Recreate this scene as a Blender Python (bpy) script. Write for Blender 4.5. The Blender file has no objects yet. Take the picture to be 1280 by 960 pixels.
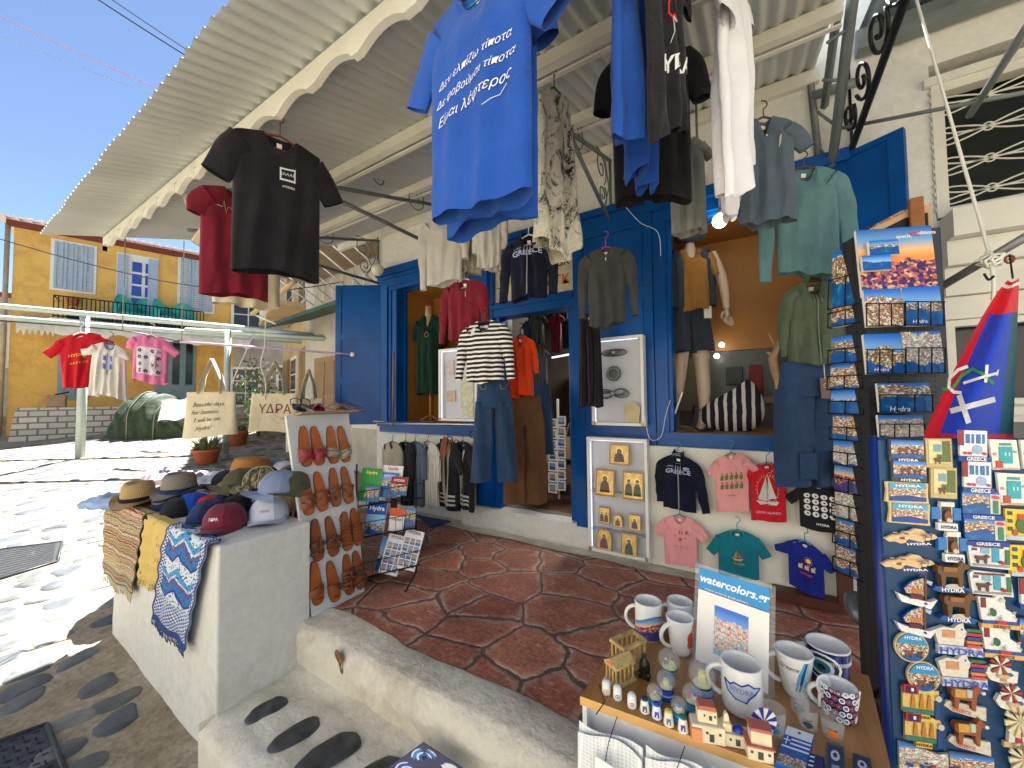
import bpy,math,random
import numpy as np
from mathutils import Vector,Matrix,noise as mnoise
random.seed(7)
SC=bpy.context.scene
COL=SC.collection
PI=math.pi
V=Vector
R_=math.radians
FPX=481.0;YAW=R_(32.3);PIT=R_(2.3);ROL=R_(.6);EYE=V((0,0,1.3))
fw=V((-math.sin(YAW)*math.cos(PIT),math.cos(YAW)*math.cos(PIT),math.sin(PIT)))
r0=V((math.cos(YAW),math.sin(YAW),0));u0=r0 .cross(fw)
rt=r0*math.cos(ROL)-u0*math.sin(ROL);up=u0*math.cos(ROL)+r0*math.sin(ROL)
FY=3.215
SLOPE=.112
def ray(x,y):return rt*((x-640)/FPX)+up*((480-y)/FPX)+fw
def at(x,y,Y=None,Z=None,X=None,D=None,P=None):
 """point seen at pixel x,y of the 1280x960 photo, standing on a real plane or at a real depth"""
 d=ray(x,y)
 if Y is not None:return EYE+d*((Y-EYE.y)/d.y)
 if Z is not None:return EYE+d*((Z-EYE.z)/d.z)
 if X is not None:return EYE+d*((X-EYE.x)/d.x)
 if P is not None:
  o,n=P;return EYE+d*((o-EYE).dot(n)/d.dot(n))
 return EYE+d*D
def gz(p):
 k=V((p[0],p[1],0)).dot(V((-math.sin(YAW),math.cos(YAW),0)))
 return-.45+SLOPE*max(0,k-2.2)
def onstreet(x,y):
 lo,hi=.5,60.
 for _ in range(50):
  m=(lo+hi)/2;p=at(x,y,D=m)
  if p.z>gz(p):lo=m
  else:hi=m
 return at(x,y,D=lo)
def frame(o,x,y,z):
 return Matrix(((x[0],y[0],z[0],o[0]),(x[1],y[1],z[1],o[1]),(x[2],y[2],z[2],o[2]),(0,0,0,1)))
def FR(o,yaw=0,pitch=0,roll=0,s=1):
 return Matrix.Translation(o)@Matrix.Rotation(yaw,4,'Z')@Matrix.Rotation(pitch,4,'X')@Matrix.Rotation(roll,4,'Y')@Matrix.Scale(s,4)
def fz(o,x,yhint=(0,0,1)):
 """frame: x axis along x, y axis near yhint, z = normal"""
 x=V(x).normalized();z=x.cross(V(yhint)).normalized();y=z.cross(x);return frame(V(o),x,y,z)
def lin(c):
 if isinstance(c,(int,float)):c=(c,c,c)
 return tuple(((v/255)/12.92 if v/255<=.04045 else((v/255+.055)/1.055)**2.4)for v in c)+(1,)
MC={}
class NT:
 def __init__(s,name):
  s.m=bpy.data.materials.new(name);s.m.use_nodes=True;s.t=s.m.node_tree
  s.b=s.t.nodes['Principled BSDF']
 def n(s,typ,**kw):
  nd=s.t.nodes.new(typ)
  for k,v in kw.items():
   if k in nd.inputs.keys()if isinstance(k,str)else False:pass
   setattr(nd,k,v)
  return nd
 def l(s,a,b):s.t.links.new(a,b)
 def tex(s,coord='Object',scale=(1,1,1),rot=(0,0,0)):
  tc=s.n('ShaderNodeTexCoord');mp=s.n('ShaderNodeMapping')
  mp.inputs['Scale'].default_value=scale;mp.inputs['Rotation'].default_value=rot
  s.l(tc.outputs[coord],mp.inputs['Vector']);return mp.outputs[0]
 def noise(s,vec,scale,detail=3,rough=.55,dist=0):
  n=s.n('ShaderNodeTexNoise');n.inputs['Scale'].default_value=scale;n.inputs['Detail'].default_value=detail
  n.inputs['Roughness'].default_value=rough;n.inputs['Distortion'].default_value=dist
  if vec is not None:s.l(vec,n.inputs['Vector'])
  return n
 def ramp(s,fac,stops,interp='LINEAR'):
  r=s.n('ShaderNodeValToRGB');e=r.color_ramp.elements;r.color_ramp.interpolation=interp
  while len(e)<len(stops):e.new(.5)
  for i,(p,c)in enumerate(stops):
   e[i].position=p;e[i].color=c if len(c)==4 else tuple(c)+(1,)
  s.l(fac,r.inputs[0]);return r.outputs[0]
 def mix(s,fac,a,b,mode='MIX'):
  x=s.n('ShaderNodeMix',data_type='RGBA',blend_type=mode)
  for i,v in((0,fac),(6,a),(7,b)):
   if isinstance(v,(int,float)):x.inputs[i].default_value=v
   elif isinstance(v,tuple):x.inputs[i].default_value=v
   else:s.l(v,x.inputs[i])
  return x.outputs[2]
 def math(s,op,a,b=None,c=None):
  x=s.n('ShaderNodeMath',operation=op)
  for i,v in((0,a),(1,b),(2,c)):
   if v is None:continue
   if isinstance(v,(int,float)):x.inputs[i].default_value=v
   else:s.l(v,x.inputs[i])
  return x.outputs[0]
 def bump(s,h,strength=.3,dist=.01,normal=None):
  b=s.n('ShaderNodeBump');b.inputs['Strength'].default_value=strength;b.inputs['Distance'].default_value=dist
  s.l(h,b.inputs['Height'])
  if normal is not None:s.l(normal,b.inputs['Normal'])
  return b.outputs[0]
 def setp(s,**kw):
  for k,v in kw.items():
   k=k.replace('_',' ')
   s.b.inputs[k].default_value=v
def mat(c,rough=.7,metal=0,var=.12,scale=6,bump=0,bscale=60,spec=None,name=None,coat=0):
 if isinstance(c,str):return MC[c]
 key=(tuple(c)if not isinstance(c,(int,float))else c,rough,metal,var,scale,bump,bscale,spec,coat)
 if key in MC:return MC[key]
 t=NT(name or 'paint');L=lin(c)
 vec=t.tex('Object')
 n=t.noise(vec,scale,4)
 dark=tuple(v*(1-var*1.4)for v in L[:3])+(1,);lite=tuple(min(1,v*(1+var))for v in L[:3])+(1,)
 colr=t.ramp(n.outputs[0],[(.3,dark),(.7,lite)])
 t.l(colr,t.b.inputs['Base Color'])
 t.setp(Roughness=rough,Metallic=metal)
 if spec is not None:t.b.inputs['Specular IOR Level'].default_value=spec
 if coat:t.b.inputs['Coat Weight'].default_value=coat
 if bump:
  n2=t.noise(vec,bscale,3);t.l(t.bump(n2 .outputs[0],bump,.004),t.b.inputs['Normal'])
 MC[key]=t.m;return t.m
def fab(c,var=.1,weave=1.0,rough=.9,heather=0,name='fabric'):
 key=('fab',tuple(c),var,weave,rough,heather)
 if key in MC:return MC[key]
 t=NT(name);L=lin(c);vec=t.tex('Object')
 n=t.noise(vec,5,5,.6)
 fac=n.outputs[0]
 if heather:
  h=t.noise(t.tex('Object',(40,40,8)),6,3,.8);fac=t.mix(.5,fac,h.outputs[0])
 dark=tuple(v*(1-(var+heather)*1.3)for v in L[:3])+(1,);lite=tuple(min(1,v*(1+var+heather)+.004)for v in L[:3])+(1,)
 t.l(t.ramp(fac,[(.32,dark),(.68,lite)]),t.b.inputs['Base Color'])
 t.setp(Roughness=rough);t.b.inputs['Sheen Weight'].default_value=.12;t.b.inputs['Specular IOR Level'].default_value=.15
 w=t.noise(vec,380,2);c2=t.noise(vec,14,4,.6,.6)
 b1=t.bump(c2 .outputs[0],.6*weave,.014);t.l(t.bump(w.outputs[0],.25*weave,.001,b1),t.b.inputs['Normal'])
 MC[key]=t.m;return t.m
class MB:
 def __init__(s):s.v=[];s.f=[];s.mi=[];s.m=[];s.sm=[];s.uv={}
 def mat(s,m):
  if m not in s.m:s.m.append(m)
  return s.m.index(m)
 def add(s,vs,fs,m,smooth=False,M=None,uvs=None):
  o=len(s.v);k=s.mat(m)
  for i,v in enumerate(vs):s.v.append(M@V(v)if M is not None else V(v))
  if uvs:
   for i,u in enumerate(uvs):s.uv[o+i]=u
  for f in fs:s.f.append(tuple(o+i for i in f));s.mi.append(k);s.sm.append(smooth)
  return s
 def box(s,M,sx,sy,sz,m,bev=0):
  """box with base centre at frame origin in x,y and z from 0 to sz"""
  x,y,b=sx/2,sy/2,bev
  if not b:
   vs=[(-x,-y,0),(x,-y,0),(x,y,0),(-x,y,0),(-x,-y,sz),(x,-y,sz),(x,y,sz),(-x,y,sz)]
   fs=[(0,3,2,1),(4,5,6,7),(0,1,5,4),(1,2,6,5),(2,3,7,6),(3,0,4,7)]
   uv=[(0,0),(1,0),(1,1),(0,1)]*2
   return s.add(vs,fs,m,False,M)
  rings=[]
  def ring(k,z):return[(-x+k,-y,z),(x-k,-y,z),(x,-y+k,z),(x,y-k,z),(x-k,y,z),(-x+k,y,z),(-x,y-k,z),(-x,-y+k,z)]
  def inr(z):xx,yy=x-b,y-b;return[(-xx,-yy,z),(xx,-yy,z),(xx,-yy,z),(xx,yy,z),(xx,yy,z),(-xx,yy,z),(-xx,yy,z),(-xx,-yy,z)]
  vs=[]
  def shr(k,z):
   xx,yy=x-k,y-k;c=b*.7
   return[(-xx+c,-yy,z),(xx-c,-yy,z),(xx,-yy+c,z),(xx,yy-c,z),(xx-c,yy,z),(-xx+c,yy,z),(-xx,yy-c,z),(-xx,-yy+c,z)]
  for k,z in((b,0),(0,b),(0,sz-b),(b,sz)):vs+=shr(k,z)
  fs=[tuple(range(7,-1,-1)),tuple(range(24,32))]
  for r in range(3):
   for i in range(8):fs.append((r*8+i,r*8+(i+1)%8,(r+1)*8+(i+1)%8,(r+1)*8+i))
  return s.add(vs,fs,m,False,M)
 def bx(s,a,b,m):
  a,b=V(a),V(b);lo=V((min(a.x,b.x),min(a.y,b.y),min(a.z,b.z)));hi=V((max(a.x,b.x),max(a.y,b.y),max(a.z,b.z)))
  return s.box(Matrix.Translation(((lo.x+hi.x)/2,(lo.y+hi.y)/2,lo.z)),hi.x-lo.x,hi.y-lo.y,hi.z-lo.z,m)
 def tube(s,pts,r,m,n=8,cap=True,flat=1.0,closed=False):
  pts=[V(p)for p in pts];rs=r if isinstance(r,(list,tuple))else[r]*len(pts)
  vs=[];N=len(pts);prev=None
  for i,p in enumerate(pts):
   if closed:d=pts[(i+1)%N]-pts[i-1]
   else:d=pts[min(i+1,N-1)]-pts[max(i-1,0)]
   if d.length<1e-9:d=V((0,0,1))
   d.normalize()
   if prev is None:
    a=d.cross(V((0,0,1)));
    if a.length<.1:a=d.cross(V((1,0,0)))
   else:a=prev-d*prev.dot(d)
   if a.length<1e-6:a=d.cross(V((.3,.5,.8)))
   a.normalize();prev=a;b=d.cross(a)
   for k in range(n):
    t=2*PI*k/n;vs.append(p+a*math.cos(t)*rs[i]+b*math.sin(t)*rs[i]*flat)
  fs=[]
  for i in range(N if closed else N-1):
   j=(i+1)%N
   for k in range(n):fs.append((i*n+k,i*n+(k+1)%n,j*n+(k+1)%n,j*n+k))
  if cap and not closed:fs+=[tuple(range(n-1,-1,-1)),tuple(range((N-1)*n,N*n))]
  return s.add(vs,fs,m,True)
 def lathe(s,prof,m,M=None,n=24,smooth=True,sy=1.0,arc=(0,2*PI)):
  vs=[];fs=[];full=abs(arc[1]-arc[0]-2*PI)<1e-6;k=n if full else n+1
  for r,z in prof:
   for i in range(k):
    t=arc[0]+(arc[1]-arc[0])*i/n;vs.append((r*math.cos(t),r*math.sin(t)*sy,z))
  for j in range(len(prof)-1):
   for i in range(n):
    a=j*k+i;b=j*k+(i+1)%k;fs.append((a,b,b+k,a+k))
  return s.add(vs,fs,m,smooth,M)
 def prism(s,poly,d,m,M=None,mside=None,z0=0,smooth=False):
  """outline in x,y extruded from z0 to z0+d"""
  n=len(poly);vs=[(x,y,z0)for x,y in poly]+[(x,y,z0+d)for x,y in poly]
  from mathutils.geometry import tessellate_polygon
  tri=tessellate_polygon([[V((x,y,0))for x,y in poly]])
  area=sum(poly[i][0]*poly[(i+1)%n][1]-poly[(i+1)%n][0]*poly[i][1]for i in range(n))
  fs=[]
  def ori(t):
   a,b,c=(poly[i]for i in t);return((b[0]-a[0])*(c[1]-a[1])-(b[1]-a[1])*(c[0]-a[0]))>0
  for t in tri:
   t=tuple(t)if ori(t)else tuple(reversed(t));fs.append(tuple(n+i for i in t));fs.append(tuple(reversed(t)))
  xs=[p[0]for p in poly];ys=[p[1]for p in poly];w=max(xs)-min(xs)or 1;h=max(ys)-min(ys)or 1
  uv=[((x-min(xs))/w,(y-min(ys))/h)for x,y in poly]*2
  s.add(vs,fs,m,smooth,M,uv)
  sd=[]
  for i in range(n):
   j=(i+1)%n;sd.append((i,j,n+j,n+i)if area>0 else(j,i,n+i,n+j))
  s.add(vs,sd,mside or m,smooth,M);return s
 def quad(s,a,b,c,d,m):
  return s.add([a,b,c,d],[(0,1,2,3)],m,False,None,[(0,0),(1,0),(1,1),(0,1)])
 def grid(s,f,nu,nv,m,smooth=True,M=None,wrap=False):
  vs=[];uv=[];fs=[]
  for j in range(nv+1):
   for i in range(nu+1 if not wrap else nu):
    vs.append(f(i/nu,j/nv));uv.append((i/nu,j/nv))
  k=nu+1 if not wrap else nu
  for j in range(nv):
   for i in range(nu):
    a=j*k+i;b=j*k+(i+1)%k;fs.append((a,b,b+k,a+k))
  return s.add(vs,fs,m,smooth,M,uv)
 def text(s,txt,size,m,fn,d=.0006,ax='CENTER',shear=0,bold=0,space=1):
  """lettering: fn maps flat x,y to a 3-D point (front) ; thickness handled by fn(x,y,z)"""
  vs,fs=glyphs(txt,size,ax,shear,bold,space)
  return s.add([fn(x,y,d)for x,y in vs],fs,m,False)
 def mesh(s,name,inv=None):
  me=bpy.data.meshes.new(name)
  vs=[tuple(inv@v)for v in s.v]if inv is not None else[tuple(v)for v in s.v]
  me.from_pydata(vs,[],s.f)
  for m in s.m:me.materials.append(m)
  me.polygons.foreach_set('material_index',s.mi);me.polygons.foreach_set('use_smooth',s.sm)
  if s.uv:
   l=me.uv_layers.new(name='UVMap');vi=np.zeros(len(me.loops),dtype=np.int32);me.loops.foreach_get('vertex_index',vi)
   arr=np.zeros((len(s.v),2),dtype=np.float32)
   for k,u in s.uv.items():arr[k]=u
   l.data.foreach_set('uv',arr[vi].ravel())
  me.update();return me
GC={}
def glyphs(txt,size,ax='CENTER',shear=0,bold=0,space=1):
 k=(txt,ax,shear,bold,space)
 if k not in GC:
  c=bpy.data.curves.new('lettering','FONT');c.body=txt;c.align_x=ax;c.align_y='CENTER';c.size=1;c.shear=shear;c.offset=bold
  c.resolution_u=2;c.space_character=space
  o=bpy.data.objects.new('lettering',c);COL.objects.link(o)
  dg=bpy.context.evaluated_depsgraph_get();me=o.evaluated_get(dg).to_mesh()
  vs=[(v.co.x,v.co.y)for v in me.vertices];fs=[tuple(p.vertices)for p in me.polygons]
  o.evaluated_get(dg).to_mesh_clear();bpy.data.objects.remove(o);bpy.data.curves.remove(c)
  GC[k]=(vs,fs)
 vs,fs=GC[k];return[(x*size,y*size)for x,y in vs],fs
WM={}
def thing(name,label,cat,M=None,group=None,kind=None):
 if M is None:M=Matrix.Identity(4)
 if not isinstance(M,Matrix):M=Matrix.Translation(M)
 o=bpy.data.objects.new(name,None);COL.objects.link(o);o.empty_display_size=.05
 o.matrix_world=M;WM[o]=M.copy()
 o['label']=label;o['category']=cat
 if group:o['group']=group
 if kind:o['kind']=kind
 return o
def part(root,name,mb,local=False,label=None):
 """add a mesh part (world coordinates unless local) under a thing or part"""
 if not mb.v:return None
 W=WM[root]
 me=mb.mesh(name,None if local else W.inverted())
 o=bpy.data.objects.new(name,me);COL.objects.link(o);o.parent=root;WM[o]=W.copy()
 if label:o['label']=label
 return o
def solo(name,mb,label,cat,loc=(0,0,0),group=None):
 M=Matrix.Translation(loc)if not isinstance(loc,Matrix)else loc
 o=bpy.data.objects.new(name,mb.mesh(name,M.inverted()));COL.objects.link(o);o.matrix_world=M;WM[o]=M.copy()
 o['label']=label;o['category']=cat
 if group:o['group']=group
 return o
def struct(name,mb,label=None):
 o=bpy.data.objects.new(name,mb.mesh(name));COL.objects.link(o);o['kind']='structure'
 o['label']=label or name.replace('_',' ')
 return o
def dup(root,M,label=None,group=None):
 c=root.copy();COL.objects.link(c);c.matrix_world=M;WM[c]=M.copy()
 if label:c['label']=label
 if group:c['group']=group
 def rec(a,b):
  for ch in kids(a):
   d=ch.copy();COL.objects.link(d);d.parent=b;rec(ch,d)
 rec(root,c);return c
def kids(o):return[x for x in o.children]
w=bpy.data.worlds.new("World");SC.world=w;w.use_nodes=True
nt=w.node_tree;bg=nt.nodes['Background'];sky=nt.nodes.new('ShaderNodeTexSky');sky.sky_type='NISHITA';sky.sun_disc=False
SUN_D=V((-.53,.85,0)).normalized();SUN_EL=R_(63)
sky.sun_elevation=SUN_EL;sky.sun_rotation=math.atan2(SUN_D.x,SUN_D.y)
sky.altitude=1500;sky.air_density=.8;sky.dust_density=.3;sky.ozone_density=.7
nt.links.new(sky.outputs[0],bg.inputs[0]);bg.inputs[1].default_value=.05
sl=bpy.data.lights.new('sun','SUN');sl.energy=5.0;sl.angle=R_(.53);sl.color=(1,.98,.94)
so=bpy.data.objects.new('sun',sl);COL.objects.link(so)
sd=(SUN_D*math.cos(SUN_EL)+V((0,0,math.sin(SUN_EL))));so.rotation_euler=sd.to_track_quat('Z','Y').to_euler();so.location=sd*30
cd=bpy.data.cameras.new('camera');cam=bpy.data.objects.new('camera',cd);COL.objects.link(cam);SC.camera=cam
cam.matrix_world=frame(EYE,rt,up,-fw);cd.sensor_width=36;cd.lens=36*FPX/1280;cd.clip_start=.03;cd.clip_end=3000
SC.view_settings.view_transform='Standard';SC.view_settings.look='None';SC.view_settings.exposure=2.4;SC.view_settings.gamma=1
SC.render.engine='CYCLES';SC.cycles.max_bounces=8;SC.cycles.diffuse_bounces=4;SC.cycles.glossy_bounces=3;SC.cycles.transmission_bounces=6;SC.cycles.transparent_max_bounces=12
def stone_mat(name,scale,stones,mortar,edge=.09,jitter=.5,stretch=(1,1,1),rot=0,bumpd=.02,rough=.75,fleck=None,wob=.3,mvar=.25):
 t=NT(name);vec=t.tex('Object',stretch,(0,0,rot))
 nz=t.noise(vec,2.2,3);add=t.n('ShaderNodeVectorMath',operation='MULTIPLY_ADD')
 t.l(nz.outputs['Color'],add.inputs[0]);add.inputs[1].default_value=(wob,wob,0);t.l(vec,add.inputs[2])
 v1=t.n('ShaderNodeTexVoronoi',feature='DISTANCE_TO_EDGE');v2=t.n('ShaderNodeTexVoronoi',feature='F1')
 for v in(v1,v2):v.voronoi_dimensions='2D';v.inputs['Scale'].default_value=scale;v.inputs['Randomness'].default_value=jitter;t.l(add.outputs[0],v.inputs['Vector'])
 fine=t.noise(vec,30,5,.65);e=t.math('ADD',v1 .outputs[0],t.math('MULTIPLY',t.math('SUBTRACT',fine.outputs[0],.5),.07))
 mask=t.ramp(e,[(edge*.75,(0,0,0)),(edge*1.25,(1,1,1))])
 sep=t.n('ShaderNodeSeparateColor');t.l(v2 .outputs['Color'],sep.inputs[0])
 sc=t.ramp(sep.outputs[0],[(i/(len(stones)-1),lin(c))for i,c in enumerate(stones)])
 big=t.noise(vec,7,6,.7);sc=t.mix(.55,sc,t.ramp(big.outputs[0],[(.3,(.25,.25,.25)),(.5,(.5,.5,.5)),(.72,(.9,.9,.88))]),'OVERLAY')
 if fleck:
  s1=t.noise(t.tex('Object',(3,14,1),(0,0,.6)),3.5,6,.75,1.5);s2=t.noise(t.tex('Object',(13,3,1),(0,0,.2)),3.1,6,.75,1.5)
  fm=t.math('MAXIMUM',t.ramp(s1 .outputs[0],[(.56,(0,0,0)),(.66,(1,1,1))]),t.ramp(s2 .outputs[0],[(.62,(0,0,0)),(.72,(1,1,1))]))
  patch=t.noise(vec,1.6,3);fm=t.math('MULTIPLY',fm,t.ramp(patch.outputs[0],[(.40,(.15,.15,.15)),(.55,(1,1,1))]))
  rim=t.ramp(v1 .outputs[0],[(edge,(1,1,1)),(edge*4.5,(0,0,0))]);rim=t.math('MULTIPLY',rim,t.ramp(big.outputs[0],[(.38,(0,0,0)),(.56,(.7,.7,.7))]))
  grit=t.noise(vec,38,4,.8);sc=t.mix(.7,sc,t.ramp(grit.outputs[0],[(.36,(.2,.2,.2)),(.5,(.5,.5,.5)),(.66,(.85,.83,.8))]),'OVERLAY')
  fm=t.math('MAXIMUM',fm,rim);sc=t.mix(t.math('MULTIPLY',fm,.85),sc,lin(fleck))
 mc=t.ramp(t.noise(vec,5,6,.7).outputs[0],[(.3,tuple(v*(1-mvar)for v in lin(mortar)[:3])),(.7,tuple(min(1,v*(1+mvar))for v in lin(mortar)[:3]))])
 t.l(t.mix(mask,mc,sc),t.b.inputs['Base Color']);t.setp(Roughness=rough)
 h=t.ramp(e,[(0,(0,0,0)),(edge,(.25,.25,.25)),(edge*2.2,(.9,.9,.9)),(edge*4,(1,1,1))])
 h2=t.math('ADD',h,t.math('MULTIPLY',big.outputs[0],.55));h3=t.math('ADD',h2,t.math('MULTIPLY',fine.outputs[0],.12))
 t.l(t.bump(h3,.8,bumpd),t.b.inputs['Normal']);return t.m
def plaster(c,dirt=(150,135,110),amt=.35,bump=.35,bscale=9,name='plaster',patch=.55):
 t=NT(name);vec=t.tex('Object');n=t.noise(vec,1.7,7,.7,.4);n2=t.noise(vec,22,5,.7);n3=t.noise(vec,bscale,4,.6)
 base=t.ramp(n2 .outputs[0],[(.3,tuple(v*.86 for v in lin(c)[:3])),(.65,lin(c))])
 f=t.ramp(n.outputs[0],[(patch,(0,0,0)),(patch+.16,(1,1,1))]);f=t.math('MULTIPLY',f,amt)
 spots=t.ramp(t.noise(vec,55,4,.7).outputs[0],[(.66,(0,0,0)),(.72,(1,1,1))]);f=t.math('MAXIMUM',f,t.math('MULTIPLY',spots,amt))
 t.l(t.mix(f,base,lin(dirt)),t.b.inputs['Base Color']);t.setp(Roughness=.85)
 b=t.bump(n3 .outputs[0],bump,.03);t.l(t.bump(n2 .outputs[0],bump,.006,b),t.b.inputs['Normal']);return t.m
M_street=stone_mat('street_stone',4.6,[(104,110,116),(128,134,140),(92,98,106),(118,118,114),(140,142,142)],(156,142,116),edge=.10,jitter=.8,stretch=(1,.58,1),rot=.12,bumpd=.03,wob=.1)
M_red=stone_mat('terrace_stone',2.7,[(172,100,78),(152,90,72),(180,114,88),(140,84,68),(162,104,84)],(104,84,70),edge=.028,jitter=1.0,stretch=(1,1.1,1),bumpd=.012,rough=.5,fleck=(222,200,186),wob=.22)
M_white=plaster((230,230,224),amt=.25);M_white_s=plaster((216,216,210),(150,140,122),amt=.4,bump=.3,patch=.56)
M_step=plaster((224,218,202),(150,132,106),.5,.9,7,'worn_step',.45)
M_blue=mat((4,62,140),.22,var=.18,scale=3,name='blue_gloss');M_blue.name='blue_gloss'
def wornblue():
 t=NT('worn_blue_paint');vec=t.tex('Object',(1,1,.5));n=t.noise(vec,3,5);n2=t.noise(vec,14,6,.75)
 c=t.ramp(n.outputs[0],[(.3,lin((0,62,128))),(.7,lin((2,88,168)))])
 c=t.mix(t.ramp(n2 .outputs[0],[(.62,(0,0,0)),(.70,(.6,.6,.6))]),c,lin((70,120,170)))
 t.l(c,t.b.inputs['Base Color']);t.setp(Roughness=.3);t.b.inputs['Specular IOR Level'].default_value=.3;t.l(t.bump(n2 .outputs[0],.15,.004),t.b.inputs['Normal']);return t.m
M_blue=wornblue()
M_ochre=mat((168,116,52),.5,var=.2,scale=1.5,name='ochre_panel')
M_cream=mat((218,217,207),.55,var=.06,name='cream_paint')
M_grey=mat((108,114,116),.5,.2,var=.15,name='grey_metal');M_black=mat((22,23,28),.4,.3,name='black_metal',var=.3)
M_wht=mat((232,232,228),.4,var=.04,name='white_gloss');M_darkroom=mat((58,54,50),.9,name='dark_interior')
M_wire=mat((30,30,34),.35,.6,name='wire')
t=NT('whitewashed_mortar');vec=t.tex('Object');n_1=t.noise(vec,1.3,6,.7);n_2=t.noise(vec,26,5,.7);base=t.ramp(n_1 .outputs[0],[(.32,lin((128,112,84))),(.55,lin((168,156,132))),(.72,lin((186,178,158)))])
t.l(t.mix(t.ramp(n_2 .outputs[0],[(.35,(.6,.6,.6)),(.6,(0,0,0))]),base,lin((104,90,68))),t.b.inputs['Base Color']);t.setp(Roughness=.9);n_3=t.noise(vec,9,5,.65);t.l(t.bump(n_2 .outputs[0],.5,.006,t.bump(n_3 .outputs[0],.6,.02)),t.b.inputs['Normal']);M_mortar=t.m
mb=MB()
def gpt(x,y,z=None):
 p=V((x,y,0));p.z=gz(p);return p
xs=[-90,-60,-40,-30,-24,-20,-18,-17,-16]+[-15.2+.2*i for i in range(88)]+[2.6,4,8,15,40];ys=[-30,-12,-6,-3]+[-2+.2*i for i in range(48)]+[8,9,11,13,16,20,26,40,80]
vs=[gpt(x,y)for y in ys for x in xs];n=len(xs);fs=[]
for j in range(len(ys)-1):
 for i in range(n-1):
  a=j*n+i;fs.append((a,a+1,a+1+n,a+n))
for v_ in vs:v_.z+=mnoise.noise(V((v_.x*2,v_.y*2,0)))*.004
mb.add(vs,fs,M_mortar,True)
rs_=random.Random(11);SM=[mat(c,.6,var=.3,scale=9,bump=.5,bscale=22,name='street_stone')for c in((96,98,96),(80,84,88),(110,110,104),(90,92,88),(122,120,112))]
def cobble(cx,cy,a,b,ro,seed):
 r2=random.Random(seed);ph=[r2 .uniform(0,6.28)for _ in range(4)];cr,sr=math.cos(ro),math.sin(ro);vs=[];N=16;zc=gz((cx,cy,0));hh=r2 .uniform(.006,.014);tx_=r2 .uniform(-.02,.02)
 for j,(k,z)in enumerate(((1.06,-.008),(1.0,.4),(.88,.85),(.55,1.0))):
  for i in range(N):
   t=2*PI*i/N;q=1+.10*math.sin(2*t+ph[0])+.08*math.sin(3*t+ph[1])+.04*math.sin(5*t+ph[2]);x=a*math.copysign(abs(math.cos(t))**.7,math.cos(t))*q*k;y=b*math.copysign(abs(math.sin(t))**.7,math.sin(t))*q*k
   X_,Y_=cx+x*cr-y*sr,cy+x*sr+y*cr;vs.append((X_,Y_,gz((X_,Y_,0))+hh*z+x*tx_*.5+(r2 .uniform(-.0015,.0015)if j else 0)))
 vs.append((cx,cy,zc+hh*1.02));n=N
 fs=[(j*n+i,j*n+(i+1)%n,(j+1)*n+(i+1)%n,(j+1)*n+i)for j in range(3)for i in range(n)]+[(3*n+i,3*n+(i+1)%n,4*n)for i in range(n)]
 mb.add(vs,fs,SM[r2 .randrange(5)],True)
x=-14.5;ci=0
while x<1.2:
 y=-1.6
 while y<6.5:
  sz_=.8 if x>-7 else 1.0;px_=x+rs_.uniform(-.05,.05);py_=y+(.2 if ci%2 else 0)+rs_.uniform(-.06,.06);ci2=rs_.random()
  if not(-5.05<px_ and py_>1.15)and not(px_>-4.15 and py_>.74)and not(px_>-2.45 and py_>.62)and ci2>.06:cobble(px_,py_,rs_.uniform(.075,.12)*sz_,rs_.uniform(.09,.145)*sz_,rs_.uniform(-.35,.25),int(ci2*1e6))
  y+=.325*sz_
 x+=.265*(.8 if x>-7 else 1.0);ci+=1
struct('street',mb,'whitewashed cobblestone street and plaza')
XL,XR=-5.0,5.0
mb=MB();mb.bx((XL,1.38,-.8),(XR,FY+.02,0),M_red);struct('terrace',mb,'dark red crazy paving terrace in front of the shop')
mb=MB()
def curb(u,v):
 x=XL+(XR-XL)*u;n1=mnoise.noise(V((x*1.7,3,0)))*.035+mnoise.noise(V((x*6,9,0)))*.012;k=v*9
 prof=[(1.262,-.8),(1.262,-.17),(1.252,-.10),(1.262,-.045),(1.275,-.015),(1.30,.008),(1.36,.017),(1.44+n1,.016),(1.47+n1,.010),(1.475+n1,-.02)]
 i=min(8,int(k));f=k-i;y=prof[i][0]*(1-f)+prof[i+1][0]*f;z=prof[i][1]*(1-f)+prof[i+1][1]*f
 r=mnoise.noise(V((x*4,y*9,z*9)))*.012+mnoise.noise(V((x*14,y*20,z*20)))*.005
 return V((x,y-r*(1 if v<.6 else 0),z+r*(.6 if v>.35 else 0)))
mb.grid(curb,420,27,M_step)
pc=at(425,826,Y=1.25);M_chip=mat((120,88,58),.9,var=.4,scale=40,bump=.8,bscale=60,name='exposed_rubble')
mb.grid(lambda u,v:V((pc.x+(.014+.012*math.sin(2*PI*u*3))*math.cos(2*PI*u)*(1-v)*1.6-.02*math.sin(2*PI*u)*(1-v),1.247-.006*v+.004*mnoise.noise(V((u*9,v*9,0))),pc.z+.055*math.sin(2*PI*u)*(1-v))),20,5,M_chip);struct('curb',mb,'whitewashed worn edge of the terrace')
ZT=-.235
mb=MB()
def tread(u,v):
 x=-2.30+(4.3)*u;y0=.80;r=mnoise.noise(V((x*5,v*7,4)))*.010+mnoise.noise(V((x*1.3,8,v*2)))*.012
 if v<.35:
  f=v/.35;y=y0+mnoise.noise(V((x*3,1,f*2)))*.02;z=-.7+(.7+ZT-.03)*f
  return V((x,y,z))
 f=(v-.35)/.65;y=y0+.03+(1.27-y0-.03)*f;edge=max(0,1-f*9)
 return V((x,y-.02*edge,ZT+r-.028*edge*edge+.03*max(0,f-.85)/.15))
mb.grid(tread,240,44,M_step)
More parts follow.
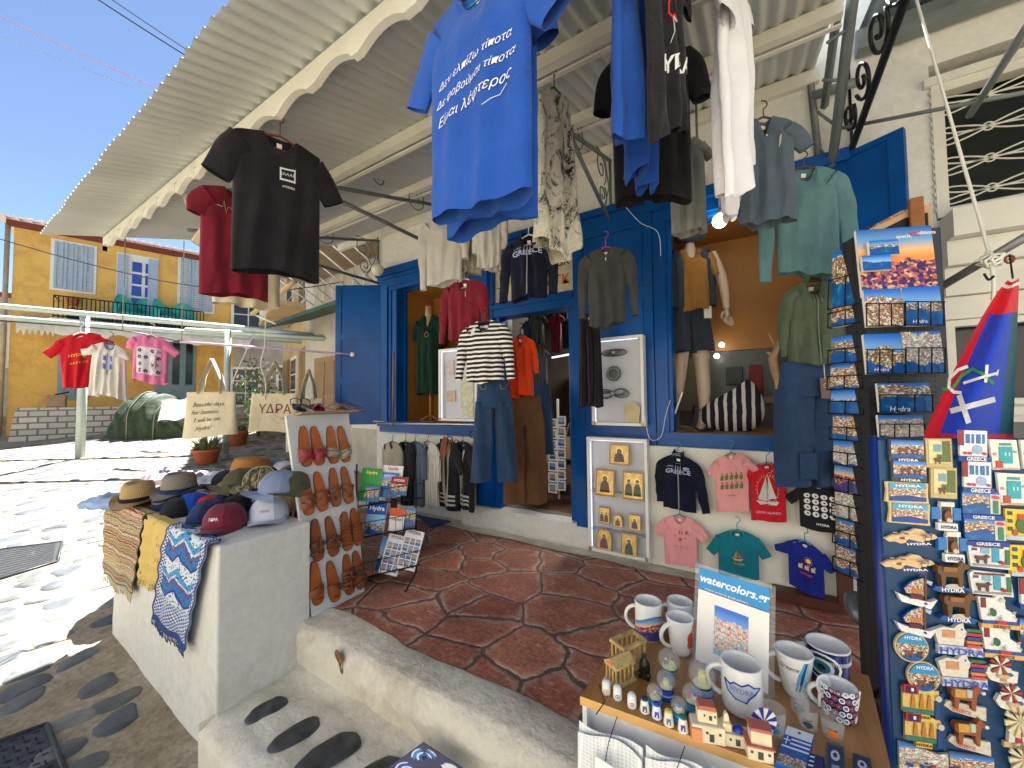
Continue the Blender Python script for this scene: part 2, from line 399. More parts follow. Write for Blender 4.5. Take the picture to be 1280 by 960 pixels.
mb.grid(lambda u,v:V((-2.301,.80+.47*u,-.7+(.7+ZT)*v)),4,4,M_step)
M_dstone=mat((66,68,68),.55,var=.4,scale=18,bump=.6,bscale=30,name='dark_step_stone')
def oval(cx,cy,a,b,rot,seed):
 rnd=random.Random(seed);ph=[rnd.uniform(0,6)for _ in range(3)]
 def f(u,v):
  t=2*PI*u;k=1+.07*math.sin(2*t+ph[0])+.05*math.sin(3*t+ph[1])+.02*math.sin(7*t+ph[2]);x=a*math.copysign(abs(math.cos(t))**.75,math.cos(t))*k*(1-v);y=b*math.copysign(abs(math.sin(t))**.75,math.sin(t))*k*(1-v)
  z=ZT+.004+.014*min(1,v*7)+mnoise.noise(V((x*30,y*30,seed)))*.003
  return V((cx+x*math.cos(rot)-y*math.sin(rot),cy+x*math.sin(rot)+y*math.cos(rot),z))
 mb.grid(f,28,8,M_dstone,wrap=True)
for(x,y,a,b,ro)in((334,888,.098,.050,1.35),(370,919,.105,.058,1.35),(412,943,.125,.078,1.3),(482,962,.10,.07,1.4)):
 p=at(x,y,Z=ZT);oval(p.x,min(p.y,1.08),a,b,ro,x)
for i,x in enumerate((-.95,-.6,-.2,.25)):oval(x,1.02,.16,.07,1.5,i)
struct('step',mb,'whitewashed step with dark oval stones')
mb=MB()
def dstep(u,v):
 x=-2.62+1.9*u;r=mnoise.noise(V((x*5,v*5,0)))*.012;pr=[(3.185,-.01),(3.135,.02),(3.125,.17),(3.15,.215),(3.25,.232)]
 k=v*4;i=min(3,int(k));f=k-i;return V((x,pr[i][0]*(1-f)+pr[i+1][0]*f+r,pr[i][1]*(1-f)+pr[i+1][1]*f+r*.4))
mb.grid(dstep,80,16,M_white);mb.bx((-2.2,3.25,.1),(-1.3,3.36,.229),mat((120,116,106),.6,bump=.3));struct('door_step',mb,'whitewashed step at the shop door')
mb=MB()
mb.grid(lambda u,v:V((-4.6+5.2*u,3.04+.16*v+.012*math.sin(u*40),.004+.016*v*v)),60,4,M_step);struct('terrace_margin',mb,'whitewashed strip along the foot of the wall')
M_iron=mat((62,64,66),.55,.3,var=.3,scale=20,bump=.3,name='cast_iron')
def cover(name,cs,label,cat,slots):
 P_=[onstreet(*c)for c in cs];o=sum(P_,V())/4;root=thing(name,label,cat,o)
 n=(P_[1]-P_[0]).cross(P_[3]-P_[0]).normalized();n=n if n.z>0 else-n;up_=n*.012
 Q=[p+up_ for p in P_];m=MB();m.add(P_+Q,[(4,5,6,7),(0,1,5,4),(1,2,6,5),(2,3,7,6),(3,0,4,7)],M_iron);part(root,'plate',m)
 m=MB();L=lambda u,v:Q[0].lerp(Q[1],u).lerp(Q[3].lerp(Q[2],u),v)+n*.003
 for(ua,va,ub,vb)in slots:
  m.add([L(ua,va),L(ub,va),L(ub,vb),L(ua,vb)],[(0,1,2,3)],mat((20,20,22),.8,name='slot'))
 part(root,'stud_pattern' if 'manhole' in name else 'slots',m)
 m=MB();[m.tube([Q[i],Q[(i+1)%4]],.012,M_iron,5)for i in range(4)];part(root,'rim',m)
sl_=[]
for j in range(9):
 for i in range(9):u=.06+i*.1;v=.06+j*.1;sl_.append((u,v,u+(.065 if(i+j)%2 else .02),v+(.02 if(i+j)%2 else .065)))
cover('manhole_cover',[(-95,965),(-60,1040),(88,985),(58,908)],'dark cast iron manhole cover with a studded pattern in the shaded cobbles','manhole cover',sl_)
cover('drain_grate',[(-30,692),(-10,728),(72,703),(78,678)],'slotted metal drain grate in the sunlit paving at the left','drain grate',[(.03+i*.08,.08,.06+i*.08,.92)for i in range(12)])
mb=MB();XB0,XB1,YB0,YB1,ZB=-4.02,-2.285,.865,1.33,.575
def blk(u,v):
 per=[(XB0,YB1),(XB0,YB0),(XB1,YB0),(XB1,YB1)];k=u*3;i=min(2,int(k));f=k-i
 c=.018
 a,b=V(per[i]+(0,)),V(per[i+1]+(0,));p=a.lerp(b,f)
 if v>.9:kx=(v-.9)/.1;zz=ZB-c*(1-math.sin(kx*PI/2));ins=c*(1-math.cos(kx*PI/2))
 else:zz=-.75+(ZB-c+.75)*v/.9;ins=0
 cx=min(max(p.x,XB0+ins+.0),XB1-ins);cy=max(p.y,YB0+ins)
 r=mnoise.noise(V((p.x*2,p.y*2,zz*2)))*.012+mnoise.noise(V((p.x*9,p.y*9,zz*9)))*.0025
 return V((cx-(r if i==0 else(-r if i==2 else 0)),cy+(r if i==1 else 0),zz))
mb.grid(blk,150,60,M_white_s)
mb.grid(lambda u,v:V((XB0+.018+(XB1-XB0-.036)*u,YB0+.018+(YB1-YB0-.018)*v,ZB+mnoise.noise(V((u*6,v*3,1)))*.003)),30,10,M_white_s)
solo('plinth',mb,'whitewashed masonry block at the foot of the steps carrying caps and rugs','plinth',(-3.15,1.1,-.4))
shop=thing('shop_building','whitewashed shop building with blue woodwork and an open doorway','shop',(-1.7,FY,0))
m=MB();Y0,Y1=FY,FY+.28
def wall(x0,x1,z0,z1,y0=Y0,y1=Y1,mm=None):m.bx((x0,y0,z0),(x1,y1,z1),mm or M_white)
wall(-4.06,-3.70,-.7,3.75);wall(-3.70,-2.44,-.7,1.0);wall(-3.70,-2.44,2.70,3.75);wall(-2.44,-2.2,-.7,3.75)
wall(-2.2,-1.32,2.66,3.75);wall(-1.32,-.66,-.7,3.75);wall(-.66,.52,-.7,.98);wall(-.66,.52,2.72,3.75);wall(-2.2,-1.32,-.7,.1)
wall(.52,.93,-.7,4.6);wall(.93,4.2,3.26,4.6);wall(.93,4.2,-.7,1.25);wall(.93,4.2,1.72,2.32);wall(2.6,4.2,2.32,3.26);wall(3.1,4.2,1.25,1.72)
part(shop,'wall',m)
m=MB();m.bx((-4.06,Y1,-.7),(-3.9,9.2,3.75),M_white);m.bx((4.05,Y1,-.7),(4.2,9.2,4.6),M_white);m.bx((-4.06,9.2,-.7),(4.2,9.35,4.6),M_white);m.bx((-4.06,Y0,3.75),(.52,9.2,3.85),M_white);m.bx((.52,Y0,4.6),(4.2,9.2,4.7),M_white);part(shop,'outer_shell',m)
def rectframe(m,x0,x1,z0,z1,wd,y0,y1,mm,sides='lrtb'):
 if 'l' in sides:m.bx((x0,y0,z0),(x0+wd,y1,z1),mm)
 if 'r' in sides:m.bx((x1-wd,y0,z0),(x1,y1,z1),mm)
 a,b=(x0+wd if 'l' in sides else x0),(x1-wd if 'r' in sides else x1)
 if 't' in sides:m.bx((a,y0,z1-wd),(b,y1,z1),mm)
 if 'b' in sides:m.bx((a,y0,z0),(b,y1,z0+wd),mm)
m=MB();rectframe(m,-3.95,-2.42,.92,2.84,.13,FY-.05,FY-.002,M_blue);rectframe(m,-3.82,-2.55,1.05,2.71,.045,FY-.03,FY-.0015,M_blue,'lrt');m.bx((-3.774,FY-.015,1.045),(-3.69,FY-.0015,2.664),M_blue);rectframe(m,-3.699,-2.441,1.002,2.699,.035,FY+.102,FY+.144,M_blue,'lrt');rectframe(m,-3.699,-2.441,1.002,2.699,.012,FY-.001,FY+.1,M_blue,'lrt')
m.bx((-3.99,FY-.09,2.842),(-2.38,FY-.002,2.93),M_blue);m.bx((-3.97,FY-.07,2.80),(-2.40,FY-.052,2.838),M_blue);m.bx((-3.97,FY-.07,.99),(-2.42,FY-.052,1.04),M_blue)
wf=part(shop,'window_frame',m,label='blue frame of the left display window')
m=MB();rectframe(m,-.66,.50,.93,2.78,.09,FY-.055,FY-.002,M_blue);rectframe(m,-.57,.41,1.02,2.69,.03,FY-.03,FY+.12,M_blue,'lrt');m.bx((-.70,FY-.1,2.782),(.54,FY-.002,2.86),M_blue);m.bx((-.66,FY-.075,.985),(.5,FY-.057,1.035),M_blue)
m.bx((-.66,FY-.04,.86),(.5,FY-.004,.927),M_blue)
part(shop,'window_frame',m,label='blue frame of the right display window')
m=MB()
m.bx((-2.42,FY-.08,.24),(-2.21,FY-.002,2.86),M_blue);m.bx((-2.38,FY-.11,.30),(-2.25,FY-.082,2.8),M_blue)
m.bx((-1.34,FY-.07,.15),(-.665,FY-.002,2.86),M_blue)
for zz in((.45,.95),(1.05,2.1),(2.2,2.72)):rectframe(m,-1.28,-.74,zz[0],zz[1],.035,FY-.085,FY-.072,M_blue)
m.bx((-2.21,FY-.07,2.12),(-1.34,FY+.1,2.2),M_blue);m.bx((-2.21,FY-.09,2.2),(-1.34,FY-.01,2.235),M_blue);m.bx((-2.21,FY-.055,2.235),(-1.34,FY+.02,2.27),M_blue)
m.bx((-2.21,FY-.06,2.66),(-1.34,FY-.002,2.86),M_blue);m.bx((-2.44,FY-.1,2.862),(-.66,FY-.002,2.92),M_blue)
m.bx((-2.21,FY-.04,.232),(-2.15,FY+.12,2.12),M_blue);m.bx((-1.40,FY-.04,.232),(-1.34,FY+.12,2.12),M_blue)
part(shop,'door_frame',m)
m=MB();m.bx((-3.72,FY+.02,1.0),(-2.44,FY+.62,1.045),mat((176,138,84),.5,name='window_shelf'));m.bx((-3.74,FY+.62,1.0),(-2.42,FY+.66,2.9),M_ochre);m.bx((-3.698,FY+.145,1.047),(-3.68,FY+.618,2.69),M_ochre);m.bx((-2.46,FY+.145,1.047),(-2.442,FY+.618,2.69),M_ochre);m.bx((-3.678,FY+.145,2.675),(-2.462,FY+.618,2.69),M_ochre)
part(shop,'display_case',m,label='ochre lined case behind the left window')
m=MB();m.bx((-.62,FY+.02,.985),(.46,FY+.75,1.03),mat((170,130,78),.5,name='window_shelf'));m.bx((-.64,FY+.75,1.72),(.5,FY+.78,2.9),M_ochre);m.bx((-.658,FY+.125,1.032),(-.640,FY+.748,2.70),M_ochre);m.bx((.50,FY+.125,1.032),(.518,FY+.748,2.70),M_ochre);m.bx((-.64,FY+.285,2.72),(.5,FY+.75,2.75),M_ochre)
part(shop,'display_case',m,label='ochre lined case behind the right window')
m=MB();RX0,RX1,RY,RZ=-3.6,.9,FY+3.4,2.95
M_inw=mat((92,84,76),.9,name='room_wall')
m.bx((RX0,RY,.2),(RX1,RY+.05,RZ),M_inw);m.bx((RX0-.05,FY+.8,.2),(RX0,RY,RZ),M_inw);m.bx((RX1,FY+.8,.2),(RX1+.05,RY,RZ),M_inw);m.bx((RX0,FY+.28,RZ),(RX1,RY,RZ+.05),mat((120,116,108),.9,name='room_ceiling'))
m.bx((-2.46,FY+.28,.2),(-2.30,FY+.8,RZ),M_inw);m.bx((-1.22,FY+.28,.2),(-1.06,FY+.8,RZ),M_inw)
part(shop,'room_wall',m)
m=MB();m.bx((RX0,FY+.06,.15),(RX1,RY,.228),stone_mat('shop_floor',3,[(96,58,40),(80,50,36),(110,70,45)],(50,38,30),.02,.5,bumpd=.004,rough=.35));part(shop,'room_floor',m)
m=MB();m.bx((-2.20,FY-.03,2.275),(-1.345,FY-.004,2.655),mat((206,196,170),.6,var=.15,scale=10,name='sign_board'));sg=part(shop,'name_board',m)
m=MB();tx=lambda X,Z:(lambda x,y,z:V((X+x,FY-.031-z,Z+y)))
m.text('TOURIST',.11,mat((40,38,36),.6,name='ink'),tx(-2.165,2.56),ax='LEFT',d=.002);m.text('MAN  GR',.105,M_black,tx(-1.60,2.55),d=.002)
m.text('T',.12,M_black,tx(-2.14,2.38),d=.002);m.text('ΤΙΤΑΓΚ',.125,mat((196,72,34),.6,name='red_ink'),tx(-1.60,2.385),d=.002,bold=.01);part(sg,'lettering',m)
lh=V((-3.955,FY-.03,0));ld=V((-rt.x,-rt.y,0)).normalized();Lw=.56
def leafM(o,d):n=V((d.y,-d.x,0));return frame(o,d,V((0,0,1)),-n if n.y>0 else n)
def shutter(o,d,wd,z0,z1,cuts,lab):
 d=V(d).normalized();n=V((d.y,-d.x,0));n=-n if n.dot(V((0,-1,0)))<0 else n
 M=Matrix(((d.x,n.x,0,o.x),(d.y,n.y,0,o.y),(0,0,1,0),(0,0,0,1)))
 m=MB();m.box(M@Matrix.Translation((wd/2,0,z0)),wd,.03,z1-z0,M_blue,.003)
 f=MB()
 for a,b in zip(cuts[:-1],cuts[1:]):
  for(x0,x1,c0,c1)in((0.0,.07,a,b),(wd-.07,wd,a,b),(.07,wd-.07,a,a+.035),(.07,wd-.07,b-.035,b)):
   f.box(M@Matrix.Translation(((x0+x1)/2,.021,c0)),x1-x0,.010,c1-c0,M_blue)
 r=part(shop,'shutter',m,label=lab);part(r,'moulding',f);return r
shutter(lh,ld,Lw,1.01,2.755,[1.01,1.55,2.1,2.755],'glossy blue shutter folded open at the left corner')
rh=at(1041,201,Y=FY-.03);tip=at(1131,160,Z=rh.z);dd=V((tip.x-rh.x,tip.y-rh.y,0))
shutter(V((rh.x,rh.y,0)),dd,dd.length,1.06,rh.z,[1.06,1.6,2.2,rh.z],'blue shutter folded open above the right window')
m=MB();M_glass=mat((34,40,40),.15,name='dark_glass',var=.2)
m.bx((.93,FY+.12,2.32),(2.6,FY+.14,3.26),M_glass);w3=part(shop,'window',m,label='dark upper window behind ornate white ironwork')
m=MB();rectframe(m,.93,2.6,2.33,3.12,.05,FY-.02,FY+.06,M_cream);m.bx((.90,FY-.035,3.12),(2.65,FY+.02,3.17),M_cream);part(w3,'frame',m)
m=MB();gy=FY-.015;X0,Z0,Z1=.95,2.36,3.10
def petal(cx,cz,ang,L,wd):
 pts=[]
 for i in range(15):
  t=i/14;a=(t-.5)*2*PI*.94;r_=L*(math.cos(a)*.5+.5);px_=r_;py_=wd*math.sin(a)*(.35+.65*r_/L)
  pts.append(V((cx+px_*math.cos(ang)-py_*math.sin(ang),gy,cz+px_*math.sin(ang)+py_*math.cos(ang))))
 m.tube(pts,.0048,M_cream,5)
def cring(cx,cz,r_):m.tube([V((cx+r_*math.cos(t*.524),gy,cz+r_*math.sin(t*.524)))for t in range(12)],.0045,M_cream,5,closed=True)
for cx,cz in[(a,b)for a in(1.145,1.60,2.05)for b in(2.45,2.62,2.80,2.98)]:
 for a in(.22,PI-.22,-.22,PI+.22):petal(cx,cz,a,.19,.024)
 cring(cx,cz,.022)
for cx in(1.39,1.85,2.31):
 for cz in(2.42,2.52,2.68,2.76,2.84,3.0):cring(cx,cz,.035)
 cring(cx-.045,2.72,.02);cring(cx+.045,2.72,.02);cring(cx-.05,2.9,.02);cring(cx+.05,2.9,.02)
for z in(2.38,3.08):m.tube([V((.93,gy,z)),V((2.6,gy,z))],.005,M_cream,5)
m.tube([V((.955,gy,2.34)),V((.955,gy,3.11))],.005,M_cream,5)
for i in range(16):
 cx=.955;cz=2.38+i*.047;cring(cx-.015,cz,.016)
part(w3,'grille',m)
m=MB();m.bx((.935,FY-.20,2.16),(4.2,FY-.003,2.31),M_cream);m.bx((.93,FY-.12,2.02),(4.2,FY-.003,2.157),M_cream);m.bx((.93,FY-.07,1.86),(4.2,FY-.003,2.017),M_cream);m.bx((.93,FY-.03,1.73),(4.2,FY-.003,1.857),M_cream);part(shop,'ledge',m)
m=MB();m.bx((.94,FY+.1,1.25),(3.1,FY+.12,1.72),M_glass);w4=part(shop,'window',m,label='dark lower window below the ledges')
m=MB();rectframe(m,.94,3.1,1.245,1.725,.035,FY-.012,FY+.06,M_cream);m.bx((.93,FY-.05,1.19),(3.15,FY-.003,1.235),M_cream);part(w4,'frame',m)
m=MB()
for i in range(30):
 x=1.02+i*.07;m.tube([V((x,FY-.02,.2)),V((x,FY-.02,1.1))],.006,M_wire,5)
 for z in(.35,.6,.85):m.tube([V((x+.035+.028*math.cos(t*.7),FY-.02,z+.05*math.sin(t*.7)))for t in range(9)],.004,M_wire,4,closed=True)
m.bx((.95,FY-.014,.15),(3.2,FY-.003,1.15),mat((84,88,86),.3,name='glass_panel'));part(shop,'grille_panel',m)
aw=thing('awning','white corrugated awning on white beams over the whole shop front','awning',(-2.2,1.9,3.0))
zr=lambda y:3.45-.3*(3.215-y)
M_corr=mat((200,206,204),.5,var=.08,scale=2,name='corrugated_sheet')
m=MB();AX0,AX1=-4.93,.40;npc=8;nr=int((AX1-AX0)/.076)
vs=[];fs=[];k=0
YS=[.56,1.2,1.9,2.6,3.215]
for j,y in enumerate(YS):
 for i in range(nr*npc+1):
  x=AX0+(AX1-AX0)*i/(nr*npc);e=.025*mnoise.noise(V((int(i/npc/4)*3.3,1,0)))if j==0 else 0
  vs.append(V((x,y+e,zr(y)+.045+.011*math.sin(2*PI*i/npc))))
n=nr*npc+1
for j in range(len(YS)-1):
 for i in range(n-1):a=j*n+i;fs.append((a,a+1,a+1+n,a+n))
m.add(vs,fs,M_corr,True);part(aw,'corrugated_sheet',m)
m=MB()
def beam(y,h=.07,wd=.05,x0=-4.85,x1=.42,mm=None):
 m=MB();z=zr(y)+.032;m.bx((x0,y-wd/2,z-h),(x1,y+wd/2,z),mm or M_cream);return m
for y in(1.68,2.42):
 b=beam(y);b.bx((-4.85,y+.026,zr(y)-.062),(.42,y+.05,zr(y)-.052),M_cream);part(aw,'beam',b)
part(aw,'beam',beam(3.19,.09,.045))
def scal(u):
 k=(u/.62)%1.0
 if k<.08:return .150
 if k<.5:return .150-.075*math.sin((k-.08)/.42*PI)**.8*(.7+.3*k)-.0
 if k<.58:return .135
 return .135-.05*math.sin((k-.58)/.42*PI)
pts=[(-4.9,0),(.42,0)];x=.42;bot=[]
while x>-4.9:bot.append((x,-scal(x+10)*.78));x-=.02
bot.append((-4.9,-.12));poly=[(-4.9,0)]+list(reversed(bot))+[(.42,0)]
m=MB();m.prism(poly,.03,M_cream,Matrix(((1,0,0,0),(0,0,-1,.945),(0,1,0,zr(.93)+.025),(0,0,0,1))));part(aw,'scalloped_board',m)
m=MB()
for i,x in enumerate((-4.55,-4.3,-4.0,-3.7,-3.42,-3.1,-2.8,-2.5)):
 pts=[V((x,.90,zr(.9)-.04))]+[V((x+.015*math.sin(t),.895-.012,zr(.9)-.06-.02*(1-math.cos(t))))for t in[j*.5 for j in range(9)]]
 m.tube(pts,.0022,M_wht,5)
part(aw,'hook',m)
m=MB();a=at(505,62,Y=1.3);m.tube([a,a+V((.5,.5,.12))],.035,mat((120,124,124),.3,.7,name='galvanised'),16);part(aw,'pipe',m)
def spiral(m,c,du,dv,r0_,r1_,a0,turns,th,mm,n=26):
 pts=[]
 for i in range(n+1):
  t=i/n;r_=r0_+(r1_-r0_)*t;a=a0+turns*2*PI*t;pts.append(c+du*math.cos(a)*r_+dv*math.sin(a)*r_)
 m.tube(pts,th,mm,6);return pts
def bracket(X,label,y0=1.3,zb=2.79,mm=None,th=.016):
 mm=mm or M_grey;r=thing('iron_bracket',label,'bracket',(X,FY,zb),group='iron brackets under the awning')
 m=MB();ztop=lambda y:zr(y)-.10
 m.tube([V((X,y0,ztop(y0))),V((X,FY-.01,ztop(FY)))],th,mm,6);m.tube([V((X,FY-.02,zb-.02)),V((X,FY-.02,ztop(FY)))],th*.7,mm,6);m.tube([V((X,y0+.1,ztop(y0+.1)-.0)),V((X,FY-.01,zb))],th,mm,6);part(r,'bar',m)
 m=MB();U,W_=V((0,1,0)),V((0,0,1))
 spiral(m,V((X,FY-.25,zb+.38)),U,W_,.13,.02,-1,1.6,.006,mm);spiral(m,V((X,FY-.22,zb+.17)),U,-W_,.10,.02,-1,1.6,.006,mm)
 spiral(m,V((X,FY-.75,zb+.36)),-U,W_,.12,.02,2,1.5,.005,mm);spiral(m,V((X,FY-1.15,zb+.36)),U,W_,.07,.015,2,1.4,.005,mm)
 m.tube([V((X,FY-.2,zb+.05)),V((X,FY-.06,zb+.3)),V((X,FY-.15,zb+.5)),V((X,FY-.35,zb+.5))],.006,mm,6)
 part(r,'scrollwork',m)
bracket(-2.59,'grey scroll bracket between the maroon sweatshirt and the big blue t-shirt')
bracket(-4.02,'grey scroll bracket above the corner of the open blue shutter',y0=1.25,zb=2.80)
bracket(-1.0,'grey scroll bracket behind the patterned scarf, over the door',y0=2.2)
r=thing('steel_truss','grey painted lattice truss climbing beside the awning end','truss',(.45,FY,2.8))
m=MB();M_tr=mat((122,132,132),.5,.1,var=.15,name='truss_paint')
a0,a1=V((.46,FY-.06,2.78)),V((.50,1.7,4.0));b0,b1=V((.38,FY-.3,3.2)),V((.34,1.5,3.75))
m.tube([a0,a1],.026,M_tr,4);m.tube([V((.40,FY-.03,2.86)),V((.37,FY-.03,3.5)),V((.36,1.5,3.35))],.02,M_tr,4);m.tube([V((.44,FY-.03,3.2)),V((.43,1.5,3.75))],.022,M_tr,4);part(r,'chord',m)
m=MB()
for i in range(9):
 t=i/8;p=a0 .lerp(a1,t);q=V((.37,0,0)).lerp(V((.37,0,0)),t);q=V((.38,FY-.03-(1.6)*t,3.0+.5*t));m.tube([p,q],.009,M_tr,5)
m.tube([V((.38,FY-.03,3.30)),V((.60,FY-.05,3.28))],.03,M_tr,5)
part(r,'lattice',m)
r=thing('black_bracket','black wrought iron bracket with scrolls at the upper right','bracket',(.57,FY,2.85))
m=MB();p0=at(1064,188,Y=FY-.02);p1=at(1110,60,Y=FY-.62);p2=p0+(p1-p0)*2.4;m.tube([p0,p2],.02,M_black,6);m.tube([V((.57,FY-.02,2.87)),V((.57,FY-.02,3.40))],.009,M_black,5);part(r,'bar',m)
m=MB();d_=(p1-p0)
for k,(t,rr)in enumerate(((.22,.085),(.6,.10),(1.0,.11),(1.4,.12),(1.8,.12))):
 c=p0+d_*t+V((-.035,0,.11));U=d_.normalized();W_=V((-.25,0,1)).normalized()
 spiral(m,c,U,W_,rr,rr*.2,PI*(k%2),1.5*(1 if k%2 else-1),.010,M_black)
part(r,'scrollwork',m)
rf=thing('side_awning','blue grey corrugated roof over the right hand part of the front','awning',(2,2.2,3.6))
m=MB();vs=[];fs=[];n=0;XX0,XX1=.62,4.4;nr=44
for j,y in enumerate((.9,2.0,FY-.002)):
 for i in range(nr*6+1):vs.append(V((XX0+(XX1-XX0)*i/(nr*6),y,3.62-.25*(FY-y)+.013*math.sin(2*PI*i/6))))
n=nr*6+1
for j in range(2):
 for i in range(n-1):a=j*n+i;fs.append((a,a+1,a+1+n,a+n))
m.add(vs,fs,mat((132,146,148),.45,.2,name='grey_sheet'),True);part(rf,'corrugated_sheet',m)
m=MB();m.bx((.6,FY-.12,3.44),(4.4,FY-.03,3.50),M_tr);m.bx((.6,FY-.09,3.502),(4.4,FY-.05,3.585),M_tr);part(rf,'beam',m)
m=MB();a=at(1043,162,Y=FY-.08);b=at(1330,106,Y=FY-.5);m.tube([a,b],.011,M_tr,8);part(rf,'rail',m)
m=MB();a=at(1212,144,Y=FY-.35);b=at(1300,10,Y=FY-1.1);m.tube([a,b],.016,M_tr,8);part(rf,'strut',m)
def rope(name,pts,r_,mm,label,cat,n=30,sag=0,grp=None):
 P_=[V(p)for p in pts];out=[]
 for i in range(len(P_)-1):
  for k in range(n):
   t=k/n;a,b,c,d=P_[max(0,i-1)],P_[i],P_[i+1],P_[min(len(P_)-1,i+2)];p=.5*((2*b)+(c-a)*t+(2*a-5*b+4*c-d)*t*t+(3*b-3*c+d-a)*t**3)if len(P_)>2 else b.lerp(c,t)
   p.z-=sag*4*t*(1-t);out.append(p)
 out.append(P_[-1]);m=MB();m.tube(out,r_,mm,6);return solo(name,m,label,cat,P_[0],grp)
G='overhead cables'
rope('cable',[at(-60,-8,D=7),at(262,140,D=7)],.007,mat((190,110,110),.5),'thin pinkish cable across the sky, second lowest','cable',sag=.02,grp=G)
rope('cable',[at(-60,20,D=7.2),at(260,145,D=7.2)],.005,mat((130,140,160),.5),'thin pale grey cable across the sky, the lowest','cable',sag=.02,grp=G)
rope('cable',[at(60,-42,D=5),at(290,105,D=5)],.009,mat((20,24,60),.5),'thick dark blue cable across the sky','cable',sag=.02,grp=G)
rope('cable',[at(80,-42,D=5),at(300,105,D=5)],.006,mat((24,26,50),.5),'thinner dark cable just above the thick one','cable',sag=.02,grp=G)
rope('cable',[at(-60,280,D=6),at(250,358,D=6.5),at(430,352,D=7)],.009,mat((30,30,34),.5),'black cable sagging in front of the yellow house','cable',sag=.04)
mb=MB()
def hill(u,v):
 a=R_(100)+R_(160)*u;d=90+70*v;hgt=(26+12*math.sin(u*9)+9*mnoise.noise(V((u*8,0,3))))*math.sin(min(1,v*1.3)*PI/2)
 hgt*=.45+.75*max(0,1-abs(u-.47)*2.6)
 n_=mnoise.noise(V((u*60,v*8,0)))*2+mnoise.noise(V((u*160,v*20,0)))*1.2
 return V((math.cos(a)*d,math.sin(a)*d,4+hgt+n_*v))
t=NT('hill_scrub');vec=t.tex('Object');nn_=t.noise(vec,.35,6,.75);t.l(t.ramp(nn_.outputs[0],[(.38,lin((38,52,44))),(.55,lin((58,74,58))),(.7,lin((104,108,96)))]),t.b.inputs['Base Color']);t.setp(Roughness=.95)
mb.grid(hill,200,24,t.m);struct('hill',mb,'wooded hill behind the yellow house')
YO=onstreet(7,545);UA=R_(75);YU=V((math.cos(UA),math.sin(UA),0));YN=V((YU.y,-YU.x,0))
MY=frame(YO,YU,-YN,V((0,0,1)))
def yl(x,y):
 p=at(x,y,P=(YO,YN));q=MY.inverted()@p;return q.x,q.z
M_yel=plaster((222,178,92),(184,138,74),.6,.3,9,'yellow_plaster',.46)
M_lblue=mat((150,168,186),.55,var=.06,name='pale_blue_paint');M_tileroof=mat((150,78,60),.8,var=.3,scale=30,name='roof_tiles');M_maroon=mat((110,48,40),.7,name='maroon_trim')
yh=thing('yellow_house','two storey yellow house with pale blue shutters and a balcony','house',YO)
WX=yl(292,450)[0];HZ=5.75
m=MB();b_=lambda m,x0,x1,y0,y1,z0,z1,mm:m.box(MY@Matrix.Translation(((x0+x1)/2,(y0+y1)/2,z0)),x1-x0,y1-y0,z1-z0,mm)
b_(m,0,WX,0,6,-.6,HZ,M_yel);part(yh,'wall',m)
m=MB();b_(m,-.12,WX+.1,-.14,-.002,HZ-.05,HZ+.10,M_maroon);b_(m,-.25,WX+.15,-.3,6.1,HZ+.102,HZ+.17,M_wht)
rfm=MB()
def tiles(u,v):
 x=-.3+(WX+.6)*u;y=-.38+3.4*v;return MY@V((x,y,HZ+.19+.36*y*.9+.03*math.sin(x*2*PI/.22)+.025*((v*12)%1)))
rfm.grid(tiles,200,24,M_tileroof);r=part(yh,'roof',rfm);part(r,'eaves',m)
def yshut(x0,x1,z0,z1,n,lab):
 m=MB();b_(m,x0-.06,x1+.06,-.03,-.003,z0-.06,z1+.06,M_cream);p=part(yh,'window',m,label=lab)
 m=MB();w_=(x1-x0)/n
 for i in range(n):
  a=x0+i*w_+.012;bb=x0+(i+1)*w_-.012
  b_(m,a,a+.05,-.07,-.032,z0,z1,M_lblue);b_(m,bb-.05,bb,-.07,-.032,z0,z1,M_lblue)
  k=int((z1-z0)/.07)
  for j in range(k):z=z0+j*(z1-z0)/k;b_(m,a+.05,bb-.05,-.055,-.035,z,z+.045 if j%12 else z+.068,M_lblue)
 part(p,'shutter',m)
xa,za=yl(66,362);xb,zb=yl(118,308);yshut(xa,xb,za+.05,zb-.05,4,'shuttered window at the left end of the balcony')
xa,za=yl(224,386);xb,zb=yl(262,330);yshut(xa,xb+.1,za,zb+.15,3,'shuttered window at the right end of the balcony')
x0,_=yl(153,330);x1,z1=yl(192,330);zt_=yl(170,322)[1];zf=3.20
m=MB();b_(m,x0-.12,x1+.12,-.03,-.003,zf,zt_+.08,M_cream);dr=part(yh,'door',m,label='balcony door with blue panes')
Mb_=mat((30,70,160),.3,name='blue_pane')
m=MB()
for i in range(2):
 for j in range(5):
  xx=x0+.22+i*.30;zz=zf+.25+j*.38;b_(m,xx,xx+.22,-.05,-.032,zz,zz+.31,Mb_)
part(dr,'pane',m)
m=MB();b_(m,x0-.1,x0+.12,-.12,-.034,zf,zt_,M_lblue);b_(m,x1-.12,x1+.1,-.12,-.034,zf,zt_,M_lblue);part(dr,'shutter',m)
bx0,bz=yl(74,383);bx1,_=yl(252,400);bz=3.18
m=MB();b_(m,bx0-.05,WX,-.85,-.004,bz-.16,bz,M_cream);bal=part(yh,'balcony',m)
m=MB()
for i in range(38):x=bx0+(bx1-bx0)*i/37;m.tube([MY@V((x,-.8,bz)),MY@V((x,-.8,bz+.62))],.012,M_wire,4,cap=False)
for z in(.06,.62):m.tube([MY@V((bx0,-.8,bz+z)),MY@V((bx1,-.8,bz+z))],.018,M_wire,5)
m.tube([MY@V((bx0,-.8,bz+.62)),MY@V((bx0,0,bz+.62))],.016,M_wire,5);part(bal,'railing',m)
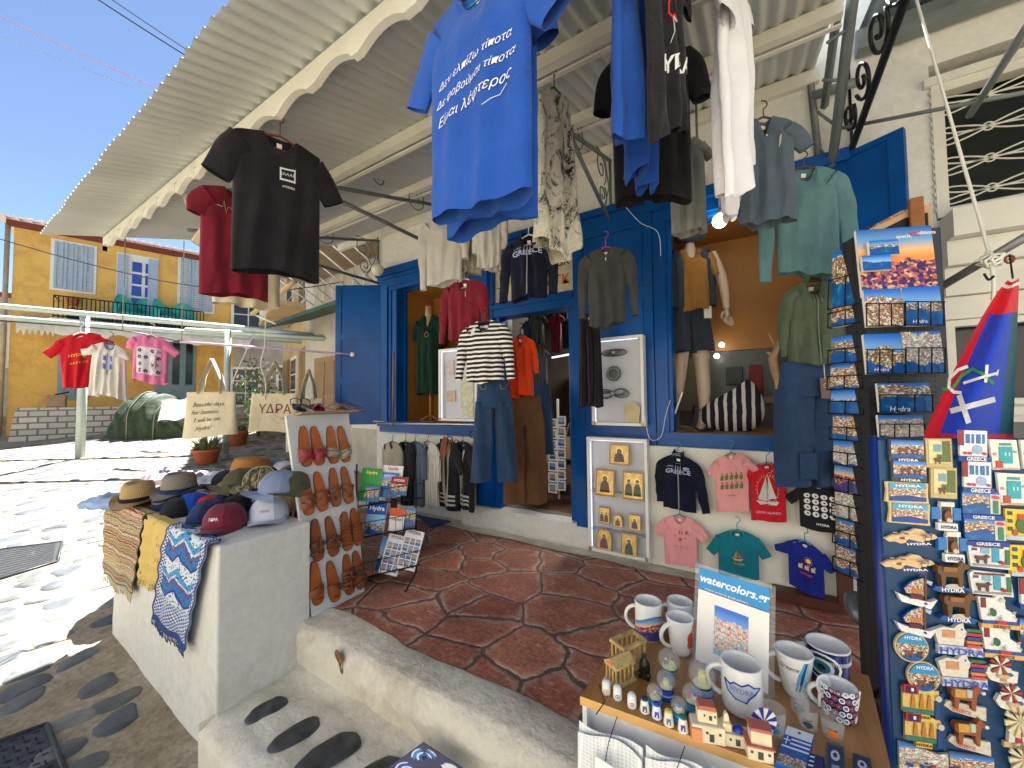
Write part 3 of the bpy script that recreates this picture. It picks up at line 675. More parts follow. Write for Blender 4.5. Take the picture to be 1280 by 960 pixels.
M_gdoor=mat((116,140,148),.5,name='grey_blue_door')
for(pa,pb,lab)in(((71,500),(113,430),'grey blue ground floor window'),((192,530),(245,428),'grey blue double door with glazed upper panels')):
 a=yl(*pa);b2=yl(*pb);z0=a[1]if 'window' in lab else 0
 m=MB();b_(m,a[0],b2[0],-.03,-.003,z0,b2[1]+.1,M_gdoor);p=part(yh,'window' if 'window' in lab else 'door',m,label=lab)
 m=MB();f=MB();n=3
 for i in range(n):
  w_=(b2[0]-a[0])/n;xx=a[0]+i*w_;b_(m,xx+.08,xx+w_-.08,-.05,-.032,z0+(b2[1]-z0)*.5,b2[1]-.08,M_glass);b_(f,xx+.08,xx+w_-.08,-.045,-.032,z0+.12,z0+(b2[1]-z0)*.44,M_gdoor)
 part(p,'pane',m);part(p,'panel',f)
m=MB();a=yl(20,402);c=yl(73,402)
def val(x0,x1,z0,dep,drop,mm):
 m=MB();m.grid(lambda u,v:MY@V((x0+(x1-x0)*u,-.02-dep*min(1,v*1.25),z0-.25*min(1,v*1.25)-(max(0,v-.8)*5*drop*(1+.25*math.sin(u*40)))+.02*math.sin(u*25))),80,10,mm);return m
M_canv=mat((206,204,190),.85,var=.1,name='awning_canvas')
m=val(a[0]+.1,c[0],a[1]+.2,.55,.28,M_canv);solo('canvas_awning',m,'short faded canvas awning on the yellow house, left of the clothes','awning',MY@V((a[0],0,a[1])))
m=val(c[0]+.1,WX+.3,a[1]+.1,1.3,.25,M_canv);solo('canvas_awning',m,'long faded canvas awning under the balcony of the yellow house','awning',MY@V((c[0],0,a[1])))
m=MB();m.tube([MY@V((-.1,-.05,-.1)),MY@V((-.1,-.05,HZ))],.05,mat((170,150,120),.6),8);part(yh,'drainpipe',m)
m=MB();q=MY@V((1.05,.6,HZ+.35));m.tube([q,q+V((0,0,.45))],.03,M_wire,6);m.tube([q+V((0,0,.38)),q+V((.2,.55,.42))],.04,M_wire,6);m.tube([q+V((-.05,-.1,.45)),q+V((-.03,-.2,.55)),q+V((0,-.1,.68))],.02,M_wire,5);part(yh,'aerial',m)
M_teal=mat((70,186,168),.6,name='teal_fabric');M_rat=mat((70,84,92),.7,name='dark_rattan')
def egg(M):
 m=MB()
 def f(u,v):
  a=-PI*.62+PI*1.24*u;r_=.36+.05*math.sin(v*3);z=.25+.62*v;k=1-.35*(v-.5)**2;top=.16*math.cos(a);return V((math.sin(a)*r_*k,math.cos(a)*r_*.8*k,z*(.72+.28*math.cos(a)**2)+top*v))
 m.grid(f,20,8,M_teal);m.lathe([(0,.28),(.3,.30),(.33,.36),(.28,.42),(0,.43)],M_teal,Matrix.Identity(4),16)
 leg=MB();leg.lathe([(.24,0),(.22,.02),(.04,.06),(.04,.28)],M_rat,Matrix.Identity(4),12)
 return m,leg
lab=['teal shell armchair at the left on the balcony of the yellow house','teal shell armchair in front of the balcony door','teal shell armchair second from the right on the balcony','teal shell armchair at the right end of the balcony']
for i,(px_,yw)in enumerate(((162,.3),(185,-.2),(207,.5),(226,-.6))):
 x=yl(px_,370)[0];M=MY@Matrix.Translation((x,-.45+.1*(i%2),bz))@Matrix.Rotation(yw+.4,4,'Z')@Matrix.Scale(.95,4)
 if i==0:
  r=thing('armchair',lab[0],'armchair',M,'teal armchairs on the balcony');a,l=egg(M);part(r,'shell',a,True);part(r,'base',l,True);first=r
 else:dup(first,M,lab[i])
def pot(M,r_,h,mm,plant,lab,cat='potted plant',seed=1,spread=1,grp=None,name='potted_plant',col=(74,96,58),n=40,L=.25,wdt=.02,up_=.6):
 t_=thing(name,lab,cat,M,grp);m=MB();m.lathe([(0,0),(r_*.72,0),(r_*.95,h*.8),(r_*1.08,h*.82),(r_*1.08,h),(r_*.92,h),(r_*.9,h*.9),(0,h*.88)],mm,n=20);part(t_,'pot',m,True)
 rnd=random.Random(seed);m=MB();g1=mat(col,.7,var=.3,scale=25,name='leaf');g2=mat(tuple(min(255,int(c*1.35))for c in col),.7,var=.3,scale=25,name='leaf_light')
 for i in range(n):
  a=rnd.uniform(0,2*PI);e=rnd.uniform(.1,1);l=L*rnd.uniform(.6,1.1);d=V((math.cos(a)*e*spread,math.sin(a)*e*spread,up_+rnd.random()*.5)).normalized();s_=d.cross(V((0,0,1))).normalized()*wdt
  o=V((math.cos(a)*r_*.6*e,math.sin(a)*r_*.6*e,h*.9));md=o+d*l*.5;tp=o+d*l-V((0,0,.12*l*e));nrm=s_.cross(d).normalized()*wdt*.4
  m.add([o-s_*.7,o+s_*.7,md+s_,md+nrm,md-s_,tp],[(0,1,2,3),(0,3,4),(4,3,5),(3,2,5)],g1 if i%3 else g2,False)
 part(t_,'leaves',m,True);return t_
TC=mat((178,96,58),.8,var=.12,name='terracotta')
pot(MY@Matrix.Translation((bx0+.35,-.55,bz)),.17,.26,mat((50,60,66),.6),1,'dark potted plant at the left end of the balcony',seed=3,L=.2,n=20)
pot(MY@Matrix.Translation((bx0+.95,-.5,bz)),.2,.25,mat((96,130,128),.6),1,'grey green tub with a low plant on the balcony',seed=4,L=.15,n=20)
pot(MY@Matrix.Translation((bx0+.28,-.2,bz+.5)),.14,.2,TC,1,'terracotta pot on the shelf of the balcony',seed=5,L=.1,n=10)
m=MB();Lb=2.6;t=NT('pale_stone_bricks');bt=t.n('ShaderNodeTexBrick');t.l(t.tex('Object',(1,1,1)),bt.inputs[0])
bt.inputs['Scale'].default_value=1;bt.inputs['Brick Width'].default_value=.32;bt.inputs['Row Height'].default_value=.155;bt.inputs['Mortar Size'].default_value=.02;bt.inputs['Color1'].default_value=lin((196,192,180));bt.inputs['Color2'].default_value=lin((168,166,158));bt.inputs['Mortar'].default_value=lin((118,112,104));t.l(bt.outputs[0],t.b.inputs[0]);t.setp(Roughness=.9)
px0=yl(28,540)[0]
Mp=frame(MY@V((px0,-1.15,-.25)),YU,V((0,0,1)),YN)
m.box(Mp@Matrix.Rotation(-PI/2,4,'X')@Matrix.Identity(4),2.4,.4,.01,t.m)
m=MB();m.prism([(0,0),(2.35,0),(2.35,1.0),(.12,1.0)],.35,t.m,Mp);o=bpy.data.objects.new('stone_planter',m.mesh('stone_planter',Mp.inverted()));COL.objects.link(o);o.matrix_world=Mp;o['label']='low pale block planter wall in front of the yellow house';o['category']='planter wall';WM[o]=Mp
m=MB();m.box(MY@Matrix.Translation((px0+.75,-1.25,.755)),.32,.3,.32,mat((150,124,96),.8),.01);m.tube([MY@V((px0+.7,-1.25,1.08)),MY@V((px0+.95,-1.2,1.16))],.02,M_wire,6);solo('stone_box',m,'small brownish box standing on the pale block planter','box',MY@V((px0+.75,-1.25,.755)))
tp0=onstreet(128,550);tp1=onstreet(226,548);m=MB();tu=(tp1-tp0);tL=tu.length;tu.normalize();tn=V((tu.y,-tu.x,0))
M_tarp=fab((52,68,46),.3,1.5,.55,name='green_tarpaulin')
def tarp(u,v):
 x=-.15+(tL+.35)*u;a=PI*v;hh=1.02*(max(0,math.sin(PI*min(1,u*1.0)))**.28)*(1+.15*math.sin(u*5+.6));
 fo=.06*math.sin(u*38+3*math.sin(v*5))*math.sin(a)**.3+.05*mnoise.noise(V((u*9,v*6,0)))
 rr=.62*(max(.02,math.sin(PI*u))**.22)
 y=-math.cos(a)*(rr+fo);z=(math.sin(a)**.6)*(hh+fo)
 p=tp0+tu*x-tn*(.6-0)+tn*(-y*1.0);p.z=gz(p)+z-.02;return p
m.grid(tarp,140,50,M_tarp)
tt=thing('covered_boat','long heap covered with a dark green tarpaulin in front of the yellow house','covered heap',tp0+tu*tL*.5);part(tt,'tarpaulin',m)
m=MB();
for u in(.33,.62):m.tube([tarp(u,v/20)+tn*.02+V((0,0,.02))for v in range(21)],.012,mat((150,150,130),.8),5)
part(tt,'rope',m)
q=at(222,500,D=9.0);m=MB();m.grid(lambda u,v:q+rt*(-.35+.8*u+.2*v)+up*(-.02-.45*v+.1*u+.03*math.sin(u*9))-fw*(.0+.35*v),12,8,mat((228,230,238),.8));solo('white_cloth',m,'white printed cloth lying on the green tarpaulin','cloth',q)
M_perg=mat((176,190,184),.6,var=.1,name='pale_green_steel')
pg=thing('pergola_frame','pale green steel pergola posts and beams across the plaza','pergola',onstreet(100,572))
pb=onstreet(100,572);
m=MB();pt=at(106,392,D=(pb-EYE).dot(fw));m.tube([pb-V((0,0,.1)),V((pb.x,pb.y,pt.z))],.075,M_perg,4);part(pg,'post',m)
dp=7.9;pt2=at(285,412,D=dp);m=MB();m.tube([V((pt2 .x,pt2 .y,gz(pt2)-.1)),pt2],.06,M_perg,4);part(pg,'post',m)
m=MB();m.tube([at(-60,377,D=8),at(290,409,D=8),at(432,424,D=8)],.058,M_perg,4);m.tube([at(232,412,D=8.6),at(420,424,D=7.6)],.05,M_perg,4);m.tube([at(-60,392,D=9.4),at(420,430,D=9.4)],.06,M_perg,4);part(pg,'beam',m)
for i,(x,r_,h,L,n,s_,lab)in enumerate(((258,.36,.34,.5,90,11,'terracotta pot of spiky aloe nearest the caps'),(296,.40,.42,.4,60,12,'terracotta trough behind the tote bags'))):
 p=onstreet(x,579 if i==0 else 556);pot(Matrix.Translation(p),r_*.62,h*.8,TC,1,lab,seed=s_,L=L*.8,n=n,wdt=.018,col=(104,112,80),up_=.35,grp='terracotta pots in the plaza')
M_pw=plaster((196,190,176),(150,142,128),.5,.2,9,'old_plaster',.45);M_be=plaster((196,170,128),(160,134,98),.5,.2,9,'beige_plaster',.45);M_gw=plaster((168,168,166),(120,118,112),.5,.2,9,'grey_plaster',.45)
def house(lab,o,u,W_,H_,dep,wm,wins,name='alley_house',roofm=None):
 u=V(u).normalized();n=V((u.y,-u.x,0));n=-n if n.dot(EYE-V(o))<0 else n
 M=frame(V(o),u,-n,V((0,0,1)));r=thing(name,lab,'house',V(o));m=MB()
 b_2=lambda m,x0,x1,y0,y1,z0,z1,mm:m.box(M@Matrix.Translation(((x0+x1)/2,(y0+y1)/2,z0)),x1-x0,y1-y0,z1-z0,mm)
 b_2(m,0,W_,0,dep,-1,H_,wm);part(r,'wall',m)
 m=MB();b_2(m,-.15,W_+.15,-.2,dep+.1,H_+.002,H_+.14,roofm or M_tileroof);part(r,'roof',m)
 for(x,z,w_,h_,kind)in wins:
  m=MB();b_2(m,x-.07,x+w_+.07,-.05,-.003,z-.07,z+h_+.07,M_cream if kind!='d' else mat((150,120,84),.6,name='old_door'));p=part(r,'door' if kind=='d' else 'window',m)
  m=MB();nx=2
  for i in range(nx):
   for j in range(3):b_2(m,x+i*w_/nx+.02,x+(i+1)*w_/nx-.02,-.062,-.052,z+j*h_/3+.02,z+(j+1)*h_/3-.02,M_glass if kind=='w' else(mat((140,112,76),.6,name='old_door_panel')if kind=='d' else M_lblue))
  part(p,'pane' if kind=='w' else 'panel',m)
 return r,M,b_2
o=V((-4.9,3.9,.1));r,Mh,b2=house('cream house beyond the blue shutter with white windows and a green canopy',(-4.3,4.1,.0),(-1,.12,0),3.8,6.5,3,M_pw,[(.9,.9,.8,1.3,'w'),(2.4,.0,.8,2.1,'d'),(.7,4.0,.9,1.6,'w'),(2.3,4.0,.9,1.6,'w'),(.05,.9,.5,1.3,'s'),(1.9,1.0,.4,1.2,'s')])
m=MB();m.tube([at(316,392,D=6.5),at(368,352,D=5.6)],.05,mat((196,170,120),.7,name='pale_timber'),4);m.tube([at(316,392,D=6.5),at(345,405,D=6.5)],.02,M_cream,5);solo('timber_beam',m,'pale rolled timber beam slanting above the alley, left of the black t-shirt hem','beam',at(340,372,D=6))
m=MB();m.add([Mh@V(q)for q in((-.2,-.02,3.0),(3.6,-.02,3.0),(3.6,-.9,2.7),(-.2,-.9,2.7),(-.2,-.02,3.06),(3.6,-.02,3.06),(3.6,-.9,2.76),(-.2,-.9,2.76))],[(0,1,2,3),(7,6,5,4),(3,2,6,7),(0,3,7,4),(1,5,6,2)],mat((40,78,66),.6,name='green_canopy'));solo('green_canopy',m,'dark green sloping canopy over the shop next door','canopy',Mh@V((1.8,0,3)))
m=MB();b2(m,.5,3.4,-.9,-.055,3.72,3.80,mat((150,130,110),.8));b2(m,.5,3.4,-.92,-.902,3.70,4.25,M_lblue);bl=part(r,'balcony',m);m=MB()
for i in range(8):x=.6+i*.38;m.tube([Mh@V((x,-.85,3.70)),Mh@V((x,-.06,3.25))],.014,M_wht,4);m.tube([Mh@V((x,-.06,3.7)),Mh@V((x,-.06,3.2))],.014,M_wht,4)
for i in range(9):
 x=.5+i*.36;m.tube([Mh@V((x,-.88,3.82)),Mh@V((x,-.88,4.6))],.014,M_wht,4)
m.tube([Mh@V((.5,-.88,4.6)),Mh@V((3.4,-.88,4.6))],.02,M_wht,5);part(bl,'railing',m)
r,Mh2,b2=house('beige house with a brown door further up the alley',(-8.15,4.75,.3),(-1,.35,0),4.2,5.6,3,M_be,[(.4,.0,.8,2.2,'d'),(1.7,.9,.7,1.2,'w'),(3.0,.0,.8,2.1,'d'),(.6,3.4,.8,1.3,'w'),(2.4,3.4,.8,1.3,'w')])
m=MB();b2(m,.3,3.4,-.7,-.055,3.1,3.2,M_be);bl=part(r,'balcony',m);m=MB()
for i in range(14):x=.3+i*.23;m.tube([Mh2@V((x,-.68,3.2)),Mh2@V((x,-.68,3.95))],.014,M_cream,4)
m.tube([Mh2@V((.3,-.68,3.95)),Mh2@V((3.4,-.68,3.95))],.02,M_cream,5);part(bl,'railing',m)
r,Mh3,b2=house('grey stone fronted house closing the alley, with two tall windows',(-15.9,6.0,.3),(.62,1,0),8.5,7.4,4,M_gw,[(.3,.9,.8,1.3,'w'),(1.7,.9,.9,1.4,'w'),(3.4,.9,.9,1.4,'w'),(.3,3.6,.9,1.7,'w'),(2.1,3.6,.9,1.7,'w'),(4.2,3.6,.9,1.7,'w'),(6.2,3.6,.9,1.7,'s'),(5.6,.2,1.0,2.2,'d')])
house('pale house with a dark blue window at the far left behind the yellow house',(-24,-2.5,1.0),(.25,1,0),6.5,4.2,5,M_pw,[(3.6,1.7,1.0,1.5,'s'),(5.0,0.1,1.2,1.6,'w'),(1.5,1.7,1,1.5,'s')])
def foliage(name,o,rx,ry,rz,n,s_,lab,cat,seed,cols,trunk=None):
 r=thing(name,lab,cat,V(o));rnd=random.Random(seed);m=MB()
 ms=[mat(c,.7,var=.3,scale=9,name='leaf')for c in cols]
 cl=[(rnd.gauss(0,.45),rnd.gauss(0,.45),rnd.gauss(0,.4))for _ in range(14)]
 for i in range(n):
  c=cl[rnd.randrange(14)];p=V(((c[0]+rnd.gauss(0,.22))*rx,(c[1]+rnd.gauss(0,.22))*ry,(c[2]+rnd.gauss(0,.22))*rz))+V((0,0,trunk or 0))
  a=V((rnd.gauss(0,1),rnd.gauss(0,1),rnd.gauss(0,1))).normalized()*s_;b=a.cross(V((rnd.gauss(0,1),rnd.gauss(0,1),rnd.gauss(0,1)))).normalized()*s_*.5
  m.add([p-a,p+b,p+a,p-b],[(0,1,2,3)],ms[rnd.randrange(len(ms))])
 part(r,'crown',m,True)
 m=MB();m.tube([V((0,0,-.3)),V((.05,0,(trunk or .3)*.5)),V((0,.05,(trunk or .3)))],[.05,.04,.03],mat((96,76,56),.9),7);part(r,'trunk',m,True)
foliage('flowering_bush',onstreet(322,545)+V((0,0,.0)),.5,.5,.9,700,.06,'green bush with pale flowers in front of the grey alley house','bush',5,[(70,104,50),(96,132,60),(120,150,80),(220,214,220)],1.0)
foliage('flowering_bush',at(487,505,D=10)*1.0,.01,.01,.01,3,.02,'x','bush',5,[(70,104,50)])if False else None
r,Mb2,b2=house('unseen white two storey building added across the lane behind the camera to bounce light',(9,-6.5,-.6),(-1,0,0),24,7.5,4,M_pw,[(1.5+3.2*i,z,1.1,1.7,'s')for i in range(7)for z in(1.0,4.3)])  # unseen building, added to bounce warm sunlight onto the shaded shop front
def pt3(p):return at(p[0],p[1],D=p[2])if not isinstance(p,V)and len(p)==3 else V(p)
INK={}
def ink(c):return mat(c,.6,var=.03,name='ink')
def hanger(O,u,W,c,what,hook=.09,grp='clothes hangers'):
 r=thing('clothes_hanger','hanger holding '+what,'hanger',O,grp);mm=c if not isinstance(c,tuple)else mat(c,.35,name='hanger_plastic',var=.05)
 m=MB();z=V((0,0,1));k=W*.40
 m.tube([O-u*k-z*.055,O-u*k*.5-z*.022,O+z*.0,O+u*k*.5-z*.022,O+u*k-z*.055],.0055,mm,6);m.tube([O-u*k*.8-z*.07,O+u*k*.8-z*.07],.003,mm,5);part(r,'arm',m)
 m=MB();h=[O,O+z*(hook*.45)]+[O+z*(hook*.72)+u*(.018*math.sin(a)-.0)-z*(.020*math.cos(a))for a in[0+.4*i for i in range(10)]]
 m.tube(h,.003,mm,6);part(r,'hook',m);return r
def garment(name,label,cat,A,B,yb,mm,sleeve='short',sl=None,sr=None,hem=1.0,neck=.17,nd=.10,neckband=None,amp=.010,fr=3.2,th=.045,seed=0,hang=None,hl=None,hem_w=.012,drop=.045,group=None,prints=None,L=None,facing=None,tag_=True,arm=.36,cuff=None,extra=None,sway=0,hook=.09,vneck=False,z0=0):
 A,B=pt3(A),pt3(B);W=(B-A).length;u=(B-A).normalized();O=(A+B)/2;D=(O-EYE).dot(fw)
 ym=480-FPX*(O-EYE).dot(up)/D
 if L is None:L=(yb-ym)/FPX*D
 n=u.cross(V((0,0,1))).normalized();n=n if n.dot((EYE-O)if facing is None else facing)>0 else-n
 dz=V((0,0,-1));rnd=random.Random(seed+len(label));ph=[rnd.uniform(0,6)for _ in range(8)]
 def hw(t):return W/2*(.97+(hem-1)*t-.04*math.exp(-((t-.14)/.1)**2))
 def P(s,t,side=1):
  h_=hw(t);a=abs(s)
  z=t*L+drop*(a**1.6)*(1-t)**3
  if a<neck/(.5)*.5*2 and t<.6:
   q=(1-(a/(neck*2))**2)if a<neck*2 else 0
   q=max(0,q)
   if vneck and side>0:q=max(0,1-a/(neck*2))
   z+=(nd if side>0 else nd*.22)*(q**.6 if not vneck else q)*(1-t)**7
  z+=hem_w*math.sin(s*3+ph[0]+side*.4)*t**3+hem_w*.22*math.sin(s*9+ph[5])*t**4
  tk=th*min(1,.22+t*3.2)*math.sqrt(max(0,1-s*s))**.8
  f=amp*min(1,t*1.6+.08)*(math.sin(s*fr*PI+ph[1]+1.4*math.sin(t*2.2+ph[2]))+.5*math.sin(s*fr*2.3+ph[3]-t*3)+.35*math.sin(s*fr*5.1+t*7+ph[4])*t)*(1-a**6)
  f+=.006*mnoise.noise(V((s*3+ph[6],t*6,side*5)))
  swl=u*(sway*t*t)
  return O+u*(s*h_)+dz*z+n*(side*tk+f)+swl
 root=thing(name,label,cat,O,group)
 m=MB();NU,NV=44,34
 def f(a,v):
  k=a*2
  return P(-1+2*k,v,1)if k<=1 else P(1-2*(k-1),v,-1)
 m.grid(f,NU*2,NV,mm,wrap=True);part(root,'body',m)
 def slv(sd,spec):
  if spec is None:
   spec={'short':[(.42,.75,.0,.17)],'long':[(.30,.9,.03,.30),(.10,1,.02,.34)],'none':None,'cap':[(.6,.35,0,.09)]}[sleeve]
  if not spec:return
  lg=sleeve=='long';aL=(arm+.05)*W
  c0=O+u*(sd*hw(.1)*.80)+dz*(drop*.8+aL*.46);cf=cuff or(.62 if not lg else .40)
  N=len(spec);ctr=[c0];o1=(u*(sd*1.0)+dz*(.75 if not lg else .5)).normalized()
  dl=[(u*(sd*a_)+dz*b_+n*c_).normalized()*(l_*W*2)for a_,b_,c_,l_ in spec]
  ctr+=[c0+o1*(W*(.15 if not lg else .17)*(i+1)/4)for i in range(4)]
  for d in dl:ctr+=[ctr[-1]+d*((i+1)/8)for i in range(8)]if True else[]
  for _ in range(3):
   ctr=[ctr[0]]+[(ctr[i-1]+ctr[i]*2+ctr[i+1])/4 for i in range(1,len(ctr)-1)]+[ctr[-1]]
  K=len(ctr);m=MB();M_=18;tg=[(ctr[min(K-1,i+1)]-ctr[max(0,i-1)]).normalized()for i in range(K)]
  ft=tg[0].lerp(tg[-1],.15).normalized()
  def g(a,v):
   k=min(v,1.02)*(K-1);i=min(K-2,int(k));fr_=k-i;c=ctr[i].lerp(ctr[i+1],fr_)
   d=tg[i].lerp(tg[min(K-1,i+1)],min(1,fr_)).normalized();d=ft.lerp(d,min(1,v*2.2+.1)).normalized();e1=n.cross(d).normalized()
   r1=aL*.5;ev=r1*(1+(cf-1)*min(1,v*1.05)**.8);dv=th*.75*(1-.35*v);t_=2*PI*a
   wv=.004*math.sin(t_*2+ph[6]+v*4)+(.0028*math.sin(v*21+a*9+ph[7])*math.sin(PI*min(1,v))if lg else 0)
   return c+e1*(math.cos(t_)*(ev+wv))+n*(math.sin(t_)*(dv+wv)+wv*.5)
  m.grid(g,M_*2,10*N+6,mm,wrap=True);sp=part(root,'sleeve',m)
  if sleeve=='long' and name!='kimono':
   m=MB();m.grid(lambda a,v:g(a,.93+.085*v)+(g(a,.95)-ctr[-1]).normalized()*.002,24,3,mm,wrap=True);part(sp,'cuff',m)
 slv(-1,sl);slv(1,sr)
 if neckband is not False:
  nb=neckband or mm;m=MB();k=neck*1.85
  m.tube([P(-k+2*k*i/20,0,1)for i in range(21)],.0065,nb,6);m.tube([P(-k+2*k*i/20,0,-1)for i in range(21)],.006,nb,6);part(root,'neckband',m)
 def on(x,z,off=.004,side=1):
  t=min(.999,max(0.001,z/L));return P(max(-.995,min(.995,x/hw(t))),t,side)+n*(off*side)
 if tag_:
  m=MB();c=[on(a,b,-.0,-1)+n*.006 for a,b in((-.012,.045),(.012,.045),(.012,.02),(-.012,.02))];m.add(c,[(0,1,2,3)],M_wht);part(root,'neck_label',m)
 if prints:
  for nm,fn in prints.items():
   m=MB();fn(m,on,W,L);part(root,nm,m)
 if extra:extra(root,on,P,W,L,u,n,O)
 if hang:hanger(O+V((0,0,-.0)),u,W,hang,hl or('the '+label),hook)
 return root
def TX(txt,cx,cz,size,c,shear=0,bold=0,rot=0,ax='CENTER',sp=1):
 def f(m,on,W,L):
  k=W*size;cr,sr_=math.cos(rot),math.sin(rot)
  m.text(txt,k,ink(c),lambda x,y,d:on(cx*W+x*cr-y*sr_,cz*L-(x*sr_+y*cr),.0045),shear=shear,bold=bold,ax=ax,space=sp)
 return f
def both(*fs):
 def f(m,on,W,L):
  for g in fs:g(m,on,W,L)
 return f
def RC(x0,z0,x1,z1,c,nx=6,nz=6,off=.003):
 def f(m,on,W,L):
  m.grid(lambda u,v:on((x0+(x1-x0)*u)*W,(z0+(z1-z0)*v)*L,off),nx,nz,ink(c)if isinstance(c,tuple)else c)
 return f
def PL(pts,c,wd=.004,off=.004):
 def f(m,on,W,L):m.tube([on(x*W,z*L,off)for x,z in pts],wd,ink(c),4,flat=.3)
 return f
def BL(poly,c,off=.0035):
 def f(m,on,W,L):
  cx=sum(p[0]for p in poly)/len(poly);cz=sum(p[1]for p in poly)/len(poly)
  vs=[on(cx*W,cz*L,off)]+[on(x*W,z*L,off)for x,z in poly];n=len(poly)
  m.add(vs,[(0,i+1,(i+1)%n+1)for i in range(n)],ink(c))
 return f
def disc(cx,cz,r,c,k=10,sq=1,ratio=.7,off=.0035):return BL([(cx+r*math.cos(2*PI*i/k),cz+r*ratio*math.sin(2*PI*i/k)*sq)for i in range(k)],c,off)
F_black=fab((30,29,34),.15,name='black_cotton');F_roy=fab((34,82,172),.08,name='royal_blue_cotton');F_mar=fab((118,28,46),.12,name='maroon_cotton');F_whitec=fab((226,226,232),.05,name='white_cotton')
F_cream=fab((214,204,178),.08,name='cream_cotton');F_bg=fab((84,98,112),.12,heather=.06,name='blue_grey_cotton');F_teal=fab((92,130,136),.1,1.3,name='washed_teal');F_gry=fab((142,144,142),.1,name='grey_cotton')
F_lg=fab((188,186,180),.08,name='pale_grey_fleece');F_navy=fab((18,22,44),.15,name='navy_fleece');F_char=fab((66,68,68),.2,heather=.12,name='charcoal_knit');F_or=fab((206,62,18),.1,name='orange_cotton');F_br=fab((92,62,38),.15,name='brown_cotton')
F_den=fab((38,62,92),.25,heather=.06,name='dark_denim');F_blu=fab((42,64,96),.12,heather=.05,name='blue_denim');F_grn=fab((84,98,80),.12,heather=.12,name='faded_green');F_red=fab((196,26,42),.08,name='red_cotton');F_pink=fab((226,122,168),.06,name='pink_cotton');F_pk2=fab((232,160,162),.05,name='pale_pink_cotton')
F_tl=fab((18,118,134),.08,name='teal_cotton');F_rb=fab((24,38,130),.08,name='deep_blue_cotton');F_dg=fab((18,54,42),.12,name='dark_green_cloth');F_must=fab((150,108,52),.12,name='mustard_cotton');F_shorts=fab((52,60,72),.12,name='slate_cotton')
WH=(232,232,236)
def stripes(c1,c2,period,duty=.5,axis='Z',name='striped_knit',rough=.9):
 t=NT(name);tc=t.n('ShaderNodeTexCoord');sp=t.n('ShaderNodeSeparateXYZ');t.l(tc.outputs['Object'],sp.inputs[0])
 nz=t.noise(tc.outputs['Object'],9,2);v=t.math('ADD',sp.outputs[axis],t.math('MULTIPLY',nz.outputs[0],period*.3));fr_=t.math('FRACT',t.math('MULTIPLY',v,1/period));g=t.math('GREATER_THAN',fr_,duty)
 t.l(t.mix(g,lin(c1),lin(c2)),t.b.inputs['Base Color']);t.setp(Roughness=rough);n2=t.noise(tc.outputs['Object'],300,2);t.l(t.bump(n2 .outputs[0],.3,.002),t.b.inputs['Normal']);return t.m
M_strp=stripes((20,20,30),(228,226,220),.031,.55)
t=NT('botanical_print');vec=t.tex('Object',(1,1,.6));a_=t.noise(vec,9,6,.75,1.2);b_n=t.noise(vec,20,4,.8,2)
t.l(t.mix(t.ramp(b_n.outputs[0],[(.5,(0,0,0)),(.55,(1,1,1))]),t.ramp(a_.outputs[0],[(.40,lin((36,38,42))),(.45,lin((120,122,118))),(.5,lin((214,210,196))),(.62,lin((206,204,190))),(.66,lin((84,88,92)))]),lin((196,192,178))),t.b.inputs['Base Color']);t.setp(Roughness=.9);M_bot=t.m
CH='children\'s t-shirts on the line at the left'
def frame_print(m,on,W,L):
 for a in((-.02,.235,.155,.25),(-.02,.325,.155,.34),(-.02,.25,-.003,.325),(.138,.25,.155,.325)):RC(*a,(214,216,220),3,2,.0045)(m,on,W,L)
 TX('ΕΛΛΑΣ',.066,.287,.052,WH,bold=.01)(m,on,W,L);TX('HYDRA',.075,.385,.042,WH,shear=.3,bold=.01)(m,on,W,L)
garment('t_shirt','black t-shirt with a framed Greek word on the chest, hanging from the scalloped board','t-shirt',(290,148,1.86),(402,190,2.14),346,F_black,hang=(120,50,56),hl='the black t-shirt with the framed Greek word',prints={'print':frame_print},nd=.09,seed=1,arm=.40,sl=[(.35,.8,.0,.19)],sr=[(.45,.8,0,.17)],hook=.13)
garment('t_shirt','maroon t-shirt with white handwriting, hanging behind the black one','t-shirt',(250,222,2.35),(338,250,2.65),372,F_mar,hang=(50,150,150),hl='the maroon t-shirt with white handwriting',seed=2,sl=[(.15,.9,.1,.12)],prints={'print':both(PL([(-.30,.20),(-.22,.21),(-.2,.15),(-.17,.27),(-.15,.2),(-.10,.19)],WH,.003),TX('Greece',.02,.19,.10,WH,shear=.5,rot=.15),PL([(-.1,.27),(0,.25),(.1,.255)],WH,.002))})
garment('t_shirt','cream t-shirt showing below and behind the maroon and black ones','t-shirt',(266,262,2.8),(352,280,3.1),384,F_cream,hang=(220,220,220),hl='the cream t-shirt behind the maroon one',seed=3)
blue_txt={'print':both(TX('Δεν ελπίζω τίποτα',.03,.40,.080,WH,shear=.5,rot=.16),TX('Δε φοβούμαι τίποτα',.03,.48,.080,WH,shear=.5,rot=.16),TX('Είμαι λέφτερος',.02,.565,.098,WH,shear=.5,rot=.16),PL([(.16,.63),(.22,.61),(.28,.60),(.34,.57)],WH,.0025))}
garment('t_shirt','large royal blue t-shirt with three lines of white Greek handwriting','t-shirt',(540,22,1.36),(664,-82,1.10),268,F_roy,hang=(30,130,140),hl='the royal blue t-shirt with Greek handwriting',seed=4,prints=blue_txt,amp=.006,th=.045,hem=1.0,sl=[(.42,.75,0,.19)],sr=[(.5,.65,0,.17)],hem_w=.010,nd=.11,drop=.05)
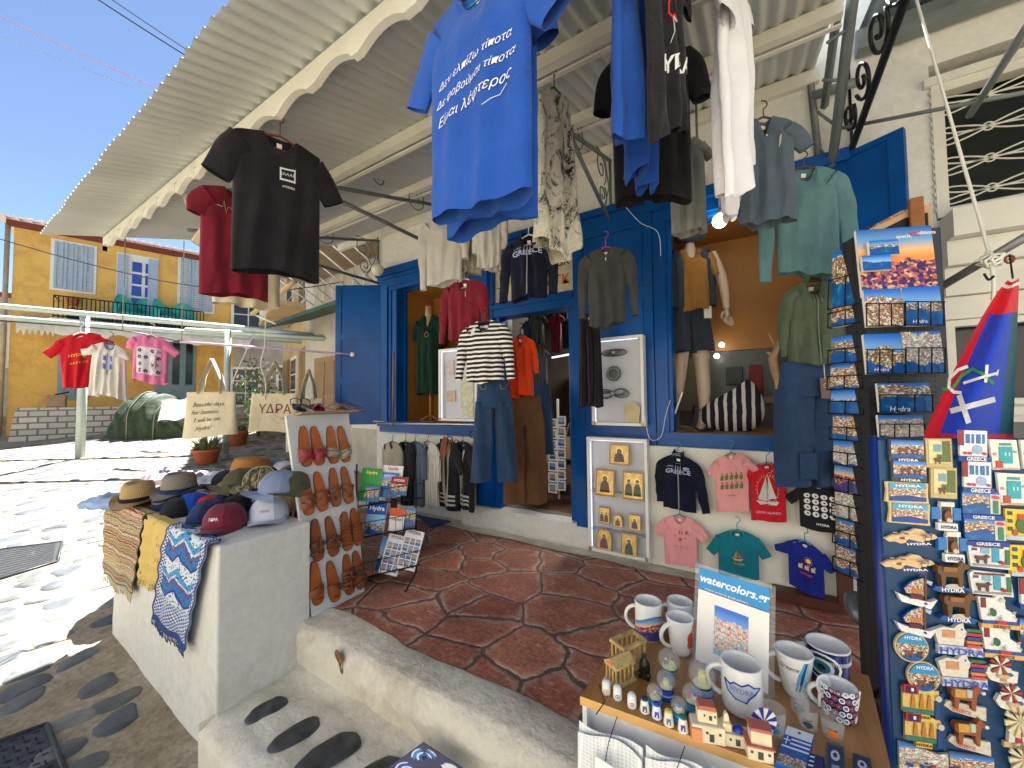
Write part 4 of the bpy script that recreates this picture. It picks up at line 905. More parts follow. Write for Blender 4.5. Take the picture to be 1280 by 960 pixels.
garment('t_shirt','second royal blue t-shirt hanging just behind the one with handwriting','t-shirt',(556,30,1.5),(672,-45,1.28),287,F_roy,hang=(30,130,140),hl='the second royal blue t-shirt',seed=14,amp=.007,th=.04,hem=.98,hem_w=.02,sl=[(.2,.9,0,.16)],sr=[(.2,.9,0,.16)])
garment('patterned_scarf','cream and grey botanical print garment hanging beside the big blue t-shirt','patterned garment',(672,100,1.85),(712,118,2.0),318,M_bot,sleeve='none',sl=[],sr=[],amp=.028,fr=2.5,th=.05,hem=1.35,hem_w=.05,hang=(40,100,60),hl='the botanical print garment',neckband=False,tag_=False,seed=5,drop=.07,hook=.12)
garment('t_shirt','royal blue t-shirt seen edge on, left of the black t-shirt with a red motif','t-shirt',(768,-110,1.18),(806,-60,1.5),170,F_roy,hang=(30,130,140),hl='the edge-on royal blue t-shirt',seed=6,amp=.02,th=.035,hem_w=.03,sl=[(.1,.9,.1,.12)],sr=[(.1,.9,.1,.1)])
garment('t_shirt','lower royal blue t-shirt seen edge on with a fluttering hem','t-shirt',(782,-30,1.5),(812,-10,1.75),232,F_roy,hang=(30,130,140),hl='the lower edge-on blue t-shirt',seed=7,amp=.03,th=.03,hem_w=.06,sl=[],sr=[])
garment('t_shirt','black t-shirt seen edge on with a red motif and white letters','t-shirt',(806,-85,1.12),(850,-55,1.32),176,F_black,hang=(30,130,140),hl='the edge-on black t-shirt',seed=8,amp=.010,th=.02,facing=rt*-.2-fw,prints={'print':both(TX('HYDRA',.02,.66,.22,WH,bold=.03),disc(.0,.36,.13,(214,40,36),9),disc(.0,.36,.07,(30,29,34),9,off=.005),PL([(-.1,.55),(-.06,.5),(-.08,.42),(-.02,.45)],WH,.004),PL([(.15,.35),(.16,.6)],WH,.002))},sl=[(.1,.9,.1,.1)],sr=[(.1,.9,.1,.12)])
garment('t_shirt','wide black t-shirt hanging behind the edge-on blue and black ones','t-shirt',(762,66,1.95),(862,48,1.85),254,F_black,hang=(120,50,56),hl='the wide black t-shirt',seed=9,hem=.98,hem_w=.02,th=.055,sl=[(.22,.9,0,.24)],sr=[(.28,.9,0,.24)])
garment('t_shirt','white t-shirt seen edge on, hanging beside the wide black one','t-shirt',(896,-60,1.28),(926,-45,1.55),236,F_whitec,hang=(220,220,220),hl='the edge-on white t-shirt',seed=10,amp=.02,th=.03,sl=[(.25,.9,.25,.13)],sr=[(.1,.9,.1,.1)],hem_w=.02)
garment('t_shirt','second white t-shirt whose hem shows below the first','t-shirt',(900,40,1.8),(918,46,1.95),262,F_whitec,hang=(220,220,220),hl='the second white t-shirt',seed=11,amp=.02,th=.02,sl=[],sr=[],hem_w=.06)
def placket(c,btn=(210,205,190),n=3):
 def ex(root,on,P,W,L,u,n_,O):
  m=MB();m.grid(lambda a,v:on((-.02+.04*a)*W*1.2,.06*L+.14*L*v,.005),3,8,c);p=part(root,'placket',m)
  m=MB();[m.tube([on(0,.08*L+i*.035*L,.006),on(0,.08*L+i*.035*L,.010)],.005,ink(btn),8)for i in range(n)];part(p,'button',m)
 return ex
M_wood=mat((96,44,24),.35,var=.2,scale=4,name='dark_wood')
garment('t_shirt','blue grey buttoned t-shirt with a small pelican on the chest, on a wooden hanger','t-shirt',(918,151,2.0),(992,141,1.92),282,F_bg,hang=M_wood,hl='the blue grey buttoned t-shirt',seed=12,extra=placket(F_bg),vneck=True,nd=.13,neck=.15,sl=[(.0,1,.0,.05)],sr=[(.5,.8,0,.19)],prints={'print':BL([(.2,.24),(.235,.22),(.22,.30),(.19,.345),(.185,.33)],(190,190,186))})
garment('sweater','faded teal long sleeved sweater below the blue grey t-shirt','sweater',(966,212,2.18),(1046,203,2.08),345,F_teal,sleeve='long',hang=M_wood,hl='the faded teal sweater',seed=13,sl=[(.16,1,.02,.35),(.05,1,0,.52)],sr=[(.14,1,.02,.35),(.03,1,0,.42)],arm=.40)
garment('t_shirt','grey t-shirt hanging behind the wide black one, over the mannequin','t-shirt',(836,172,2.3),(880,168,2.25),294,F_gry,hang=(220,220,220),hl='the grey t-shirt over the mannequin',seed=15,hem=1.05)
garment('sweatshirt','pale grey sweatshirt hanging over the left window','sweatshirt',(533,272,2.95),(578,262,2.85),356,F_lg,sleeve='long',hang=(220,220,220),hl='the pale grey sweatshirt',seed=16,arm=.42,sl=[(.1,1,0,.34),(.0,1,0,.36)],sr=[(.1,1,0,.2),(0,1,0,.2)])
garment('sweatshirt','pale grey sweatshirt with small dark lettering beside the round lamp','sweatshirt',(596,262,2.75),(628,256,2.7),337,F_lg,sleeve='long',hang=(220,220,220),hl='the pale grey sweatshirt beside the round lamp',seed=17,arm=.42,sl=[(.05,1,0,.3),(0,1,0,.3)],sr=[(.05,1,0,.3),(0,1,0,.3)],prints={'print':TX('HYDRA',0,.36,.2,(50,54,66),bold=.02)})
garment('sweatshirt','beige sweatshirt squeezed between the two pale grey ones','sweatshirt',(572,266,3.0),(602,260,2.95),345,fab((176,168,154),name='beige_fleece'),sleeve='long',hang=(220,220,220),hl='the beige sweatshirt',seed=18)
def hood(mm,zipc=(160,162,166),pocket=True,cord=True,zip_=True):
 def ex(root,on,P,W,L,u,n,O):
  m=MB()
  def h(a,v):
   an=-PI*.75+PI*1.5*a;r_=W*.20*(1-.25*v);return O+u*(math.sin(an)*r_)+n*(-math.cos(an)*.055*(1+v)+.0)+V((0,0,.0+.05*W*4*v*(.35+.65*max(0,math.cos(an)))-.05*W*2*(1-max(0,math.cos(an)))*(1-v)))
  m.grid(h,24,8,mm);part(root,'hood',m)
  if zip_:m=MB();m.tube([on(0,L*(.08+.9*i/16),.005)for i in range(17)],.004,ink(zipc),5);part(root,'zip',m)
  if pocket:
   for sd in(-1,1):
    m=MB();m.grid(lambda a,v:on(sd*W*(.05+.30*a-.10*(1-v)*a),L*(.66+.26*v),.006),6,6,mm);part(root,'pocket',m)
  if cord:
   for sd in(-1,1):m=MB();m.tube([on(sd*W*.07,L*(.08+.05*i),.007)for i in range(5)],.003,ink(zipc),5);part(root,'drawcord',m)
 return ex
def greece(a,b):
 def f(m,on,W,L):
  for dx,tx_ in((-.19,'GRE'),(.19,'ECE')):
   TX(tx_,dx,.30,.20,(186,198,232),bold=.015)(m,on,W,L)
  TX('HYDRA',-.24,.21,.06,(200,206,220))(m,on,W,L);RC(.15,.20,.32,.24,(150,160,200),2,2,.004)(m,on,W,L)
 return f
garment('hoodie','navy zip hoodie lettered GREECE hanging over the shop door','hoodie',(636,298,2.62),(686,288,2.54),374,F_navy,sleeve='long',hang=(226,226,220),hl='the navy hoodie over the door',seed=19,prints={'print':greece(0,0)},extra=hood(F_navy),arm=.42,sl=[(.18,1,0,.28),(.06,1,0,.30)],sr=[(.1,1,0,.28),(0,1,0,.26)],hem=.92)
garment('long_sleeved_shirt','charcoal buttoned long sleeved shirt on a magenta hanger','shirt',(732,312,2.5),(783,304,2.43),408,F_char,sleeve='long',hang=(176,40,130),hl='the charcoal buttoned shirt',seed=20,extra=placket(F_char),arm=.4,hem=.92,vneck=True,nd=.08,sl=[(.12,1,0,.33),(.02,1,0,.34)],sr=[(.16,1,0,.33),(.05,1,0,.36)],hook=.11)
garment('sweatshirt','maroon sweatshirt with a small white script hanging beside the striped sweater','sweatshirt',(560,352,2.92),(601,344,2.82),424,F_mar,sleeve='long',hang=(220,220,220),hl='the maroon sweatshirt',seed=21,arm=.42,sl=[(.2,1,0,.3),(.1,1,0,.34)],sr=[(.15,1,0,.25),(.1,1,0,.3)],prints={'print':PL([(.12,.2),(.10,.23),(.13,.26),(.11,.29),(.13,.33)],WH,.004)},hook=.1)
garment('sweater','black and white horizontally striped sweater at the left of the door','sweater',(584,402,2.72),(629,397,2.62),478,M_strp,sleeve='long',hang=M_wood,hl='the striped sweater',seed=22,arm=.44,sl=[(.28,1,0,.26),(.16,1,0,.28)],sr=[(.2,1,0,.26),(.1,1,0,.28)],th=.06,hem=1.05,prints={'price_tag':RC(-.33,.1,-.2,.24,(225,225,235),3,3)},neckband=F_navy)
garment('blouse','bright orange blouse hanging in the doorway next to the striped sweater','blouse',(638,420,2.9),(663,416,2.84),496,F_or,sleeve='long',hang=M_black,hl='the orange blouse',seed=23,hem=1.3,amp=.02,sr=[(.25,1,0,.34),(.1,1,0,.36)],sl=[(.1,1,0,.3),(0,1,0,.2)])
garment('long_dress','very dark brown long garment hanging at the right edge of the doorway','long garment',(724,392,2.95),(750,388,2.9),508,fab((34,26,32),name='dark_brown_cloth'),sleeve='none',sl=[],sr=[],hang=M_black,hl='the dark long garment at the door',seed=24,hem=1.2,amp=.03)
def trousers(label,c,half,D,y0,yb,mm,seed=0,gap=.35,flare=.55,name='trousers',extra=None,yaw=0,group=None,hl=None):
 O=at(c,y0,D=D);W=2*half/FPX*D;L=(yb-y0)/FPX*D;u=V((rt.x,rt.y,0)).normalized();u=(Matrix.Rotation(yaw,3,'Z')@u);n=u.cross(V((0,0,1))).normalized();n=-n if n.dot(EYE-O)<0 else n
 root=thing(name,label,'trousers',O,group);rnd=random.Random(seed);ph=rnd.uniform(0,6)
 m=MB()
 def hipf(a,v):
  t=2*PI*a;w=W*(.42+.10*v);return O+u*(math.cos(t)*w)+n*(math.sin(t)*(.035+.03*v)+.008*math.sin(a*30+ph)*v)+V((0,0,-v*L*.28))
 m.grid(hipf,40,8,mm,wrap=True);hp=part(root,'waist',m)
 m=MB();m.grid(lambda a,v:hipf(a,v*.14)+n*math.sin(2*PI*a)*.003,40,2,mm,wrap=True);part(hp,'waistband',m)
 for sd in(-1,1):
  m=MB()
  def leg(a,v):
   t=2*PI*a;cx=sd*W*(.25+gap*.28*v);hw_=W*(.27+(flare-.5)*.35*v);f=.017*math.sin(a*19+v*3+ph+sd)+.008*mnoise.noise(V((a*3,v*6,sd)))
   return O+u*(cx+math.cos(t)*hw_)+n*(math.sin(t)*(.055)+f)+V((0,0,-L*(.22+.78*v)+.008*math.sin(a*8)*v))
  m.grid(leg,32,22,mm,wrap=True);part(root,'leg',m)
 def on(x,z,off=.0):return O+u*(x*W)+n*(.075+off)+V((0,0,-z*L))
 if extra:extra(root,on)
 return root
def jx(root,on):
 m=MB()
 for sd in(-1,1):m.tube([on(sd*.40,.05,-.03),on(sd*.33,.1,-.014),on(sd*.22,.1,-.008),on(sd*.18,.05,-.01)],.003,ink((150,120,70)),4)
 m.tube([on(0,.0,-.008),on(0,.16,-.006)],.003,ink((30,44,66)),4);part(root,'seam',m)
trousers('dark blue jeans hanging under the striped sweater',617,22,2.68,474,601,F_den,1,gap=.5,extra=jx,name='jeans')
trousers('long brown trousers hanging beside the jeans',655,24,2.95,494,628,F_br,2,gap=.1)
trousers('blue trousers hanging deeper in the doorway behind the brown ones',675,14,3.25,480,568,F_blu,3,gap=.2)
def tagx(root,on):
 m=MB();c=[on(-.02,.14,.012),on(.13,.14,.012),on(.13,.30,.016),on(-.02,.30,.016)]
 m.add(c,[(3,2,1,0)],mat((120,92,78),.7,name='card'));p=part(root,'swing_tag',m);m=MB();m.tube([on(.055,.02,.01),on(.055,.15,.013)],.002,M_cream,4);m.tube([on(.055+.03*math.cos(i*.7),.2+.018*math.sin(i*.7),.016)for i in range(9)],.0015,M_cream,4,closed=True);part(p,'cord',m)
 for sd in(-1,1):
  m=MB();q=[on(sd*.14,.72,.02),on(sd*.38,.72,.008),on(sd*.38,.92,.008),on(sd*.14,.92,.02)];m.add(q,[(0,1,2,3)if sd<0 else(3,2,1,0)],F_blu);part(root,'pocket',m)
trousers('wide blue denim trousers with patch pockets hanging right of the window',1010,38,2.15,452,606,F_blu,4,gap=.25,flare=.62,extra=tagx)
garment('hoodie','faded green zip hoodie hanging above the wide denim trousers','hoodie',(986,352,2.18),(1046,347,2.10),455,F_grn,sleeve='long',hang=M_wood,hl='the faded green zip hoodie',seed=25,extra=hood(F_grn,(110,120,104)),hem=1.2,arm=.36,th=.07,sl=[(.12,1,-.1,.45),(-.1,1,-.1,.3)],sr=[(.0,1,-.1,.45),(-.1,1,-.1,.3)],neckband=False)
garment('t_shirt','small red t-shirt with yellow lettering, leftmost on the line','t-shirt',(72,419,3.1),(128,412,3.25),484,F_red,hang=M_wht,hl='the small red t-shirt',seed=26,group=CH,hem=.72,sl=[(.7,.5,0,.17)],sr=[(.7,.4,0,.12)],prints={'print':both(TX('HYDRA',.0,.42,.13,(226,170,50),bold=.02),TX('GREECE',.02,.56,.09,(226,170,50),bold=.02,sp=1.4),disc(.14,.45,.05,(110,150,60),7))},nd=.05)
garment('blouse','small white blouse with a blue embroidered cross, second on the line','blouse',(116,424,2.95),(158,432,3.05),496,fab((222,218,206),.04),hang=(90,96,110),hl='the small white blouse',seed=27,group=CH,hem=1.2,amp=.012,fr=5,sl=[(.75,.35,0,.14)],sr=[(.1,.9,0,.08)],prints={'embroidery':both(RC(-.14,.22,.14,.52,(198,204,226),4,4),RC(-.13,.24,-.03,.34,(70,84,170)),RC(.03,.24,.13,.34,(70,84,170)),RC(-.13,.40,-.03,.50,(70,84,170)),RC(.03,.40,.13,.50,(70,84,170)),RC(-.01,.2,.01,.6,(90,100,150)))},neckband=fab((110,120,180)),nd=.06)
def flowers(m,on,W,L):
 RC(-.36,.28,.30,.84,(214,206,216),8,8,.003)(m,on,W,L);rnd=random.Random(4)
 for i in range(4):
  for j in range(4):
   cx=-.27+.17*i;cz=.36+.14*j;c=[(236,236,240),(226,122,168),(60,50,60),(236,236,240)][(i*3+j*2)%4]
   for k in range(5):a=k*1.256+rnd.random();disc(cx+.035*math.cos(a),cz+.026*math.sin(a),.026,c if(i+j)%2 else(50,44,52),6,off=.005)(m,on,W,L)
   disc(cx,cz,.018,(226,140,170),6,off=.0065)(m,on,W,L)
garment('t_shirt','small pink t-shirt with a print of flowers, third on the line','t-shirt',(166,414,3.0),(212,421,3.12),478,F_pink,hang=M_wht,hl='the small pink flowered t-shirt',seed=28,group=CH,prints={'print':flowers},sl=[(.2,.8,0,.1)],sr=[(.75,.6,0,.17)],hem=.98,nd=.05)
BY=3.05;WB='children\'s clothes pinned on the white board'
mb=MB();bl_=at(815,705,Y=3.12);br_=at(1051,762,Y=3.12);mb.bx((bl_.x,3.11,.03),(br_.x,3.16,.93),mat((226,224,212),.6,var=.05,name='white_board'));solo('display_board',mb,'white painted board with children\'s clothes leaning under the right window','display board',((bl_.x+br_.x)/2,3.13,.03))
mb=MB();mb.bx((br_.x-.02,3.02,.0),(br_.x+.05,3.09,.95),mat((84,40,26),.5,var=.2,name='red_brown_wood'));mb.bx((br_.x-.35,3.0,.012),(br_.x-.022,3.1,.07),mat((84,40,26),.5,var=.2,name='red_brown_wood'));solo('easel_leg',mb,'reddish brown wooden post and foot at the right end of the white board','wooden post',(br_.x,3.05,0))
def bp(x,y):return at(x,y,Y=BY)
bh=(70,140,160)
kw=dict(th=.022,amp=.004,hem_w=.004,facing=V((0,-1,0)),group=WB)
garment('hoodie','small navy hoodie lettered GREECE, first in the top row of the white board','hoodie',bp(826.76,565),bp(869.24,570),636,F_navy,sleeve='long',hang=bh,hl='the small navy hoodie on the board',seed=30,prints={'print':greece(0,0)},extra=hood(F_navy,pocket=False),arm=.42,sl=[(.05,1,0,.3),(.0,1,0,.26)],sr=[(.18,1,0,.34),(.2,1,0,.3)],**kw)
def rows(c1,c2):
 def f(m,on,W,L):
  for j in range(2):
   for i in range(5):cx=-.28+.14*i;cz=.40+.16*j;BL([(cx-.05,cz+.05),(cx-.05,cz-.02),(cx-.01,cz-.03),(cx+.03,cz-.05),(cx+.05,cz-.02),(cx+.04,cz+.05)],c1)(m,on,W,L);disc(cx,cz-.06,.022,c2,6,off=.005)(m,on,W,L)
  TX('HYDRA',.0,.72,.07,(60,50,50))(m,on,W,L)
 return f
garment('t_shirt','pale pink t-shirt with rows of green donkeys, top row of the white board','t-shirt',bp(892.76,568),bp(935.24,563),638,F_pk2,hang=bh,hl='the pink donkey t-shirt',seed=31,prints={'print':rows((90,120,60),(120,70,50))},sl=[(.4,.9,0,.16)],sr=[(.55,.8,0,.16)],nd=.05,**kw)
def ship(m,on,W,L):
 for k in range(24):
  a=2*PI*k/24;PL([(.0+.30*math.cos(a),.45+.24*math.sin(a)),(.0+.36*math.cos(a),.45+.29*math.sin(a))],(226,200,200),.003)(m,on,W,L)
 PL([(.30*math.cos(a*.3),.45+.24*math.sin(a*.3))for a in range(22)],(216,180,184),.003)(m,on,W,L)
 BL([(-.03,.2),(-.28,.62),(-.03,.64)],(196,196,190),.005)(m,on,W,L);BL([(.02,.18),(.02,.62),(.24,.6)],(206,206,198),.005)(m,on,W,L);BL([(-.02,.28),(-.12,.66),(.06,.66)],(160,162,160),.006)(m,on,W,L)
 BL([(-.34,.64),(.32,.66),(.24,.72),(-.22,.72)],(206,206,200),.005)(m,on,W,L);TX('HYDRA',.1,.13,.05,WH)(m,on,W,L);TX('GREEK ISLANDS',.0,.85,.10,(190,170,190),bold=.02)(m,on,W,L)
garment('t_shirt','red t-shirt with a sailing ship and compass, top row of the white board','t-shirt',bp(936.67,578),bp(980.33,577),650,F_red,hang=bh,hl='the red ship t-shirt',seed=32,prints={'print':ship},hem=1.05,sl=[(.05,1,-.1,.08)],sr=[(.35,.9,0,.16)],nd=.05,**kw)
def blots(m,on,W,L):
 for i in range(4):
  for j in range(4):
   cx=-.3+.2*i;cz=.28+.13*j;disc(cx,cz,.085,(222,222,222),6+(i+j)%3,off=.004)(m,on,W,L);disc(cx+.01,cz,.03,(30,30,34),5,off=.006)(m,on,W,L)
 TX('HYDRA',.05,.86,.09,WH,bold=.02)(m,on,W,L)
garment('t_shirt','black t-shirt with white fish shapes, last in the top row of the white board','t-shirt',bp(996.95,598),bp(1050.05,606),662,F_black,hang=bh,hl='the black fish t-shirt',seed=33,prints={'print':blots},sl=[(.6,.6,0,.18)],sr=[(.2,.9,0,.1)],nd=.05,**kw)
garment('t_shirt','pale pink t-shirt with scattered letters, first in the bottom row of the white board','t-shirt',bp(828.76,641),bp(871.24,645),705,F_pk2,hang=bh,hl='the pink t-shirt with scattered letters',seed=34,prints={'print':both(TX('D A',.12,.33,.17,(110,60,60)),TX('Y',-.12,.42,.14,(190,110,80),rot=.4),TX('R',.16,.45,.10,(80,120,90),rot=-.3),disc(.02,.47,.05,(176,90,60),7),TX('GREECE',0,.62,.09,(180,110,110),sp=1.5))},sl=[(.6,.8,0,.17)],sr=[(.6,.8,0,.17)],nd=.07,neck=.2,**kw)
garment('t_shirt','teal t-shirt with a small orange sailing boat, middle of the bottom row of the board','t-shirt',bp(896.04,660),bp(947.96,664),720,F_tl,hang=bh,hl='the teal boat t-shirt',seed=35,prints={'print':both(BL([(-.02,.40),(-.10,.56),(-.02,.56)],(190,150,70)),BL([(.0,.44),(.0,.57),(.10,.56)],(190,90,60)),BL([(-.13,.58),(.13,.58),(.08,.63),(-.08,.63)],(210,170,80)),TX('HYDRA',.02,.70,.08,(210,170,80)))},sl=[(.6,.8,0,.17)],sr=[(.55,.8,0,.15)],nd=.05,**kw)
def suns(m,on,W,L):
 disc(.06,.36,.07,(236,190,50),12,off=.005)(m,on,W,L)
 for k in range(10):a=k*.628;PL([(.06+.085*math.cos(a),.36+.07*math.sin(a)),(.06+.12*math.cos(a),.36+.095*math.sin(a))],(236,190,50),.004)(m,on,W,L)
 for i in range(3):cx=-.16+.17*i;BL([(cx-.06,.55),(cx-.05,.47),(cx+.05,.47),(cx+.06,.55)],(214,190,130))(m,on,W,L);disc(cx+.05,.46,.03,(190,150,90),6,off=.005)(m,on,W,L)
 TX('HYDRA',.0,.64,.10,(200,70,60),bold=.02)(m,on,W,L)
garment('t_shirt','deep blue t-shirt with a yellow sun, last in the bottom row of the board','t-shirt',bp(983.49,667),bp(1029.51,684),738,F_rb,hang=bh,hl='the blue sun t-shirt',seed=36,prints={'print':suns},sl=[(.75,.3,0,.17)],sr=[(.7,.7,0,.18)],nd=.05,**kw)
def cap(M,cm,label,txt=None,tc=(235,235,240),panels=None,brimc=None,ts=.022,squash=1):
 r=thing('cap',label,'cap',M,'caps and hats laid out on the white block');R0=.088
 bc=brimc or cm
 def dome(u,v):
  a=2*PI*u;e=v*PI/2;rx,ry=R0*.92,R0*1.04;hh=.098*squash;k=math.cos(e)**.75;z=hh*math.sin(e)**.9
  bulge=1+.02*math.cos(6*a)*math.cos(e)
  w_=.004*mnoise.noise(V((math.cos(a)*3,math.sin(a)*3,v*3)))
  return V(((rx*math.cos(a)*k)*bulge+w_,(ry*math.sin(a)*k)*bulge+w_,z+.02*math.sin(a)*k*(0)-0))
 m=MB();vs_mat=panels or[cm]*6
 for p in range(6):
  m.grid(lambda u,v:dome((p+u)/6,v),7,10,vs_mat[p])
 part(r,'crown',m,True)
 m=MB()
 for p in range(6):m.tube([dome(p/6,v/10)+V((0,0,.0008))for v in range(11)],.0012,cm,4)
 part(r,'seam',m,True)
 m=MB()
 def brim(u,v):
  a=R_(18)+R_(144)*u;c=math.cos(a);s_=math.sin(a);rr=1+.78*v*(max(0,math.sin((a-R_(18))/R_(144)*PI)))**.55
  return V((R0*.93*c*(1+.08*v),R0*1.03*s_*rr*.98+.0,.006-.032*(c*1.05)**2*v*1.3+.006*v+.002))
 m.grid(brim,20,7,bc);m.grid(lambda u,v:brim(1-u,v)-V((0,0,.003)),20,7,bc);part(r,'brim',m,True)
 m=MB();m.lathe([(0,.004),(.006,.003),(.008,0)],cm,Matrix.Translation((0,0,.096*squash)),10);part(r,'button',m,True)
 if txt:
  m=MB()
  def fn(x,y,d):
   u=.25+x/(2*PI*R0*1.0);v=min(.95,max(0.02,.30+y/.14));p=dome(u,v);nn=V((p.x,p.y,p.z*.6)).normalized();return p+nn*(.0022+d)
  m.text(txt,ts,ink(tc),fn,bold=.03);part(r,'lettering',m,True)
 return r
def onblock(x,y,z=ZB,yaw=0,s=1.3,tilt=0,roll=0):return FR(at(x,y,Z=z),yaw,tilt,roll,s)
def capc(c,v=.12):return fab(c,v,.8,name='cap_twill')
cm=dict(mar=capc((120,44,60)),wht=capc((208,214,228),.04),roy=capc((20,68,170)),nav=capc((34,50,88)),blk=capc((30,34,38)),gb=capc((128,140,170)),bei=capc((206,196,166)),olv=capc((78,80,58)),red=capc((190,30,40)),camo=None,grn=capc((60,84,60)),cyn=capc((70,190,214)))
t=NT('camouflage');vec=t.tex('Object');nz=t.noise(vec,32,2,.5);t.l(t.ramp(nz.outputs[0],[(.40,lin((50,46,36))),(.47,lin((96,92,62))),(.55,lin((140,128,92))),(.62,lin((66,74,50)))],'CONSTANT'),t.b.inputs['Base Color']);t.setp(Roughness=.9);cm['camo']=t.m
face=math.atan2(-fw.y,-fw.x)-PI/2
cap(onblock(281,657,ZB+.012,yaw=face+.12,tilt=.02),cm['mar'],'faded maroon cap with small white lettering at the front corner of the block','ΥΔΡΑ',ts=.016)
cap(onblock(262,650,ZB,yaw=face-.3,s=1.25),cm['nav'],'navy cap half hidden behind the maroon one, left of it',brimc=cm['grn'])
cap(onblock(336,647,ZB+.012,yaw=face+.35,tilt=.02),cm['wht'],'white cap with tiny pink lettering beside the maroon cap','HYDRA',(214,140,160),ts=.014)
cap(onblock(312,634,ZB+.02,yaw=face+1.0,s=1.28),cm['nav'],'navy cap with a white emblem behind the white cap','HYDRA',ts=.018)
cap(onblock(243,640,yaw=face-.95,tilt=0),cm['roy'],'royal blue cap with a white letter, third from the front corner','Σ',ts=.05,panels=[cm['roy'],cm['roy'],cm['roy'],cm['roy'],cm['wht'],cm['wht']])
cap(onblock(217,634,yaw=face-1.0,tilt=0),cm['nav'],'faded navy cap in front of the grey fedora','HYDRA',ts=.014)
cap(onblock(226,643,ZB-.0,yaw=face-1.1,s=1.15),cm['blk'],'black cap between the navy and royal blue caps')
cap(onblock(262,640,yaw=face-1.4,s=1.1),cm['red'],'red cap behind the royal blue cap')
cap(onblock(278,638,ZB,yaw=face+.2,s=1.1),cm['nav'],'small navy cap behind the maroon cap')
cap(onblock(297,640,ZB+.01,yaw=face+.8,s=1.15),cm['blk'],'crumpled black cap next to the cardboard box')
tb=thing('display_table','low table with a pale cloth behind the block, spread with caps and clothes','table',(-3.4,1.9,0));TZ=.60
m=MB();m.bx((-4.3,1.345,TZ-.03),(-2.62,2.35,TZ),mat((176,150,116),.7,name='plywood'));part(tb,'tabletop',m)
for x,y in((-4.25,1.4),(-2.68,1.4),(-4.25,2.3),(-2.68,2.3)):m=MB();m.bx((x-.02,y-.02,-.5 if x<-4 else 0),(x+.02,y+.02,TZ-.03),M_wood);part(tb,'leg',m)
M_card=mat((158,128,96),.85,var=.12,name='cardboard');bxp=at(346,640,Z=TZ);yw_=.15
m=MB();M=FR(V((-2.83,1.50,TZ)),yw_);m.box(M,.42,.30,.16,M_card,.004);m.box(M@Matrix.Translation((0,-.16,.155)),.42,.05,.006,M_card);bq=solo('cardboard_box',m,'open cardboard box lying behind the white cap and carrying caps','box',V((-2.83,1.5,TZ)))
CZ=TZ+.165
cap(onblock(350,614,CZ,yaw=face-1.0,s=1.25),cm['gb'],'blue grey cap with white lettering on the cardboard box','HYDRA',ts=.018)
cap(onblock(328,606,CZ,yaw=face-1.25,s=1.2),cm['bei'],'beige cap with black lettering and a camouflage back','HYDRA',(30,30,30),ts=.022,panels=[cm['bei'],cm['bei'],cm['camo'],cm['camo'],cm['camo'],cm['bei']],brimc=cm['camo'])
cap(onblock(302,608,TZ+.12,yaw=face-1.3,s=1.25),cm['olv'],'dark olive cap left of the beige one')
cap(onblock(285,606,TZ+.1,yaw=face-1.3,s=1.1),cm['blk'],'black cap at the left of the olive one')
cap(onblock(366,612,CZ,yaw=face-.2,s=1.1),cm['olv'],'grey green cap at the right edge, against the sandal board')
cap(onblock(338,590,TZ+.15,yaw=face-1.2,s=1.1),cm['gb'],'dusty blue cap under the brown bucket hat')
cap(onblock(354,594,TZ+.15,yaw=face+.2,s=1.05),cm['wht'],'white cap behind the beige and blue grey ones')
cap(onblock(364,600,TZ+.14,yaw=face-.6,s=1.05),cm['camo'],'camouflage cap by the top of the sandal board')
def hat(M,cm_,bandm,label,bucket=False,name='hat',only_brim=False):
 r=thing(name,label,'hat',M,'caps and hats laid out on the white block')
 t=MB()
 def crown(u,v):
  a=2*PI*u
  if bucket:pr=[(.098,0),(.09,.05),(.082,.085),(.06,.096),(0,.1)]
  else:pr=[(.092,0),(.088,.05),(.082,.095),(.062,.112),(.03,.104),(0,.098)]
  k=v*(len(pr)-1);i=min(len(pr)-2,int(k));f=k-i;rr=pr[i][0]*(1-f)+pr[i+1][0]*f;z=pr[i][1]*(1-f)+pr[i+1][1]*f
  if not bucket and v>.45:dent=(v-.45)*.05;z-=dent*abs(math.cos(a))**6*0+.0;z+=.010*abs(math.cos(a))*(v<.85);rr*=1-.14*max(0,math.sin(a))*(v-.45)*1.6
  w_=.005*mnoise.noise(V((math.cos(a)*4,math.sin(a)*4,z*30)))if bucket else 0
  return V((rr*math.cos(a)*.92+w_,rr*math.sin(a)*1.08,z))
 if not only_brim:t.grid(crown,36,14,cm_,wrap=True);part(r,'crown',t,True)
 t=MB()
 def brim(u,v,o=0):
  a=2*PI*u;r0b=.09;r1=.135 if not bucket else .14;rr=r0b+(r1-r0b)*v;z=(-.045*v+.004*math.sin(5*a))if bucket else(.016*v*v*abs(math.cos(a))**2*2.2-.02*v*abs(math.sin(a))+.004*math.sin(2*a))
  return V((rr*math.cos(a)*.95,rr*math.sin(a)*1.08,z+o))
 t.grid(brim,40,6,cm_,wrap=True);t.grid(lambda u,v:brim(-u,v,-.003),40,6,cm_,wrap=True);part(r,'brim',t,True)
 if bandm:
  t=MB();t.grid(lambda u,v:V((math.cos(2*PI*u)*.0935*.93,math.sin(2*PI*u)*.0935*1.09,.002+.026*v)),36,2,bandm,wrap=True);part(r,'band',t,True)
 return r
